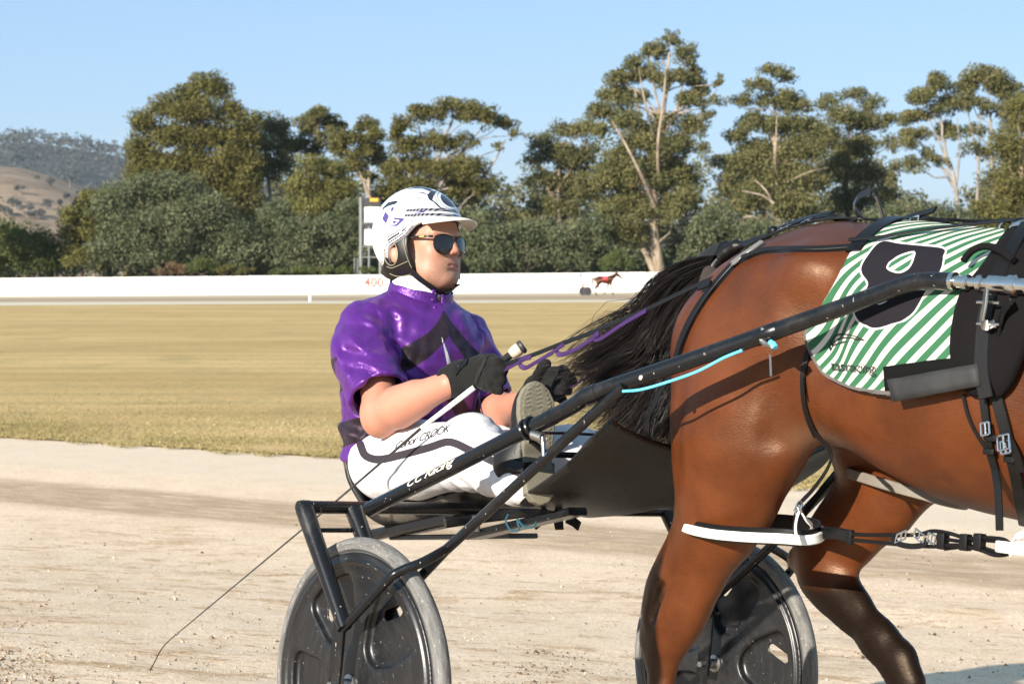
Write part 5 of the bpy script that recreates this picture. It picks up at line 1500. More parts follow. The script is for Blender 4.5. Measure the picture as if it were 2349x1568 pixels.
body_strap('hip_strap', [(1686, 611), (1662, 636), (1640, 662), (1618, 690), (1590, 735), (1566, 790), (1556, 830)], .0095, .003, M_LEATHER, HAR, off=.010)
air_strap('hip_strap', [PL(1558, 826, .45), PL(1536, 862, .44), PL(1512, 900, .43), PL(1496, 935, .42), PL(1485, 965, .42), PL(1484, 990, .42), PL(1490, 1008, .43)], .008, .0025, M_LEATHER, HAR)
body_strap('tail_strap', [(1612, 668), (1626, 664), (1640, 656)], .007, .003, M_LEATHER, HAR, off=.014)
# wide strap over the loin with its loose ends, and the standing loop
spine('loin_strap', [(1964, 588), (1976, 570), (1992, 553), (2030, 526), (2062, 508), (2084, 500)], .021, .004, .016)
air_strap('strap_end', [PL(2072, 504, .57), PL(2092, 496, .565), PL(2118, 489, .56), PL(2144, 481, .555)], .010, .003, M_LEATHER, HAR, up=(0, -.7, .7))
air_strap('strap_end', [PL(2084, 506, .57), PL(2120, 508, .565), PL(2150, 512, .56), PL(2166, 518, .56)], .014, .004, M_LEATHER, HAR, up=(0, -.7, .7))
p = PL(2096, 508, .545); buckle(p, (1, 0, .3), (.1, 0, 1), .012, .010, HAR)
air_strap('standing_loop', [PL(1976, 503, .60), PL(1965, 488, .60), PL(1959, 472, .60), PL(1967, 454, .60), PL(1982, 445, .60), PL(1996, 443, .60), PL(2008, 450, .61), PL(2016, 470, .615), PL(2026, 502, .62)], .0085, .002, simple('shiny_strap', (.012, .013, .017), .18), HAR, up=(-.6, -.8, 0))
body_strap('overcheck_strap', [(2092, 524), (2140, 526), (2190, 525), (2250, 522), (2300, 519), (2360, 515)], .009, .0035, M_LEATHER, HAR, off=.022)
ring(PL(2308, 527, .555), (.8, -.5, 0), .0165, .0026, M_CHROME, HAR, 'terret'); ring(PL(2330, 530, .55), (.5, -.8, 0), .014, .0026, M_CHROME, HAR, 'terret')
MB().lathe([(.001, .02), (.010, .018), (.012, .0), (.010, -.018), (.001, -.02)], PL(2342, 516, .55), (1, 0, .2), 14).build('terret_post', M_CHROME, HAR)
MB().tube(spline([PL(2306, 545, .53), PL(2318, 566, .5), PL(2330, 600, .47)], 5), .006, 8).build('turret_strap', M_LEATHER, HAR)

# ---- hopples --------------------------------------------------------------
HOP = frame_empty('hopple', 'white hopple loop round the near hind leg with its black cords', 'hopple', group='leg hopples')
def loop(pts, w, th, mat, parent, name):
    c = spline(pts, 6, closed=True); c = np.vstack([c, c[:1]])
    ctr = c.mean(0); ups = [Vector(p - ctr).normalized() for p in c]
    ups = [Vector((u.x, u.y, 0)).normalized() for u in ups]
    return MB().tube(c, 1, flat=(w, th), up=ups, cap=False).build(name, mat, parent), c
LP = [PL(1551, 1186, .47), PL(1566, 1207, .405), PL(1622, 1222, .365), PL(1700, 1230, .35), PL(1790, 1234, .365), PL(1850, 1238, .40), PL(1884, 1229, .455), PL(1876, 1212, .53), PL(1800, 1200, .59), PL(1700, 1196, .61), PL(1604, 1186, .58), PL(1558, 1180, .525)]
loop(LP, .0108, .0048, M_WHITEV, HOP, 'loop')
c = np.array(LP).mean(0); LI = [np.array([c[0] + (p[0] - c[0]) * .965, c[1] + (p[1] - c[1]) * .95, p[2] + .003]) for p in LP]
loop(LI, .0185, .003, M_LEATHER, HOP, 'lining')
body_strap('hanger_strap', [(1857, 802), (1848, 830), (1843, 861), (1846, 921), (1858, 968), (1872, 998)], .0065, .002, M_LEATHER, HOP, off=.005)
air_strap('hanger_strap', [PL(1870, 994, .40), PL(1886, 1012, .39), PL(1900, 1026, .385), PL(1906, 1048, .38), PL(1894, 1080, .38), PL(1862, 1124, .38), PL(1836, 1152, .38), PL(1824, 1176, .38), PL(1820, 1205, .385), PL(1816, 1226, .39)], .006, .002, M_LEATHER, HOP, up=(-.6, -.8, 0))
ring(PL(1832, 1160, .375), (-.3, -1, .3), .011, .0022, M_CHROME, HOP); buckle(PL(1830, 1170, .372), (1, 0, .8), (-.5, 0, 1), .009, .008, HOP)
air_strap('loop_tie', [PL(1832, 1172, .37), PL(1826, 1192, .365), PL(1824, 1215, .36), PL(1830, 1246, .362)], .007, .002, M_WHITEV, HOP, up=(-.6, -.8, 0))
air_strap('loop_tie', [PL(1836, 1172, .375), PL(1848, 1190, .39), PL(1862, 1206, .42), PL(1856, 1222, .46)], .006, .002, M_WHITEV, HOP, up=(-.6, -.8, 0))
lc_ = .44
air_strap('cord_sleeve', [PL(1882, 1222, .46), PL(1914, 1222, lc_), PL(1946, 1228, lc_)], .013, .006, M_LEATHER, HOP, up=(0, -1, 0))
def cord(name, pix, l, r=.0042, mat=None, par=None): return MB().tube(spline([PL(x, y, l) for x, y in pix], 6), r, 8).build(name, mat or M_LEATHER, par or HOP)
cord('cord', [(1930, 1223), (1990, 1226), (2040, 1226), (2092, 1226), (2130, 1222)], lc_)
cord('cord', [(1930, 1236), (1980, 1240), (2040, 1246), (2120, 1252), (2175, 1252)], lc_)
cord('cord', [(2112, 1224), (2140, 1217), (2176, 1222), (2220, 1234), (2260, 1232), (2300, 1236), (2314, 1244)], lc_ - .005)
cord('cord', [(2150, 1232), (2200, 1240), (2250, 1238), (2300, 1242)], lc_, .004)
cord('cord', [(2160, 1250), (2200, 1250), (2246, 1260), (2280, 1272), (2310, 1270), (2318, 1258)], lc_ - .006)
cord('cord', [(2166, 1258), (2200, 1254), (2240, 1252), (2290, 1266), (2312, 1264)], lc_ + .004, .004)
MB().box(PL(1950, 1231, lc_), (.007, .006, .016), bev=.003).build('cord_slide', M_LEATHER, HOP)
for x, y in ((2162, 1240), (2214, 1243), (2246, 1242)): MB().box(PL(x, y, lc_ - .004), (.010, .010, .017), bev=.003).build('cord_slide', M_LEATHER, HOP)
air_strap('buckle_strap', [PL(2046, 1232, lc_ - .006), PL(2060, 1246, lc_ - .008), PL(2090, 1252, lc_ - .008), PL(2118, 1248, lc_ - .008), PL(2126, 1234, lc_ - .006)], .006, .002, M_LEATHER, HOP, up=(0, -1, 0))
buckle(PL(2066, 1230, lc_ - .008), (1, 0, .45), (.2, 0, 1), .014, .009, HOP); buckle(PL(2108, 1228, lc_ - .008), (1, 0, -.5), (.2, 0, 1), .014, .008, HOP); buckle(PL(2136, 1234, lc_ - .008), (1, 0, -.3), (.2, 0, 1), .010, .009, HOP)
fl = [PL(2288, 1252, lc_ - .03), PL(2320, 1256, lc_ - .05), PL(2360, 1260, lc_ - .055), PL(2420, 1262, lc_ - .04), PL(2480, 1260, lc_ + .02), PL(2470, 1258, lc_ + .10), PL(2380, 1254, lc_ + .13), PL(2306, 1252, lc_ + .06)]
loop(fl, .0115, .0048, M_WHITEV, HOP, 'loop')
air_strap('loop_tie', [PL(2352, 1222, .40), PL(2330, 1232, .40), PL(2318, 1250, .385), PL(2316, 1272, .39)], .007, .002, M_WHITEV, HOP, up=(-.6, -.8, 0))
HOF = frame_empty('hopple', 'grey-looking shaded hopple loop round the far hind leg under the belly', 'hopple', group='leg hopples')
M_GREYV = simple('shaded_white_vinyl', (.17, .15, .125), .7, nscale=30, namt=.3)  # white vinyl darkened in its colour for the shade under the belly
FL = [PL(1944, 1082, .70), PL(1990, 1098, .685), PL(2050, 1116, .68), PL(2110, 1132, .685), PL(2176, 1150, .70), PL(2215, 1156, .76), PL(2200, 1140, .86), PL(2110, 1118, .92), PL(2010, 1090, .90), PL(1952, 1074, .80)]
loop(FL, .012, .0045, M_GREYV, HOF, 'loop')
air_strap('hanger_strap', [PL(1960, 1028, .80), PL(1944, 1052, .80), PL(1916, 1086, .80), PL(1880, 1130, .80), PL(1848, 1172, .80), PL(1838, 1200, .80)], .012, .004, M_LEATHER, HOF, up=(-.6, -.8, 0))
# ================================================================== THE DRIVER
LD = .54
DRV = frame_empty('person', 'driver in purple and black satin top, white pants and patterned helmet in the sulky', 'person')
HS = 1.135
HO = PL(970.5, 563, LD)
HR = rotm(0, R(-6.5), R(13))                     # head axes: forward, left, up
def h2f(q):
    return HO + (np.asarray(q, float) * HS) @ HR.T
def f2h(p): return (p - HO.astype(np.float32)) @ HR.astype(np.float32) / HS
def proj(V):
    w = ORG + V[:, :1] * ES + V[:, 1:2] * EL + V[:, 2:3] * EZ
    return np.stack([CXP + FPX * w[:, 0] / w[:, 1], HOR - FPX * (w[:, 2] - CAM_H) / w[:, 1]], 1)
def facing(V, N):
    return ((CAML - V) * N).sum(1) / np.linalg.norm(CAML - V, axis=1)

SHR = PL(838, 752, .36); ELR = PL(878, 948, .285); WRR = PL(1030, 880, .30)
SHL = PL(1066, 768, .715); ELL = PL(1122, 952, .77); WRL = PL(1214, 918, .66)
NECK = PL(962, 672, LD)
def head_sdf(q):
    d = ell(q, (-.006, 0, .042), (.098, .077, .086))
    d = s_min(d, ell(q, (.034, 0, -.030), (.060, .055, .080)), .03)
    jaw = chain(q, [(.005, -.051, -.050), (.043, -.036, -.077), (.071, -.013, -.0905), (.071, .013, -.0905), (.043, .036, -.077), (.005, .051, -.050)], [.020, .020, .018, .018, .020, .020], .02)
    d = s_min(d, jaw, .028)
    for g in (-1, 1):
        d = s_min(d, ell(q, (.060, g * .037, -.026), (.026, .022, .024)), .02)         # cheekbone
        d = s_min(d, ell(q, (.045, g * .033, -.065), (.034, .021, .032)), .025)         # cheek
        d = s_min(d, cone(q, (.086, g * .012, .019), (.074, g * .045, .021), .012, .009), .014)   # brow
        d = s_max(d, -ell(q, (.098, g * .032, -.001), (.016, .019, .012)), .012)        # socket
        d = s_min(d, ell(q, (.079, g * .031, -.001), (.0125, .014, .0115)), .003)        # eyeball under the lid
        d = s_min(d, ell(q, (.0955, g * .0125, -.0300), (.0105, .0075, .0072)), .006)     # nostril wing
        d = s_max(d, -ell(q, (.099, g * .0065, -.0385), (.006, .0038, .0035)), .003)
    nose = chain(q, [(.088, 0, .012), (.0975, 0, -.009), (.1045, 0, -.0245)], [.0072, .0080, .0095], .008); d = s_min(d, nose, .011)
    d = s_min(d, ell(q, (.074, 0, -.056), (.0225, .035, .023)), .014)                       # muzzle
    d = s_min(d, chain(q, [(.0805, -.025, -.0595), (.0905, -.013, -.0562), (.0935, 0, -.0554), (.0905, .013, -.0562), (.0805, .025, -.0595)], [.0020, .0044, .0046, .0044, .0020], .003), .004)
    d = s_min(d, chain(q, [(.0805, -.023, -.0613), (.0890, -.011, -.0648), (.0915, 0, -.0658), (.0890, .011, -.0648), (.0805, .023, -.0613)], [.0020, .0046, .0052, .0046, .0020], .003), .004)
    d = s_max(d, -chain(q, [(.0845, -.027, -.0604), (.0960, -.013, -.0604), (.0995, 0, -.0602), (.0960, .013, -.0604), (.0845, .027, -.0604)], [.0012, .0020, .0022, .0020, .0012], .003), .0025)
    d = s_max(d, -ell(q, (.098, 0, -.0745), (.007, .018, .0036)), .008)
    d = s_min(d, ell(q, (.080, 0, -.0895), (.0150, .019, .0145)), .014)                     # chin
    d = s_max(d, -cone(q, (.103, 0, -.042), (.101, 0, -.050), .0018, .0026), .004)
    for g in (-1, 1):                                                                       # ears
        e = ell(q, (-.024, g * .079, -.018), (.020, .010, .032), rotm(0, .25 , g * .3))
        e = s_max(e, -ell(q, (-.019, g * .090, -.018), (.012, .008, .020)), .004); d = s_min(d, e, .008)
    return d
def arms_sdf(p):
    d = s_min(cone(p, SHR, ELR, .058, .048), cone(p, ELR, WRR, .054, .034), .03)
    k = ELR + (WRR - ELR) * .28
    d = s_min(d, cone(p, k + [0, -.006, -.006], ELR + (WRR - ELR) * .5 + [0, -.004, 0], .054, .043), .03)
    d = s_min(d, ell(p, ELR + [-.010, 0, -.012], (.046, .044, .050)), .03)
    e = s_min(cone(p, SHL, ELL, .052, .046), cone(p, ELL, WRL, .050, .032), .03)
    k = ELL + (WRL - ELL) * .3
    e = s_min(e, ell(p, k, (.055, .048, .050)), .03)
    return np.minimum(d, e)
def body_sdf(p):
    p = p.astype(np.float32)
    d = head_sdf(f2h(p)) * HS
    nb = h2f((-.020, 0, -.070)); 
    d = s_min(d, cone(p, nb, NECK + [.0, 0, -.05], .064, .074), .03)
    t = chain(p, [NECK + [0, 0, -.06], PL(945, 800, LD), PL(945, 950, LD), PL(940, 1040, LD)], [.085, .12, .11, .09], .08, (1, 1.15, 1))
    d = s_min(d, t, .05)
    d = s_min(d, cone(p, NECK + [0, 0, -.06], SHR, .06, .058), .05); d = s_min(d, cone(p, NECK + [0, 0, -.06], SHL, .06, .052), .05)
    d = s_min(d, arms_sdf(p), .03)
    for J in (LEG_R, LEG_L):
        d = s_min(d, chain(p, [j[0] for j in J], [j[1] * .7 for j in J], .03), .04)
    return d + .0006 * wnoise(p, 60, 9)
LEG_R = [(PL(900, 1066, .43), .100), (PL(962, 1054, .39), .100), (PL(1074, 1040, .345), .088), (PL(1140, 1068, .295), .070), (PL(1188, 1098, .262), .056), (PL(1203, 1106, .252), .052)]
LEG_L = [(PL(985, 1064, .66), .108), (PL(1120, 1058, .70), .098), (PL(1305, 1050, .78), .086), (PL(1400, 1062, .88), .072), (PL(1480, 1084, .97), .056), (PL(1500, 1090, .985), .052)]
def m_skin():
    t = NT('skin'); v = t.coords()
    n = t.noise(v, 30, 4, .6); f = t.noise(v, 420, 2, .6); lip = t.attr('lip').outputs['Fac']; st = t.attr('stubble').outputs['Fac']; red = t.attr('red').outputs['Fac']
    c = t.mix(n, (.40, .195, .125), (.50, .27, .185))
    c = t.mix(t.math('MULTIPLY', red, .5), c, (.46, .16, .11))
    c = t.mix(t.math('MULTIPLY', t.smooth(t.noise(v, 95, 3), .62, .72), .25), c, (.30, .13, .08))
    c = t.mix(t.math('MULTIPLY', st, t.math('MULTIPLY_ADD', t.smooth(f, .45, .62), .35, .18)), c, (.14, .085, .06))
    c = t.mix(t.math('MULTIPLY', lip, .7), c, (.36, .12, .10))
    t.base(c); t.rough(.5); t.set(t.b, 'Specular IOR Level', .4)
    t.set(t.b, 'Subsurface Weight', .08); t.set(t.b, 'Subsurface Radius', (.010, .004, .002)); t.set(t.b, 'Subsurface Scale', 1)
    t.bump(t.math('ADD', t.noise(v, 260, 3), t.math('MULTIPLY', t.noise(v, 70, 3), .8)), .12, .002); return t.m
M_SKIN = m_skin()
def build_body():
    V, Q = sdf_mesh(body_sdf, (-1.10, .06, .30), (.42, 1.16, 1.34), .0030)
    q = f2h(V)
    ok = (q[:, 2] > -.2) & (q[:, 0] > 0)
    lip = np.clip(1.5 - np.abs(q[:, 2] + .0604) / .0072, 0, 1) * np.clip(1.6 - np.abs(q[:, 1]) / .0175, 0, 1) * (q[:, 0] > .074) * ok
    stub = np.clip((-.034 - q[:, 2]) / .02, 0, 1) * np.clip((q[:, 0] - .01) / .04, 0, 1) * np.clip((q[:, 2] + .14) / .02, 0, 1) * (1 - lip) * ok
    cheek = np.exp(-(((q[:, 0] - .06) / .03) ** 2 + ((q[:, 2] + .03) / .03) ** 2)) * ok + np.exp(-((q[:, 0] - .11) / .012) ** 2 - ((q[:, 2] + .03) / .02) ** 2) * ok + .8 * (q[:, 2] < -.13)
    mobj('body', V, Q, M_SKIN, DRV, attrs={'lip': lip, 'stubble': stub, 'red': np.clip(cheek, 0, 1)})
build_body()

# ---- satin top -----------------------------------------------------------------
TZ = [PL(918, 1085, LD), PL(926, 1030, LD), PL(936, 950, LD), PL(944, 850, LD), PL(946, 770, LD), PL(955, 715, LD), PL(962, 690, LD)]
TA = np.array([.130, .145, .156, .160, .145, .110, .080]); TBW = np.array([.185, .195, .200, .205, .200, .145, .085])
_tz = np.array([p[2] for p in TZ]); _ts = np.array([p[0] for p in TZ])
HEM_R = PL(872, 911, .298); HEM_L = PL(1131, 914, .765)
def sleeve(p, a, m, h, r0, r1, r2):
    d = chain(p, [a, m, h], [r0, r1, r2], .03)
    ax = (h - m) / np.linalg.norm(h - m)
    d = s_max(d, ((p - h.astype(np.float32)) @ ax.astype(np.float32)), .006)
    inner = cone(p, m + (h - m) * .2, h + ax * .05, r1 * .6, r2 - .008)
    return s_max(d, -inner, .004)
def folds(p, axis, ctr, fr, seed):
    u = p - ctr.astype(np.float32); a = u @ axis.astype(np.float32)
    w = wnoise(p, 7, seed)
    r = np.sin(a * fr + 1.7 * w + .9 * wnoise(p, 15, seed + 1)); m = np.clip(.55 + .6 * wnoise(p, 8, seed + 2), .1, 1)
    return np.sign(r) * np.abs(r) ** 1.3 * m
CREASE = [[(850, 702), (876, 717), (890, 748)], [(815, 722), (857, 740), (888, 772)], [(804, 782), (835, 797), (865, 818), (899, 830)], [(800, 822), (850, 838), (903, 852)], [(853, 776), (876, 791), (897, 816)], [(770, 762), (772, 816), (800, 898)], [(830, 862), (836, 880), (840, 900)],
          [(899, 709), (922, 725), (920, 744), (908, 768)], [(857, 675), (905, 702), (962, 722)], [(885, 668), (930, 690), (968, 704)], [(924, 778), (943, 789), (966, 806)], [(940, 742), (975, 760)], [(915, 850), (950, 868), (985, 872)], [(930, 900), (990, 905), (1040, 890)],
          [(1102, 744), (1121, 780)], [(1056, 727), (1080, 770), (1100, 808)], [(1112, 772), (1102, 808), (1098, 840)], [(1060, 800), (1090, 850)], [(1118, 880), (1150, 886)],
          [(783, 938), (813, 956), (849, 980)], [(803, 1014), (835, 1000), (863, 988)], [(772, 905), (800, 925), (830, 930)], [(800, 1042), (840, 1030)], [(780, 985), (812, 992), (840, 1004)]]
def crease(p):
    px = proj(p.astype(float)); out = np.zeros(len(p), dtype=np.float32)
    for i, c in enumerate(CREASE):
        c = np.array(c, float); lo = c.min(0) - 40; hi = c.max(0) + 40
        m = (px[:, 0] > lo[0]) & (px[:, 0] < hi[0]) & (px[:, 1] > lo[1]) & (px[:, 1] < hi[1])
        if not m.any(): continue
        s = spline(c, 4); q = px[m]; dd = seg_dist(q, s)
        e = np.minimum(np.linalg.norm(q - s[0], axis=1), np.linalg.norm(q - s[-1], axis=1))
        k = np.clip(.35 + e / 34, 0, 1) * (.6 if 6 < i < 14 else 1); w = 9.0 + (i % 3) * 2.2
        out[m] += k * (.0062 * np.exp(-(dd / w) ** 2) - .0034 * np.exp(-((dd - 2.1 * w) / w) ** 2))
    return out
def jacket_sdf(p):
    p = p.astype(np.float32)
    z = np.clip(p[:, 2], _tz[0], _tz[-1])
    sc_ = np.interp(z, _tz, _ts); a = np.interp(z, _tz, TA); b = np.interp(z, _tz, TBW)
    e = 2.3
    q = ((np.abs((p[:, 0] - sc_) / a) ** e + np.abs((p[:, 1] - LD) / b) ** e) ** (1 / e) - 1) * np.minimum(a, b)
    over = p[:, 2] - z
    d = np.where(over != 0, np.sqrt(np.maximum(q, 0) ** 2 + over ** 2) * np.where(q < 0, 1, 1), q)
    d = np.where((over != 0) & (q < 0), np.abs(over), d)
    yoke = s_min(cone(p, NECK + [-.005, -.04, -.045], SHR + [0, .01, .0], .062, .078), cone(p, NECK + [-.005, .04, -.045], SHL + [0, -.01, 0], .062, .070), .04)
    d = s_min(d, yoke, .05)
    d = s_min(d, ell(p, PL(965, 800, LD), (.13, .185, .13)), .05)
    mR = PL(834, 812, .325); mL = PL(1096, 836, .745)
    slR = sleeve(p, SHR, mR, HEM_R, .080, .087, .088); slL = sleeve(p, SHL, mL, HEM_L, .066, .066, .064)
    # folds of the loose satin, strongest on the sleeves and at the waist
    axR = np.array([.55, .1, .80]); axT = np.array([.25, .1, 1.0])
    fR = folds(p, np.array([.50, .15, .84]), SHR, 92, 51); fT = folds(p, np.array([.45, .20, .86]), TZ[2], 74, 55)
    low = np.clip((.86 - p[:, 2]) / .25, 0, 1)
    d = d + .0040 * fT * (.35 + low) + .005 * wnoise(p, 15, 57, (1, 1, .6))
    wr = np.abs(wnoise(p, 13, 58, (1, 1, .55))); d = d + .007 * np.clip(.16 - wr, 0, 1) / .16 * (.4 + low * .8)
    slR = slR - .0030 * fR + .003 * np.clip(.2 - np.abs(wnoise(p, 12, 59, (.7, 1, 1.1))), 0, 1) / .2
    rd = crease(p) * np.clip((np.linalg.norm(p - HEM_R.astype(np.float32), axis=1) - .05) / .06, .25, 1)
    slL = slL + .0030 * folds(p, np.array([.3, .9, .6]), SHL, 60, 61)
    d = s_min(d, slR, .022); d = s_min(d, slL, .022)
    d = d - rd
    # hollow for the neck, open below
    d = s_max(d, -cone(p, NECK + [.0, 0, -.06], NECK + [.01, 0, .06], .074, .088), .006)
    d = s_max(d, (PL(900, 1072, LD)[2] - .012 * np.sin(p[:, 1] * 30) - p[:, 2]).astype(np.float32), .012)
    # placket ridge at the centre front
    pk = np.exp(-((p[:, 1] - LD + .0) / .010) ** 2) * (p[:, 0] > sc_)
    d = d - .0022 * pk
    return d
def m_satin():
    t = NT('purple_black_satin'); v = t.coords(); bd = t.attr('band').outputs['Fac']; pp = t.attr('piping').outputs['Fac']
    n = t.noise(v, 26, 4, .6); n2 = t.noise(v, 60, 3, .6)
    pur = t.mix(n, (.060, .0095, .145), (.105, .020, .225))
    blk = t.mix(n2, (.008, .0065, .0075), (.022, .018, .020))
    m = t.smooth(bd, -.0012, .0012)
    c = t.mix(m, blk, pur)
    c = t.mix(t.smooth(pp, -.0006, .0006), (.72, .68, .70), c)
    t.base(c); t.rough(t.math('MULTIPLY_ADD', m, -.12, .50)); t.set(t.b, 'Specular IOR Level', t.math('MULTIPLY_ADD', m, .5, .3)); t.set(t.b, 'Specular Tint', (1, .68, 1, 1))
    t.set(t.b, 'Metallic', t.math('MULTIPLY_ADD', m, .25, .03))
    t.set(t.b, 'Sheen Weight', .06); t.set(t.b, 'Sheen Tint', (.75, .45, 1.0, 1)); t.set(t.b, 'Anisotropic', .5)
    b1 = t.bump(t.math('ADD', t.noise(t.coords((1, 1, .40), rot=(0, .7, 0)), 10, 1.5, .4, 1.6), t.math('MULTIPLY', t.noise(t.coords((1, 1, .5), rot=(0, .5, 0)), 24, 1.5, .4, 1.2), .30)), .5, .018)
    t.bump(t.noise(v, 700, 2), .05, .001, b1); return t.m
def build_jacket():
    V, Q = sdf_mesh(jacket_sdf, (-1.12, .14, .40), (-.10, .92, 1.06), .0052)
    z = V[:, 2]; sc_ = np.interp(z, _tz, _ts)
    al = np.abs(np.arctan2(V[:, 1] - LD, (V[:, 0] - sc_)))
    al = np.where(V[:, 1] > LD, al * 1.1, al)
    z1 = PL(1002, 738, LD)[2]; k = .088
    zz = z + .205 * (1 - np.exp(-al / .95))
    b1 = np.abs(zz - (z1 + .0)) - .036; b2 = np.abs(zz - (z1 - .158)) - .036; b3 = np.abs(zz - (z1 - .330)) - .030
    # sleeves stay purple: farther from the trunk axis than the trunk is wide
    a = np.interp(z, _tz, TA); b = np.interp(z, _tz, TBW)
    rr = np.sqrt(((V[:, 0] - sc_) / a) ** 2 + ((V[:, 1] - LD) / b) ** 2)
    dR = cone(V, SHR, HEM_R, .082, .092); dL = cone(V, SHL, HEM_L, .072, .070)
    onsl = np.minimum(dR, dL) - .020
    lat = np.where((V[:, 1] < .345) | (V[:, 1] > .735), -1, 1) * .02
    sl = np.where(((V[:, 1] < LD - .135) & (V[:, 0] < -.40)) | (V[:, 1] < LD - .205) | (V[:, 1] > LD + .165), onsl, .02)
    band = np.minimum(np.minimum(b1, b2), b3)
    band = np.maximum(band, -np.minimum(sl, .02))
    # white piping beside the placket
    px = proj(V); f_ = facing(V, vnormals(V, Q))
    pip = seg_dist(px, [(1012, 772), (1018, 790), (1027, 822), (1031, 842)]) / 800 - .0040 * np.clip((px[:, 1] - 760) / 50, .4, 1.3)
    pip = np.where((f_ > 0) & (V[:, 1] < LD + .1), pip, .02)
    mobj('satin_top', V, Q, m_satin(), DRV, attrs={'band': band, 'piping': pip})
    # upright collar and white neck cloth inside it
    ctr = NECK
    n = 48; rows = []
    for (r1, r2, dz, lean) in ((.106, .114, -.056, .0), (.094, .102, -.024, .004), (.087, .095, .014, .008), (.088, .096, .019, .008), (.083, .091, .014, .008)):
        rows.append([(ctr[0] + lean + r1 * math.cos(t), ctr[1] + r2 * math.sin(t), ctr[2] + dz + .020 * (-math.cos(t)) + .0012 * math.sin(9 * t)) for t in np.linspace(.10, 2 * math.pi - .06, n)])
    Vc = np.array(rows).reshape(-1, 3); ii = np.arange(len(rows) * n).reshape(len(rows), n)
    Qc = np.stack([ii[:-1, :-1], ii[:-1, 1:], ii[1:, 1:], ii[1:, :-1]], -1).reshape(-1, 4)
    o = mobj('collar', Vc, Qc, m_satin_plain, DRV); md = o.modifiers.new('t', 'SOLIDIFY'); md.thickness = .003
    rows = []
    for (r1, r2, dz) in ((.080, .088, .0), (.080, .087, .028), (.078, .085, .056), (.075, .082, .064), (.070, .077, .058)):
        rows.append([(ctr[0] + .008 + r1 * math.cos(t), ctr[1] + r2 * math.sin(t), ctr[2] + dz - .030 * math.cos(t) + .0015 * math.sin(7 * t + dz * 90)) for t in np.linspace(0, 2 * math.pi, n, endpoint=False)])
    Vc = np.array(rows).reshape(-1, 3); ii = np.arange(len(rows) * n).reshape(len(rows), n); ii = np.hstack([ii, ii[:, :1]])
    Qc = np.stack([ii[:-1, :-1], ii[:-1, 1:], ii[1:, 1:], ii[1:, :-1]], -1).reshape(-1, 4)
    mobj('neck_cloth', Vc, Qc, simple('white_cotton', (.76, .75, .75), .8, nscale=40, namt=.05, bscale=90, bstr=.3), DRV)
    for dz in (.012, -.012, -.034):
        MB().lathe([(.0001, .003), (.004, .0028), (.006, .001), (.006, -.001)], (ctr[0] + .094 + (.012 if dz < -.02 else 0), ctr[1] - .020, ctr[2] + dz - .008), (1, -.3, .1), 10).build('collar_button', m_satin_plain, DRV)
m_satin_plain = None
def _plain():
    t = NT('purple_satin'); v = t.coords(); n = t.noise(v, 26, 4, .6)
    t.base(t.mix(n, (.070, .012, .165), (.125, .026, .255))); t.rough(.32); t.set(t.b, 'Metallic', .4); t.set(t.b, 'Specular IOR Level', .6)
    t.bump(t.noise(v, 70, 4, .55, 1), .4, .006); return t.m
m_satin_plain = _plain()
build_jacket()

# ---- white pants ------------------------------------------------------------------
def pants_sdf(p):
    p = p.astype(np.float32)
    d = chain(p, [j[0] for j in LEG_R], [j[1] for j in LEG_R], .04)
    e = chain(p, [j[0] for j in LEG_L], [j[1] for j in LEG_L], .04)
    d = s_min(d, e, .02)
    hip = ell(p, PL(925, 1058, LD - .01), (.125, .175, .100)); d = s_min(d, hip, .06)
    d = s_min(d, ell(p, PL(890, 1074, .46), (.085, .085, .080)), .05)
    d = s_min(d, ell(p, PL(1088, 1006, .345), (.052, .056, .050)), .05)         # knee cap
    # bunched folds behind the knee and at the ankle
    kn = np.exp(-(np.linalg.norm((p - PL(1060, 1100, .34).astype(np.float32)) / np.array([.09, .09, .06], dtype=np.float32), axis=1)) ** 2)
    an = np.exp(-(np.linalg.norm((p - PL(1165, 1100, .27).astype(np.float32)) / np.array([.08, .09, .07], dtype=np.float32), axis=1)) ** 2)
    f = np.sin(p[:, 0] * 95 + 30 * p[:, 2] + 2.2 * wnoise(p, 10, 71))
    d = d + .0062 * f * (kn + an * 1.1) + .0035 * wnoise(p, 14, 72, (1, 1, .6)) + .0045 * np.clip(.18 - np.abs(wnoise(p, 10, 73)), 0, 1) / .18
    return d
STRIPE = spline([(826, 1018), (836, 1042), (856, 1052), (880, 1052), (923, 1042), (983, 1026), (1012, 1016), (1028, 1013), (1046, 1017), (1073, 1030), (1123, 1054), (1160, 1070), (1190, 1084)], 5)
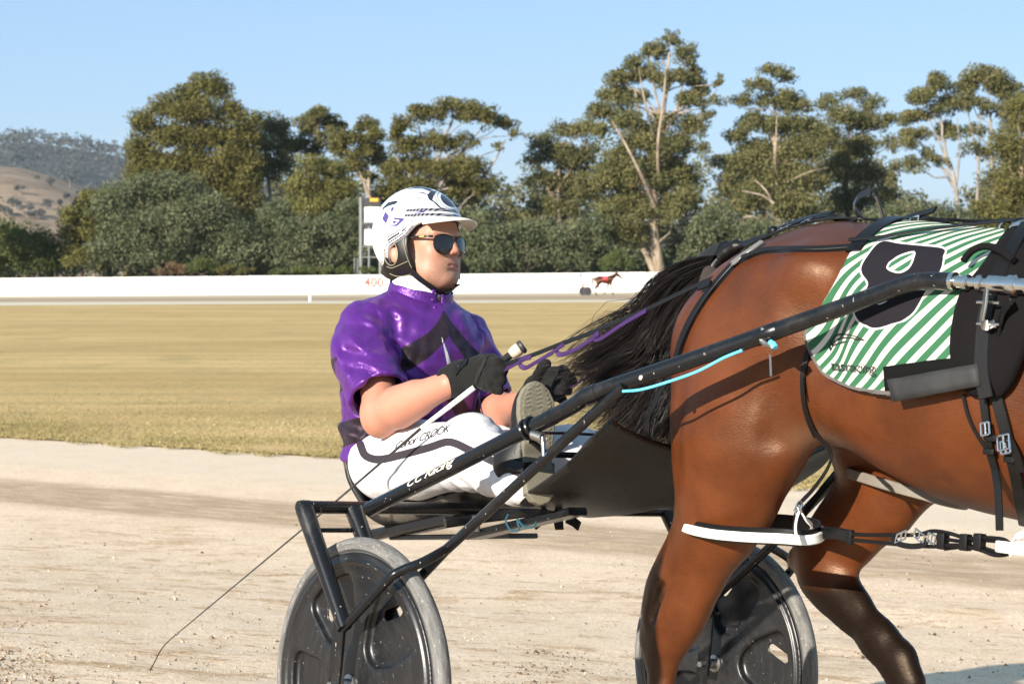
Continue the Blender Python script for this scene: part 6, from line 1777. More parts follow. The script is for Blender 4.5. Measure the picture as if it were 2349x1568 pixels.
def build_pants():
    V, Q = sdf_mesh(pants_sdf, (-1.0, .12, .34), (.42, 1.10, .80), .0055)
    N = vnormals(V, Q); px = proj(V); f_ = facing(V, N)
    st = seg_dist(px, STRIPE) / 830 - .0112
    st = np.where((f_ > -.05) & (V[:, 1] < LD), st, .03)
    t = NT('white_pants_cloth'); v = t.coords(); s_ = t.attr('stripe').outputs['Fac']; n = t.noise(v, 14, 4, .6)
    w = t.mix(n, (.63, .62, .64), (.72, .71, .73)); w = t.mix(t.math('MULTIPLY', t.smooth(t.noise(v, 9, 5, .7), .55, .8), .35), w, (.62, .55, .47))
    rib = t.new('TexWave', wave_type='BANDS', bands_direction='X'); t.set(rib, 'Vector', v); t.set(rib, 'Scale', 70)
    c = t.mix(t.smooth(s_, -.001, .001), t.mix(rib.outputs[1], (.022, .018, .024), (.040, .032, .040)), w)
    t.base(c); t.rough(.75); t.set(t.b, 'Specular IOR Level', .25)
    t.bump(t.math('ADD', t.noise(t.coords((1, .6, 1)), 30, 4, .6, 1), t.math('MULTIPLY', t.noise(v, 80, 3), .4)), .35, .008)
    mobj('pants', V, Q, t.m, DRV, attrs={'stripe': st})
    bv = BVHTree.FromPolygons([tuple(map(float, q)) for q in V], [tuple(map(int, q)) for q in Q])
    def put(TV, TF, fx, name, mat):
        out = []
        for x, y, _ in TV:
            q = fx(x, y); d = Vector(PL(*q, .2) - CAML).normalized(); h = bv.ray_cast(Vector(CAML), d)
            out.append(np.array(h[0] - d * .004) if h[0] is not None else PL(*q, .30))
        mobj(name, out, TF, mat, bpy.data.objects['pants'], smooth=False)
    TV, TF = text_mesh('Conor CROOK', .55, 1.0, spacing=.9); x0, x1 = TV[:, 0].min(), TV[:, 0].max()
    put(TV, TF, lambda x, y: (906 + 128 * (x - x0) / (x1 - x0), 1031 - 44 * (x - x0) / (x1 - x0) - y * 24), 'lettering', simple('black_thread', (.02, .02, .025), .7))
build_pants()

# ---- boots -------------------------------------------------------------------------
def boots():
    sole_m = NT('olive_rubber_sole'); v = sole_m.coords(); tr_ = sole_m.attr('tread').outputs['Fac']
    n = sole_m.noise(v, 40, 5, .7)
    c = sole_m.mix(n, (.115, .105, .075), (.22, .20, .145)); c = sole_m.mix(sole_m.math('MULTIPLY', tr_, .45), c, (.085, .078, .058))
    c = sole_m.mix(sole_m.smooth(sole_m.noise(v, 24, 4, .7), .62, .74), c, (.24, .20, .10))
    sole_m.base(c); sole_m.rough(.8); sole_m.bump(sole_m.noise(v, 180, 3), .3, .003)
    up = simple('black_boot_leather', (.006, .0057, .0057), .45, spec=.35, nscale=20, bscale=150, bstr=.3, bdist=.002, dirt=(.12, .10, .07), dscale=14, damt=.6)
    def hw(w):
        return np.interp(w, [-.150, -.142, -.12, -.085, -.03, .02, .07, .105, .130, .146, .152], [.0, .021, .038, .042, .037, .043, .0505, .047, .035, .017, .0])
    for g, org, l2, ankle in ((1, PL(1236, 1015, .25), .25, LEG_R[-2][0]), (-1, PL(1236, 1015, .25) * [1, 0, 1] + [-.02, .985, 0], .985, LEG_L[-2][0])):
        org = np.array(org); tilt = rotm(0, R(-9), R(-15) * g)
        def loc(p): return (p - org.astype(np.float32)) @ tilt.astype(np.float32)
        def sole_sdf(p):
            q = loc(p.astype(np.float32)); u, vv, w = q.T
            vv = vv * g + .006 * np.clip(w / .15, -1, 1)
            out = np.abs(vv) - hw(w)
            out = np.maximum(out, np.abs(w) - .151) * .8
            thick = .020 + .008 * (w < -.045)
            zz = np.sin((w + .006 * np.abs(((vv / .014) % 2) - 1)) * 2 * np.pi / .0105)
            ball = (np.abs(vv) < hw(w) - .011) & (w > .0)
            bar = np.abs(w - .075) < .004
            tread = np.where(ball & ~bar, .0016 * zz, np.where((w > 0), .0012, 0))
            arch = .012 * np.exp(-((w + .030) / .020) ** 2)
            return s_max(s_max(out, u - (0 - tread - arch), .003), -u - thick, .003)
        V, Q = sdf_mesh(sole_sdf, org - [.05, .08, .17], org + [.03, .08, .17], .0024)
        q = loc(V); w = q[:, 2]; vv = q[:, 1] * g
        zz = np.sin((w + .006 * np.abs(((vv / .014) % 2) - 1)) * 2 * np.pi / .0105)
        tr = np.where((w > 0) & (np.abs(vv) < hw(w) - .011), (zz > .2) * 1., np.exp(-((w + .030) / .022) ** 2) * 1.4)  # darkens the tread grooves; the arch's shade is painted in as well
        def up_sdf(p):
            p = p.astype(np.float32); q = loc(p); q = q * np.array([1, g, 1], dtype=np.float32)
            d = ell(q, (-.045, 0, .060), (.040, .050, .088))
            d = s_min(d, ell(q, (-.050, 0, -.020), (.042, .044, .085)), .03)
            d = s_min(d, ell(q, (-.055, 0, -.095), (.045, .043, .052)), .03)
            d = s_min(d, cone(p, org + [-.085, 0, -.055], ankle, .056, .060), .04)
            return s_max(d, q[:, 0] + .018, .004) + .0015 * wnoise(p, 40, 81)
        V2, Q2 = sdf_mesh(up_sdf, np.minimum(org - [.17, .10, .18], ankle - .09), np.maximum(org + [.02, .10, .17], ankle + .09), .0048)
        b = mobj('boot', V2, Q2, up, DRV)
        mobj('sole', V, Q, sole_m.m, b, attrs={'tread': tr})
        c = org + [-.012, 0, -.055]
        MB().tube([c + np.array([.016, t * .052, -.006 * abs(t)]) if abs(t) < .95 else c + np.array([-.03, t * .055, 0]) for t in (-1, -.9, -.5, 0, .5, .9, 1)], 1, flat=(.0125, .003), up=(1, 0, 0)).build('boot_strap', up, b)
boots()

# ---- gloves ------------------------------------------------------------------------
M_GLOVE = simple('dark_grey_glove', (.0085, .0082, .0078), .85, spec=.2, nscale=40, namt=.35, bscale=240, bstr=.35, bdist=.0015, sheen=.05)
M_GLOVE2 = simple('grey_glove_panel', (.017, .017, .0165), .75, spec=.2, nscale=60, bscale=300, bstr=.3)
def gloves():
    lr = .315
    P_ = lambda x, y, dl=0: PL(x, y, lr + dl)
    def right(p):
        p = p.astype(np.float32)
        d = cone(p, PL(1030, 874, lr - .008), P_(1052, 868), .042, .043, (1, .8, 1))
        d = s_min(d, cone(p, P_(1052, 868), P_(1098, 852), .043, .043, (1, .68, 1)), .02)
        d = s_min(d, ell(p, P_(1112, 838, -.006), (.026, .024, .022)), .015)
        for pts, r in (([(1112, 832, -.014), (1140, 832, -.018), (1152, 848, -.008), (1142, 860, .012), (1128, 860, .022)], .0145),
                       ([(1108, 850, -.016), (1138, 856, -.020), (1148, 872, -.010), (1136, 880, .012), (1122, 878, .022)], .0140),
                       ([(1104, 864, -.012), (1128, 876, -.016), (1138, 884, -.004), (1128, 890, .014)], .0135),
                       ([(1092, 876, -.008), (1116, 886, -.012), (1134, 892, -.010), (1146, 895, -.006)], .0130),
                       ([(1078, 836, .014), (1104, 824, .026), (1128, 822, .030), (1142, 828, .026)], .0140)):
            q = [P_(*a) for a in pts]; d = s_min(d, chain(p, q, list(np.linspace(r * 1.08, r * .86, len(q))), .006), .007)
        d = d + .0010 * wnoise(p, 70, 91) + .0012 * np.clip(.25 - np.abs(wnoise(p, 45, 92)), 0, 1) / .25
        return d
    V, Q = sdf_mesh(right, P_(1085, 855) - .14, P_(1085, 855) + .14, .0028)
    g = mobj('glove', V, Q, M_GLOVE, DRV)
    bv = BVHTree.FromPolygons([tuple(map(float, q)) for q in V], [tuple(map(int, q)) for q in Q])
    def on(x, y, off):
        d = Vector(PL(x, y, .2) - CAML).normalized(); h = bv.ray_cast(Vector(CAML), d)
        return (np.array(h[0] + h[1] * off), h[1]) if h[0] is not None else (P_(x, y, -.03), Vector((0, -1, 0)))
    pts = [on(x, y, .002) for x, y in resample(spline([(1092, 878), (1096, 862), (1104, 846), (1112, 828), (1116, 818)], 4), 4)]
    MB().tube([a for a, _ in pts], 1, flat=(.0065, .0012), up=[b for _, b in pts]).build('glove_band', M_GLOVE2, g)
    pts = [on(x, y, .003) for x, y in resample(spline([(1042, 856), (1050, 846), (1062, 836), (1074, 828)], 4), 4)]
    MB().tube([a for a, _ in pts], 1, flat=(.011, .0018), up=[b for _, b in pts]).build('cuff_tab', M_LEATHER, g)
    c, n = on(1054, 841, .005); MB().lathe([(.0001, .003), (.003, .0025), (.0048, 0)], c, n, 12).build('snap_button', simple('black_snap', (.02, .02, .02), .15), g)
    ll = .60
    P2 = lambda x, y, dl=0: PL(x, y, ll + dl)
    def left(p):
        p = p.astype(np.float32)
        d = cone(p, PL(1206, 921, .655), P2(1232, 892, .02), .036, .038, (1, .85, 1))
        d = s_min(d, cone(p, P2(1232, 892, .02), P2(1258, 880, .01), .036, .032, (1, .8, 1)), .02)
        for pts, r in (([(1228, 882, -.01), (1234, 860, -.02), (1244, 842, -.024), (1253, 833, -.024)], .0145),
                       ([(1252, 864, 0), (1272, 853, -.012), (1290, 848, -.016), (1298, 852, -.006)], .0140),
                       ([(1262, 878, -.004), (1284, 872, -.020), (1304, 868, -.022), (1310, 874, -.010), (1302, 880, .004)], .0155),
                       ([(1258, 890, -.004), (1278, 890, -.020), (1296, 890, -.022), (1302, 896, -.010)], .0140),
                       ([(1254, 902, -.002), (1272, 908, -.014), (1286, 911, -.016), (1291, 918, -.006)], .0135)):
            q = [P2(*a) for a in pts]; d = s_min(d, chain(p, q, list(np.linspace(r * 1.05, r * .9, len(q))), .006), .006)
        return d + .0010 * wnoise(p, 70, 93)
    V, Q = sdf_mesh(left, P2(1255, 880) - .14, P2(1255, 880) + .14, .003)
    mobj('glove', V, Q, M_GLOVE, DRV)
gloves()

# ---- helmet ------------------------------------------------------------------------
def zcut(x):
    return np.interp(x, [-.14, -.075, -.055, -.030, .0, .022, .045, .075, .13], [-.074, -.070, -.052, -.010, .001, .012, .036, .053, .054])
def dome(q, k): return ell(q, (-.018, 0, .030), (.126 - k, .104 - k, .121 - k))
def shell_sdf(q):
    d = dome(q, 0)
    d = s_max(d, -dome(q, .013), .003)
    d = s_max(d, (zcut(q[:, 0]) - q[:, 2]).astype(np.float32) * .85, .005)
    return d
DC = lambda x, y: (853.1 + .16477 * x, 414.8 + .16477 * y)
def helmet():
    fn = lambda p: shell_sdf(f2h(p.astype(np.float32))) * HS
    V, Q = sdf_mesh(fn, HO - .19, HO + [.19, .19, .20], .0036)
    N = vnormals(V, Q); px = proj(V); f_ = facing(V, N); q = f2h(V)
    near = (f_ > .02) & (dome(q, .006) > 0)
    A = lambda *pts: poly_sd(px, [DC(*p) for p in pts])
    dark = np.minimum.reduce([A((135, 430), (150, 370), (220, 300), (320, 275), (360, 280), (355, 302), (320, 328), (250, 345), (180, 378)),
                              A((765, 195), (830, 130), (900, 150), (865, 195), (840, 262), (905, 312), (960, 368), (1030, 395), (1000, 407), (930, 372), (860, 302), (790, 262)),
                              A((440, 130), (600, 85), (760, 66), (900, 82), (1060, 140), (1180, 220), (1050, 160), (950, 130), (830, 120), (805, 150), (700, 112), (560, 112)),
                              A((640, 175), (720, 160), (770, 190), (700, 180)), A((645, 240), (690, 205), (655, 270))])
    c0 = np.array(DC(1072, 272)); th = math.radians(33); u = px - c0
    e1 = (u[:, 0] * math.cos(th) + u[:, 1] * math.sin(th)) / 22; e2 = (-u[:, 0] * math.sin(th) + u[:, 1] * math.cos(th)) / 12.5
    oval = (np.sqrt(e1 ** 2 + e2 ** 2) - 1) * 14
    c1 = np.array(DC(760, 300)); u = px - c1; e1 = (u[:, 0] * math.cos(th) + u[:, 1] * math.sin(th)) / 31; e2 = (-u[:, 0] * math.sin(th) + u[:, 1] * math.cos(th)) / 17
    ring2 = np.abs((np.sqrt(e1 ** 2 + e2 ** 2) - 1) * 20) - 1.2; ring2 = np.where(px[:, 0] < DC(900, 0)[0], ring2, 9)
    ring1 = np.minimum(np.abs(oval - 5) - 1.2, np.abs(oval - 9.5) - 1.2)
    dark = np.minimum(dark, oval)
    pur = np.minimum.reduce([A((185, 425), (238, 490), (195, 602), (138, 530)), A((300, 508), (468, 524), (350, 634), (215, 628), (240, 610), (330, 606), (388, 545), (300, 536)), A((300, 555), (355, 560), (320, 592), (265, 585)),
                             A((490, 449), (640, 430), (748, 408), (735, 435), (795, 440), (620, 449)), A((275, 370), (300, 350), (305, 400), (270, 440), (258, 400))])
    # trim lines that follow the lower rim
    ed = (q[:, 2] - zcut(q[:, 0])) * 1000
    solid = np.where(q[:, 0] < .045, np.minimum.reduce([np.abs(ed - 3.2) - 1.6, np.abs(ed - 16.5) - 3.0, np.abs(ed - 30) - 1.3]), 9)
    lines = np.where(q[:, 0] < .045, np.minimum(np.abs(ed - 9.5) - 2.4, np.abs(ed - 23.5) - 2.2), 9)
    ed2 = (q[:, 2] - .058) * 1000
    l2 = np.where(q[:, 0] > .020, np.minimum(np.abs(ed2 - 6) - 4.0, np.abs(ed2 - 19) - 4.0), 9)
    lines = np.minimum(lines, l2)
    pl2 = np.where(q[:, 0] < .05, np.abs(ed - 34) - 1.0, 9)
    big = 30.
    dark = np.where(near, dark, big); pur = np.where(near, pur, big); grey = np.where(near, np.minimum(ring1, ring2), big)
    t = NT('helmet_paint'); v = t.coords(); at = lambda k: t.attr(k).outputs['Fac']
    w = t.mix(t.noise(v, 20, 3), (.78, .78, .79), (.82, .82, .82))
    def over(c, k, col, s=.5): return t.mix(t.math('SUBTRACT', 1, t.smooth(at(k), -s, s)), c, col)
    bead = t.new('TexWave', wave_type='BANDS', bands_direction='X'); t.set(bead, 'Vector', t.coords((1, .9, .6))); t.set(bead, 'Scale', 42)
    c = over(w, 'grey', (.34, .34, .36)); c = over(c, 'lines', t.mix(t.smooth(bead.outputs[1], .3, .7), (.02, .02, .025), (.20, .20, .22)), .6)
    c = over(c, 'solid', (.035, .035, .042), .5); c = over(c, 'violet_line', (.22, .17, .42)); c = over(c, 'violet', (.075, .045, .19)); c = over(c, 'dark', (.022, .024, .035))
    t.base(c); t.rough(.16); t.set(t.b, 'Coat Weight', .6); t.set(t.b, 'Coat Roughness', .08)
    H = mobj('helmet', V, Q, t.m, DRV, attrs={'dark': dark, 'violet': pur, 'grey': grey, 'lines': lines, 'solid': solid, 'violet_line': pl2})
    # peak
    n, m = 41, 9; V = []
    for i in range(n):
        a = R(-55) + R(110) * i / (n - 1)
        for j in range(m):
            r = j / (m - 1); e = math.cos(a) ** 2
            rx = .103 + (.064 * r) * (.35 + .65 * abs(math.cos(a)) ** .7); ry = .0945 + .020 * r
            V.append(h2f((-.010 + rx * math.cos(a), ry * math.sin(a), .0575 - .010 * r ** 1.5 - .016 * (1 - e) * (.4 + .6 * r) + .004 * math.sin(r * 3))))
    ii = np.arange(n * m).reshape(n, m); Qp = np.stack([ii[:-1, :-1], ii[:-1, 1:], ii[1:, 1:], ii[1:, :-1]], -1).reshape(-1, 4)
    o = mobj('peak', V, Qp, simple('cream_peak', (.74, .68, .56), .45, nscale=30, namt=.05), H); md = o.modifiers.new('t', 'SOLIDIFY'); md.thickness = .004
    # studs
    for (x, y) in ((705, 543), (398, 712)):
        d = Vector(PL(*DC(x, y), .3) - CAML).normalized(); bv = BVHTree.FromPolygons([tuple(map(float, k)) for k in mesh_np(H)], [tuple(p.vertices) for p in H.data.polygons])
        h = bv.ray_cast(Vector(CAML), d)
        if h[0] is not None: MB().lathe([(.0001, .003), (.0035, .002), (.005, 0)], h[0], h[1], 12).build('stud', simple('cream_stud', (.75, .70, .6), .3), H)
    # leather ear flaps with an opening, padded lining
    leather = simple('helmet_black_leather', (.007, .0066, .0063), .4, spec=.35, nscale=40, bscale=200, bstr=.25, bdist=.001)
    def flap_sdf(p):
        q = f2h(p.astype(np.float32)); x, y, z = q.T
        base = ell(q, (-.020, 0, -.012), (.112, .0985, .115)); inn = ell(q, (-.020, 0, -.012), (.102, .0895, .108))
        d = np.maximum(base, -inn)
        front = x - (.026 + .12 * np.clip(-.01 - z, 0, .1)); back = -.098 - x
        low = -.094 - z + .35 * np.clip(-.02 - x, 0, 1) * np.clip(-.02 - x, 0, 1) * 12
        d = s_max(d, np.maximum(np.maximum(front, back), low), .006)
        d = s_max(d, z - zcut(x) - .010, .003)
        d = np.maximum(d, .030 - np.abs(y))
        h = np.sqrt(((x + .026) / 1.0) ** 2 + ((z + .026) / 1.25) ** 2) - .0215
        return s_max(d, -h, .004) * HS
    V, Q = sdf_mesh(flap_sdf, HO - [.16, .16, .16], HO + [.16, .16, .09], .0036)
    F = mobj('ear_flap', V, Q, leather, H)
    st = simple('tan_stitch', (.30, .26, .17), .8)
    for g in (-1, 1):
        def sp(x, z): 
            k = 1 - ((x + .016) / .106) ** 2 - ((z + .012) / .117) ** 2; return h2f((x, g * .1000 * math.sqrt(max(k, .02)), z))
        MB().tube([sp(-.026 + .0245 * math.cos(a), -.026 + .0300 * math.sin(a)) for a in np.linspace(0, 2 * math.pi, 40)], .0011, 5, cap=False).build('stitching', st, F)
        MB().tube([sp(x, z) for x, z in spline([(.016, .024), (.017, .0), (.020, -.025), (.025, -.055), (.026, -.076), (.010, -.083), (-.02, -.083), (-.045, -.074)], 5)], .0010, 5).build('stitching', st, F)
        MB().tube([sp(x, z) for x, z in spline([(-.048, -.056), (-.03, -.062), (-.005, -.058), (.022, -.050)], 5)], .0010, 5).build('stitching', st, F)
    pts = [(.022, -.080, -.070), (.034, -.068, -.088), (.048, -.050, -.105), (.060, -.030, -.120), (.068, -.008, -.127), (.070, .014, -.124), (.064, .036, -.108), (.054, .056, -.082), (.048, .068, -.050), (.044, .079, -.010), (.040, .084, .03)]
    MB().tube([h2f(p) for p in spline(pts, 5)], 1, flat=(.0085, .0032), up=[Vector(h2f(p) - h2f((.02, 0, -.04))).normalized() for p in spline(pts, 5)]).build('chin_strap', leather, H)
    pts = [(.072, -.004, -.128), (.084, .006, -.122), (.092, .014, -.111), (.090, .026, -.106)]
    MB().tube([h2f(p) for p in spline(pts, 5)], 1, flat=(.006, .0025), up=(0, -.2, 1)).build('strap_end', leather, H)
    MB().tube([h2f(p) for p in spline([(.052, .068, .045), (.058, .068, .0), (.056, .068, -.04), (.060, .058, -.085)], 5)], 1, flat=(.010, .005), up=(1, 0, 0)).build('cheek_pad', leather, H)
    # dark lining seen under the peak
    def lin(p):
        q = f2h(p.astype(np.float32)); d = np.maximum(dome(q, .0125), -dome(q, .022)); return np.maximum(d, (zcut(q[:, 0]) - .004 - q[:, 2])) * HS
    V, Q = sdf_mesh(lin, HO - .17, HO + .19, .006); mobj('lining', V, Q, simple('dark_lining', (.012, .011, .011), .9), H)
def mesh_np(o):
    a = np.empty(len(o.data.vertices) * 3, dtype=np.float32); o.data.vertices.foreach_get('co', a); return a.reshape(-1, 3)
helmet()

def sunglasses():
    lens = NT('dark_lens'); lens.base((.010, .008, .010)); lens.rough(.04); lens.set(lens.b, 'Specular IOR Level', .7)
    fr_ = simple('black_tortoise_frame', (.018, .012, .009), .2, nscale=90, namt=.6)
    root = bpy.data.objects.new('sunglasses', None); link(root, DRV)
    X = lambda y: .1035 - 4.4 * y * y
    for g in (-1, 1):
        out = []
        for a in np.linspace(0, 2 * math.pi, 40, endpoint=False):
            c, s = math.cos(a), math.sin(a)
            yy = .0278 * math.copysign(abs(c) ** .85, c); zz = (.0180 if s > 0 else .0305) * math.copysign(abs(s) ** .8, s)
            yy *= 1 - .10 * max(0, -s); yy += .003 * max(0, -s)
            out.append((g * (.0340 + yy), -.004 + zz))
        P = [h2f((X(y) - .0012 * (z < -.01), y, z)) for y, z in out]
        rings = [P]; ctr = np.mean(P, 0)
        V = list(P); F = []
        for k in (.75, .5, .25):
            V += [h2f((X(.034 * g + (y - .034 * g) * k) + .0012 * (1 - k * k), .034 * g + (y - .034 * g) * k, -.006 + (z + .006) * k)) for y, z in out]
        V.append(h2f((X(.034) + .0012, .034 * g, -.006))); n = 40
        for r in range(3):
            for i in range(n): F.append((r * n + i, r * n + (i + 1) % n, (r + 1) * n + (i + 1) % n, (r + 1) * n + i))
        for i in range(n): F.append((3 * n + i, 3 * n + (i + 1) % n, 4 * n))
        mobj('lens', V, F, lens.m, root)
        MB().tube(P + [P[0]], .0022, 7, cap=False).build('lens_frame', fr_, root)
        arm = [h2f((X(.0625) - .001, g * .0630, .008)), h2f((.075, g * .0710, .009)), h2f((.045, g * .0765, .010)), h2f((.0, g * .080, .010))]
        MB().tube(spline(arm, 5), 1, flat=(.0034, .0016), up=(0, g, 0)).build('temple', fr_, root)
    MB().tube([h2f((X(y) + .001, y, .0105)) for y in np.linspace(-.012, .012, 7)], .0020, 7).build('bridge', fr_, root)
    MB().tube([h2f((X(y) + .0, y, .003)) for y in np.linspace(-.009, .009, 7)], .0016, 7).build('bridge', fr_, root)
    a = h2f((.066, -.0745, .0095)); b = h2f((.052, -.0770, .0098)); MB().tube([a, b], 1, flat=(.0018, .0009), up=(0, -1, 0)).build('temple_badge', simple('gold_badge', (.55, .40, .10), .3, .8), root)
sunglasses()

# ---- whip and reins ------------------------------------------------------------------
WH = frame_empty('whip', 'long thin driving whip with white grip held in the near glove', 'whip')
wp = [PL(1176, 810, .375), PL(1140, 836, .345), PL(1095, 868, .315), PL(1072, 900, .285), PL(966, 981, .232), PL(783, 1138, .215), PL(703, 1205, .21), PL(405, 1453, .20)]
MB().tube([wp[3] + (wp[3] - wp[4]) * .15, wp[3], wp[4]], [.0074, .0074, .0056], 10).build('grip', simple('white_grip', (.78, .76, .70), .45), WH)
MB().tube([wp[1], wp[2], wp[3] + (wp[3] - wp[4]) * .12], .0085, 10).build('handle', M_GLOVE2, WH)
MB().tube([wp[4], (wp[4] + wp[5]) / 2, wp[5], wp[6], wp[7]], [.0042, .0036, .0028, .0025, .0016], 8).build('stock', simple('grey_black_fibre', (.03, .03, .03), .35, nscale=60, namt=.5), WH)
d = (wp[0] - wp[1]) / np.linalg.norm(wp[0] - wp[1])
MB().tube([wp[1] - d * .005, wp[1] + d * .02, wp[0] - d * .002], [.0105, .0095, .0105], 10).build('handle_taper', M_GLOVE2, WH)
MB().lathe([(.010, -.004), (.0145, .002), (.017, .014), (.0165, .024), (.014, .026), (.001, .026)], wp[0] - d * .004, d, 16).build('knob', simple('cream_cork', (.62, .48, .36), .7, nscale=80, namt=.2), WH)
MB().lathe([(.001, 0), (.0165, 0), (.0185, .003), (.0185, .008), (.015, .012), (.001, .0125)], wp[0] + d * .0225, d, 16).build('knob_cap', simple('dark_cap', (.03, .032, .034), .5), WH)
MB().tube(spline([wp[7], PL(392, 1464, .20), PL(376, 1480, .20), PL(364, 1498, .20), PL(354, 1518, .20), PL(345, 1534, .20)], 5), .0016, 6).build('lash', M_LEATHER, WH)
MB().lathe([(.001, -.008), (.0042, -.005), (.0046, .004), (.001, .009)], wp[7], (wp[7] - wp[6]), 8).build('knot', M_STEEL, WH)
for a in ((338, 1536), (345, 1540), (350, 1536)): MB().tube([PL(346, 1532, .20), PL(*a, .20)], .0012, 5).build('lash_tip', M_LEATHER, WH)

RN = frame_empty('reins', 'black leather reins with purple hand loops running from gloves along the horse', 'reins')
M_REIN = simple('black_rein', (.006, .006, .0065), .5, spec=.3, nscale=40, bscale=120, bstr=.25)
M_PURP = simple('purple_webbing', (.035, .008, .07), .6, nscale=200, namt=.2, bscale=500, bstr=.3)
pix = [(1710, 597), (1751, 581), (1800, 578), (1878, 578), (1962, 573)]
_, Pb, Nb = body_strap('rein', pix, .0065, .002, M_REIN, RN, off=.012)
l0 = Pb[0][1]
RP = [PL(1128, 848, .30), PL(1150, 838, .305), PL(1218, 815, .315), PL(1290, 787, .33), PL(1344, 767, .34), PL(1420, 736, .355), PL(1481, 710, .37), PL(1586, 659, .40), PL(1656, 627, .42), Pb[0]]
MB().tube(spline(RP, 5), 1, flat=(.0068, .0018), up=(-.3, -1, .45)).build('rein', M_REIN, RN)
body_strap('rein', [(1958, 574), (2040, 569), (2123, 556), (2200, 549), (2285, 541), (2340, 536)], .0052, .0018, M_REIN, RN, off=.030)
def hl(pts): MB().tube(spline([PL(x, y, .305 + .0001 * (x - 1128) - .004) for x, y in pts], 6), 1, flat=(.0066, .0015), up=(-.3, -1, .45)).build('hand_loop', M_PURP, RN)
hl([(1114, 872), (1134, 860), (1162, 845), (1190, 830), (1206, 822), (1218, 819)])
hl([(1218, 819), (1204, 820), (1192, 826), (1194, 838), (1206, 843), (1230, 830), (1265, 809), (1284, 796), (1293, 790)])
hl([(1293, 790), (1282, 796), (1277, 804), (1282, 812), (1296, 811), (1327, 797), (1362, 774), (1374, 764)])
hl([(1374, 764), (1364, 768), (1360, 774), (1368, 778), (1382, 774), (1420, 748), (1450, 730), (1482, 712)])
MB().tube(spline([PL(1098, 884, .33), PL(1094, 905, .34), PL(1090, 930, .36), PL(1086, 960, .37)], 5), 1, flat=(.0075, .0016), up=(-.6, -.8, 0)).build('rein_end', M_REIN, RN)
MB().tube(spline([PL(1102, 886, .33), PL(1099, 910, .34), PL(1104, 938, .355), PL(1112, 966, .36)], 5), 1, flat=(.0060, .0016), up=(-.6, -.8, 0)).build('rein_end', M_PURP, RN)
MB().tube(spline([PL(1294, 862, .58), PL(1330, 857, .60), PL(1372, 852, .64), PL(1440, 838, .70), PL(1540, 790, .76), PL(1640, 690, .78)], 5), 1, flat=(.0055, .0016), up=(-.3, -1, .45)).build('rein', M_REIN, RN)
MB().tube(spline([PL(1296, 893, .58), PL(1318, 882, .59), PL(1345, 866, .61), PL(1372, 854, .64)], 5), 1, flat=(.0050, .0014), up=(-.3, -1, .45)).build('hand_loop', M_PURP, RN)
# ================================================================== FAR THINGS
def scoreboard():
    D = 182.6; m = D / FPX
    zb = wall_base_z(845)
    org = np.array([(845 - CXP) * m, D, zb])
    root = empty('scoreboard', 'tall grey steel signal stand with two white boards behind the wall', 'sign stand', loc=tuple(org))
    w3 = lambda x, y, dy=0: np.array([(x - CXP) * m, D + dy, CAM_H + (HOR - y) * m]) - org
    grey = simple('grey_steel', (.26, .26, .25), .6, nscale=2); white = simple('white_board', (.80, .80, .79), .6); dark = simple('dark_board', (.04, .04, .045), .7); org_ = simple('amber_lamp', (.75, .38, .03), .5)
    def post(x, y0, hw):
        for dy in (0, 1.2):
            MB().tube([w3(x, y0, dy), np.array([w3(x, 0, dy)[0], dy, -.3])], hw * m, 6).build('post', grey, root)
    post(827, 453, 3.2); post(872, 470, 3.2); post(846, 520, 2.0)
    def panel(nm, x0, y0, x1, y1, mt, dy=-.12, th=.1):
        a, b = w3(x0, y0, dy), w3(x1, y1, dy); MB().box((a + b) / 2, (abs(b[0] - a[0]) / 2, th, abs(a[2] - b[2]) / 2), bev=.02).build(nm, mt, root, smooth=False)
    panel('lamp_box', 834, 454, 873, 472, dark, -.1, .25); panel('amber_lamp', 849, 455, 868, 463, org_, -.38, .04)
    panel('board', 836, 475, 872, 510, white); panel('board', 836, 526, 855, 562, white); panel('board', 858, 526, 872, 562, white)
    panel('back_plate', 834, 511, 873, 525, dark, .1)
    for y in (512, 566, 590): MB().tube([w3(827, y), w3(872, y)], 1.3 * m, 6).build('crossbar', grey, root)
    for (a, b) in (((827, 590), (846, 566)), ((846, 590), (872, 566))): MB().tube([w3(*a, 1.2), w3(*b, 1.2)], 1.0 * m, 5).build('brace', grey, root)
    for x in (813, 820): MB().tube([w3(x, 592), np.array([w3(x, 0)[0], 0, -.3])], 1.4 * m, 6).build('rail_post', grey, root)
scoreboard()

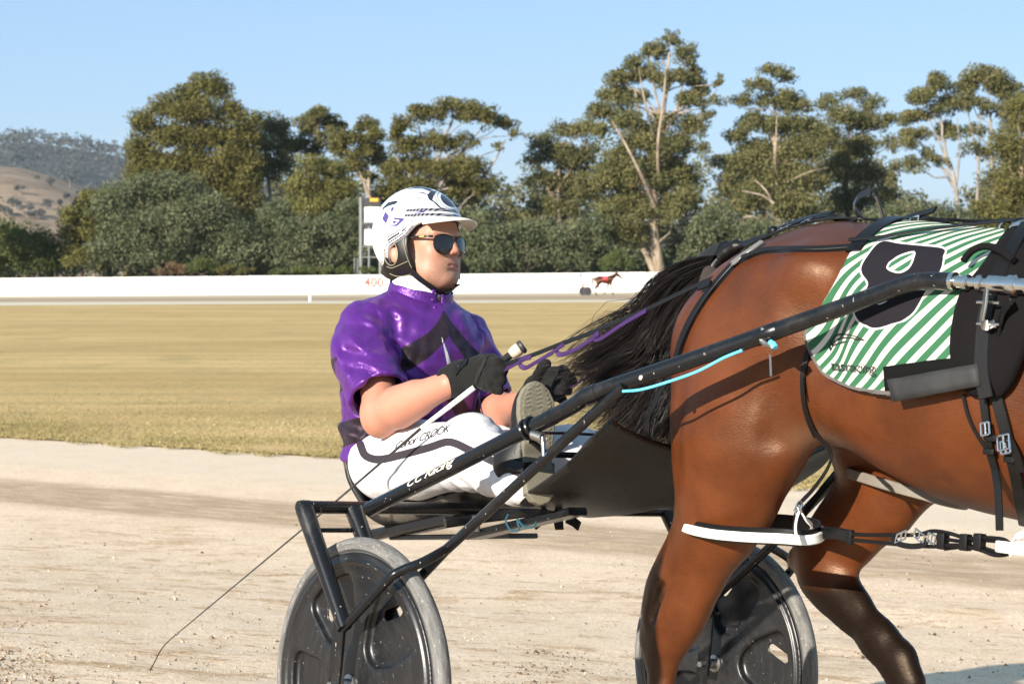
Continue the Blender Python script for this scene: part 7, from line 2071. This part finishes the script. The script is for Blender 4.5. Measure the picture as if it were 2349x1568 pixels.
def far_rig():
    D = 156.; m = D / FPX
    q = wpt(1392, 677.5, D)
    yaw = R(14)
    MW = Matrix.Translation(tuple(q)) @ Matrix.Rotation(yaw, 4, 'Z')
    sc = .98
    # horse: its hooves are 0.355 below the frame's origin
    root = empty('horse', 'far small brown horse trotting along the wall on the opposite side of the track', 'horse', mw=MW)
    loc = Matrix.Translation((-1.55 * sc, -LC * sc, .355 * sc + .02)) @ Matrix.Scale(sc, 4)
    for ch in list(HORSE.children):
        if ch.name.split('.')[0] in ('body', 'hoof'):
            c = ch.copy(); COL.objects.link(c); c.parent = root; c.matrix_basis = loc @ ch.matrix_basis
    dk_ = simple('far_tail', (.02, .014, .012), .6)
    MB().tube([loc @ Vector(p) for p in ((.48, LC, 1.05), (.38, LC, .95), (.34, LC, .7), (.36, LC, .45))], [.05, .07, .07, .02], 8).build('tail', dk_, root)
    c = empty('saddlecloth', 'small red race cloth on the far brown horse', 'saddlecloth', mw=MW)
    V = []; n, k = 9, 12
    for i in range(n):
        for j in range(k):
            s = 1.12 + .42 * i / (n - 1); a = R(-100) + R(200) * j / (k - 1)
            h = HBV.ray_cast(Vector((s, LC + .8 * math.sin(a), .85 + .8 * math.cos(a))), Vector((0, -math.sin(a), -math.cos(a))))
            p = h[0] + h[1] * .015; V.append(loc @ p)
    ii = np.arange(n * k).reshape(n, k); Q = np.stack([ii[:-1, :-1], ii[1:, :-1], ii[1:, 1:], ii[:-1, 1:]], -1).reshape(-1, 4)
    o = mobj('cloth', V, Q, simple('red_cloth', (.62, .04, .06), .8), c); o.modifiers.new('t', 'SOLIDIFY').thickness = .01
    # its sulky
    MW2 = MW @ Matrix.Translation((-1.75, 0, 0))
    s_ = empty('sulky', 'far small dark wheeled sulky behind the brown horse', 'sulky', mw=MW2)
    for y in (-.62, .62):
        w = bpy.data.objects.new('wheel', None); link(w, s_); w.location = (0, y, .345)
        MB().lathe([(.30, -.014), (.12, -.02), (.001, -.022), (.001, .022), (.12, .02), (.30, .014)], (0, 0, 0), (0, 1, 0), 28).build('disc', simple('far_disc', (.045, .05, .055), .6), w)
        MB().lathe([(.30, -.018), (.33, -.022), (.345, -.010), (.345, .010), (.33, .022), (.30, .018)], (0, 0, 0), (0, 1, 0), 28).build('tyre', simple('far_tyre', (.10, .11, .11), .8), w)
        MB().tube([(0, y * 1.1, .345), (-.12, y * 1.1, .74)], .02, 6).build('fork_leg', simple('far_red_frame', (.35, .05, .05), .4), s_)
        MB().tube(spline([(-.12, y * .92, .75), (.7, y * .72, 1.05), (1.4, y * .58, 1.28), (2.0, y * .55, 1.30)], 4), .018, 6).build('shaft', simple('far_pale_shaft', (.45, .32, .28), .5), s_)
    MB().tube([(-.12, -.7, .75), (-.12, .7, .75)], .018, 6).build('crossbar', simple('far_frame', (.3, .05, .05), .4), s_)
    MB().box((-.28, 0, .78), (.2, .18, .03), bev=.02).build('seat', simple('far_seat', (.03, .03, .03), .6), s_)
    # its driver
    P = empty('person', 'far tiny driver in white leaning back in the distant sulky', 'person', mw=MW2)
    def body(p):
        p = p.astype(np.float32)
        d = chain(p, [(-.33, 0, .90), (-.42, 0, 1.15), (-.40, 0, 1.36)], [.15, .16, .12], .05, (1, 1.2, 1))
        for g in (-1, 1):
            d = s_min(d, chain(p, [(-.33, g * .10, .88), (.06, g * .22, 1.0), (.40, g * .36, .93)], [.09, .07, .05], .03), .04)
            d = s_min(d, chain(p, [(-.40, g * .19, 1.34), (-.32, g * .24, 1.10), (-.06, g * .12, 1.12)], [.06, .05, .035], .03), .03)
        return s_min(d, cone(p, (-.40, 0, 1.38), (-.385, 0, 1.46), .05, .05), .03)
    V, Q = sdf_mesh(body, (-.7, -.5, .6), (.55, .5, 1.6), .03)
    mobj('body', V, Q, simple('far_white_suit', (.72, .71, .72), .7), P)
    def hd(p): return ell(p.astype(np.float32), (-.375, 0, 1.56), (.115, .10, .13))
    V, Q = sdf_mesh(hd, (-.55, -.2, 1.35), (-.2, .2, 1.75), .02); mobj('helmet', V, Q, simple('far_dark_helmet', (.10, .10, .14), .4), P)
far_rig()

# ================================================================== CLODS ON THE TRACK
def clods():
    r_ = np.random.default_rng(31)
    n = 5200
    px = r_.uniform(-60, 2420, n); py = 1175 + 420 * r_.uniform(0, 1, n) ** .7
    # denser where the wheels throw dirt
    k = 700; px[:k] = r_.normal(1215, 60, k); py[:k] = r_.normal(1535, 42, k)
    k2 = 900; px[k:k + k2] = r_.uniform(-60, 120, k2); py[k:k + k2] = r_.normal(1500, 60, k2)
    kx = (px - CXP) / FPX; P = []
    for i in range(n):
        z = .2
        for _ in range(4):
            D = (CAM_H - z) * FPX / max(py[i] - HOR, 60); v = kx[i] * D * EV[0] + D * EV[1]; z = float(track_z(v))
        P.append((kx[i] * D, D, z))
    P = np.array(P)
    size = r_.lognormal(-5.35, .42, n); size = np.clip(size, .0015, .016)
    base = np.array([(1, 0, 0), (-.5, .87, 0), (-.5, -.87, 0), (0, 0, .9), (0, 0, -.5)])
    F0 = np.array([(0, 1, 3), (1, 2, 3), (2, 0, 3), (1, 0, 4), (2, 1, 4), (0, 2, 4)])
    a = r_.uniform(0, 6.28, n); V = []
    rot = np.stack([np.stack([np.cos(a), -np.sin(a)], -1), np.stack([np.sin(a), np.cos(a)], -1)], 1)
    b = np.repeat(base[None], n, 0) * r_.uniform(.55, 1.35, (n, 5, 3))
    xy = np.einsum('nij,nkj->nki', rot, b[:, :, :2]); b[:, :, :2] = xy
    V = (P[:, None, :] + b * size[:, None, None]).reshape(-1, 3)
    F = (np.arange(n)[:, None, None] * 5 + F0[None]).reshape(-1, 3)
    t = NT('dirt_crumbs'); r1 = t.attr('rnd').outputs['Fac']
    t.base(t.ramp(r1, [(0, (.045, .033, .024)), (.3, (.18, .115, .07)), (.6, (.40, .30, .20)), (1, (.66, .58, .46))])); t.rough(.95)
    rn = r_.uniform(0, 1, n); rn[:700] *= .45; rn[700:1600] = .25 + rn[700:1600] * .5
    o = mobj('dirt_clods', V, F, t.m, smooth=False, attrs={'rnd': np.repeat(rn, 5)}); tag(o, 'small stones and dark dirt crumbs scattered over the sandy track', kind='stuff')
clods()
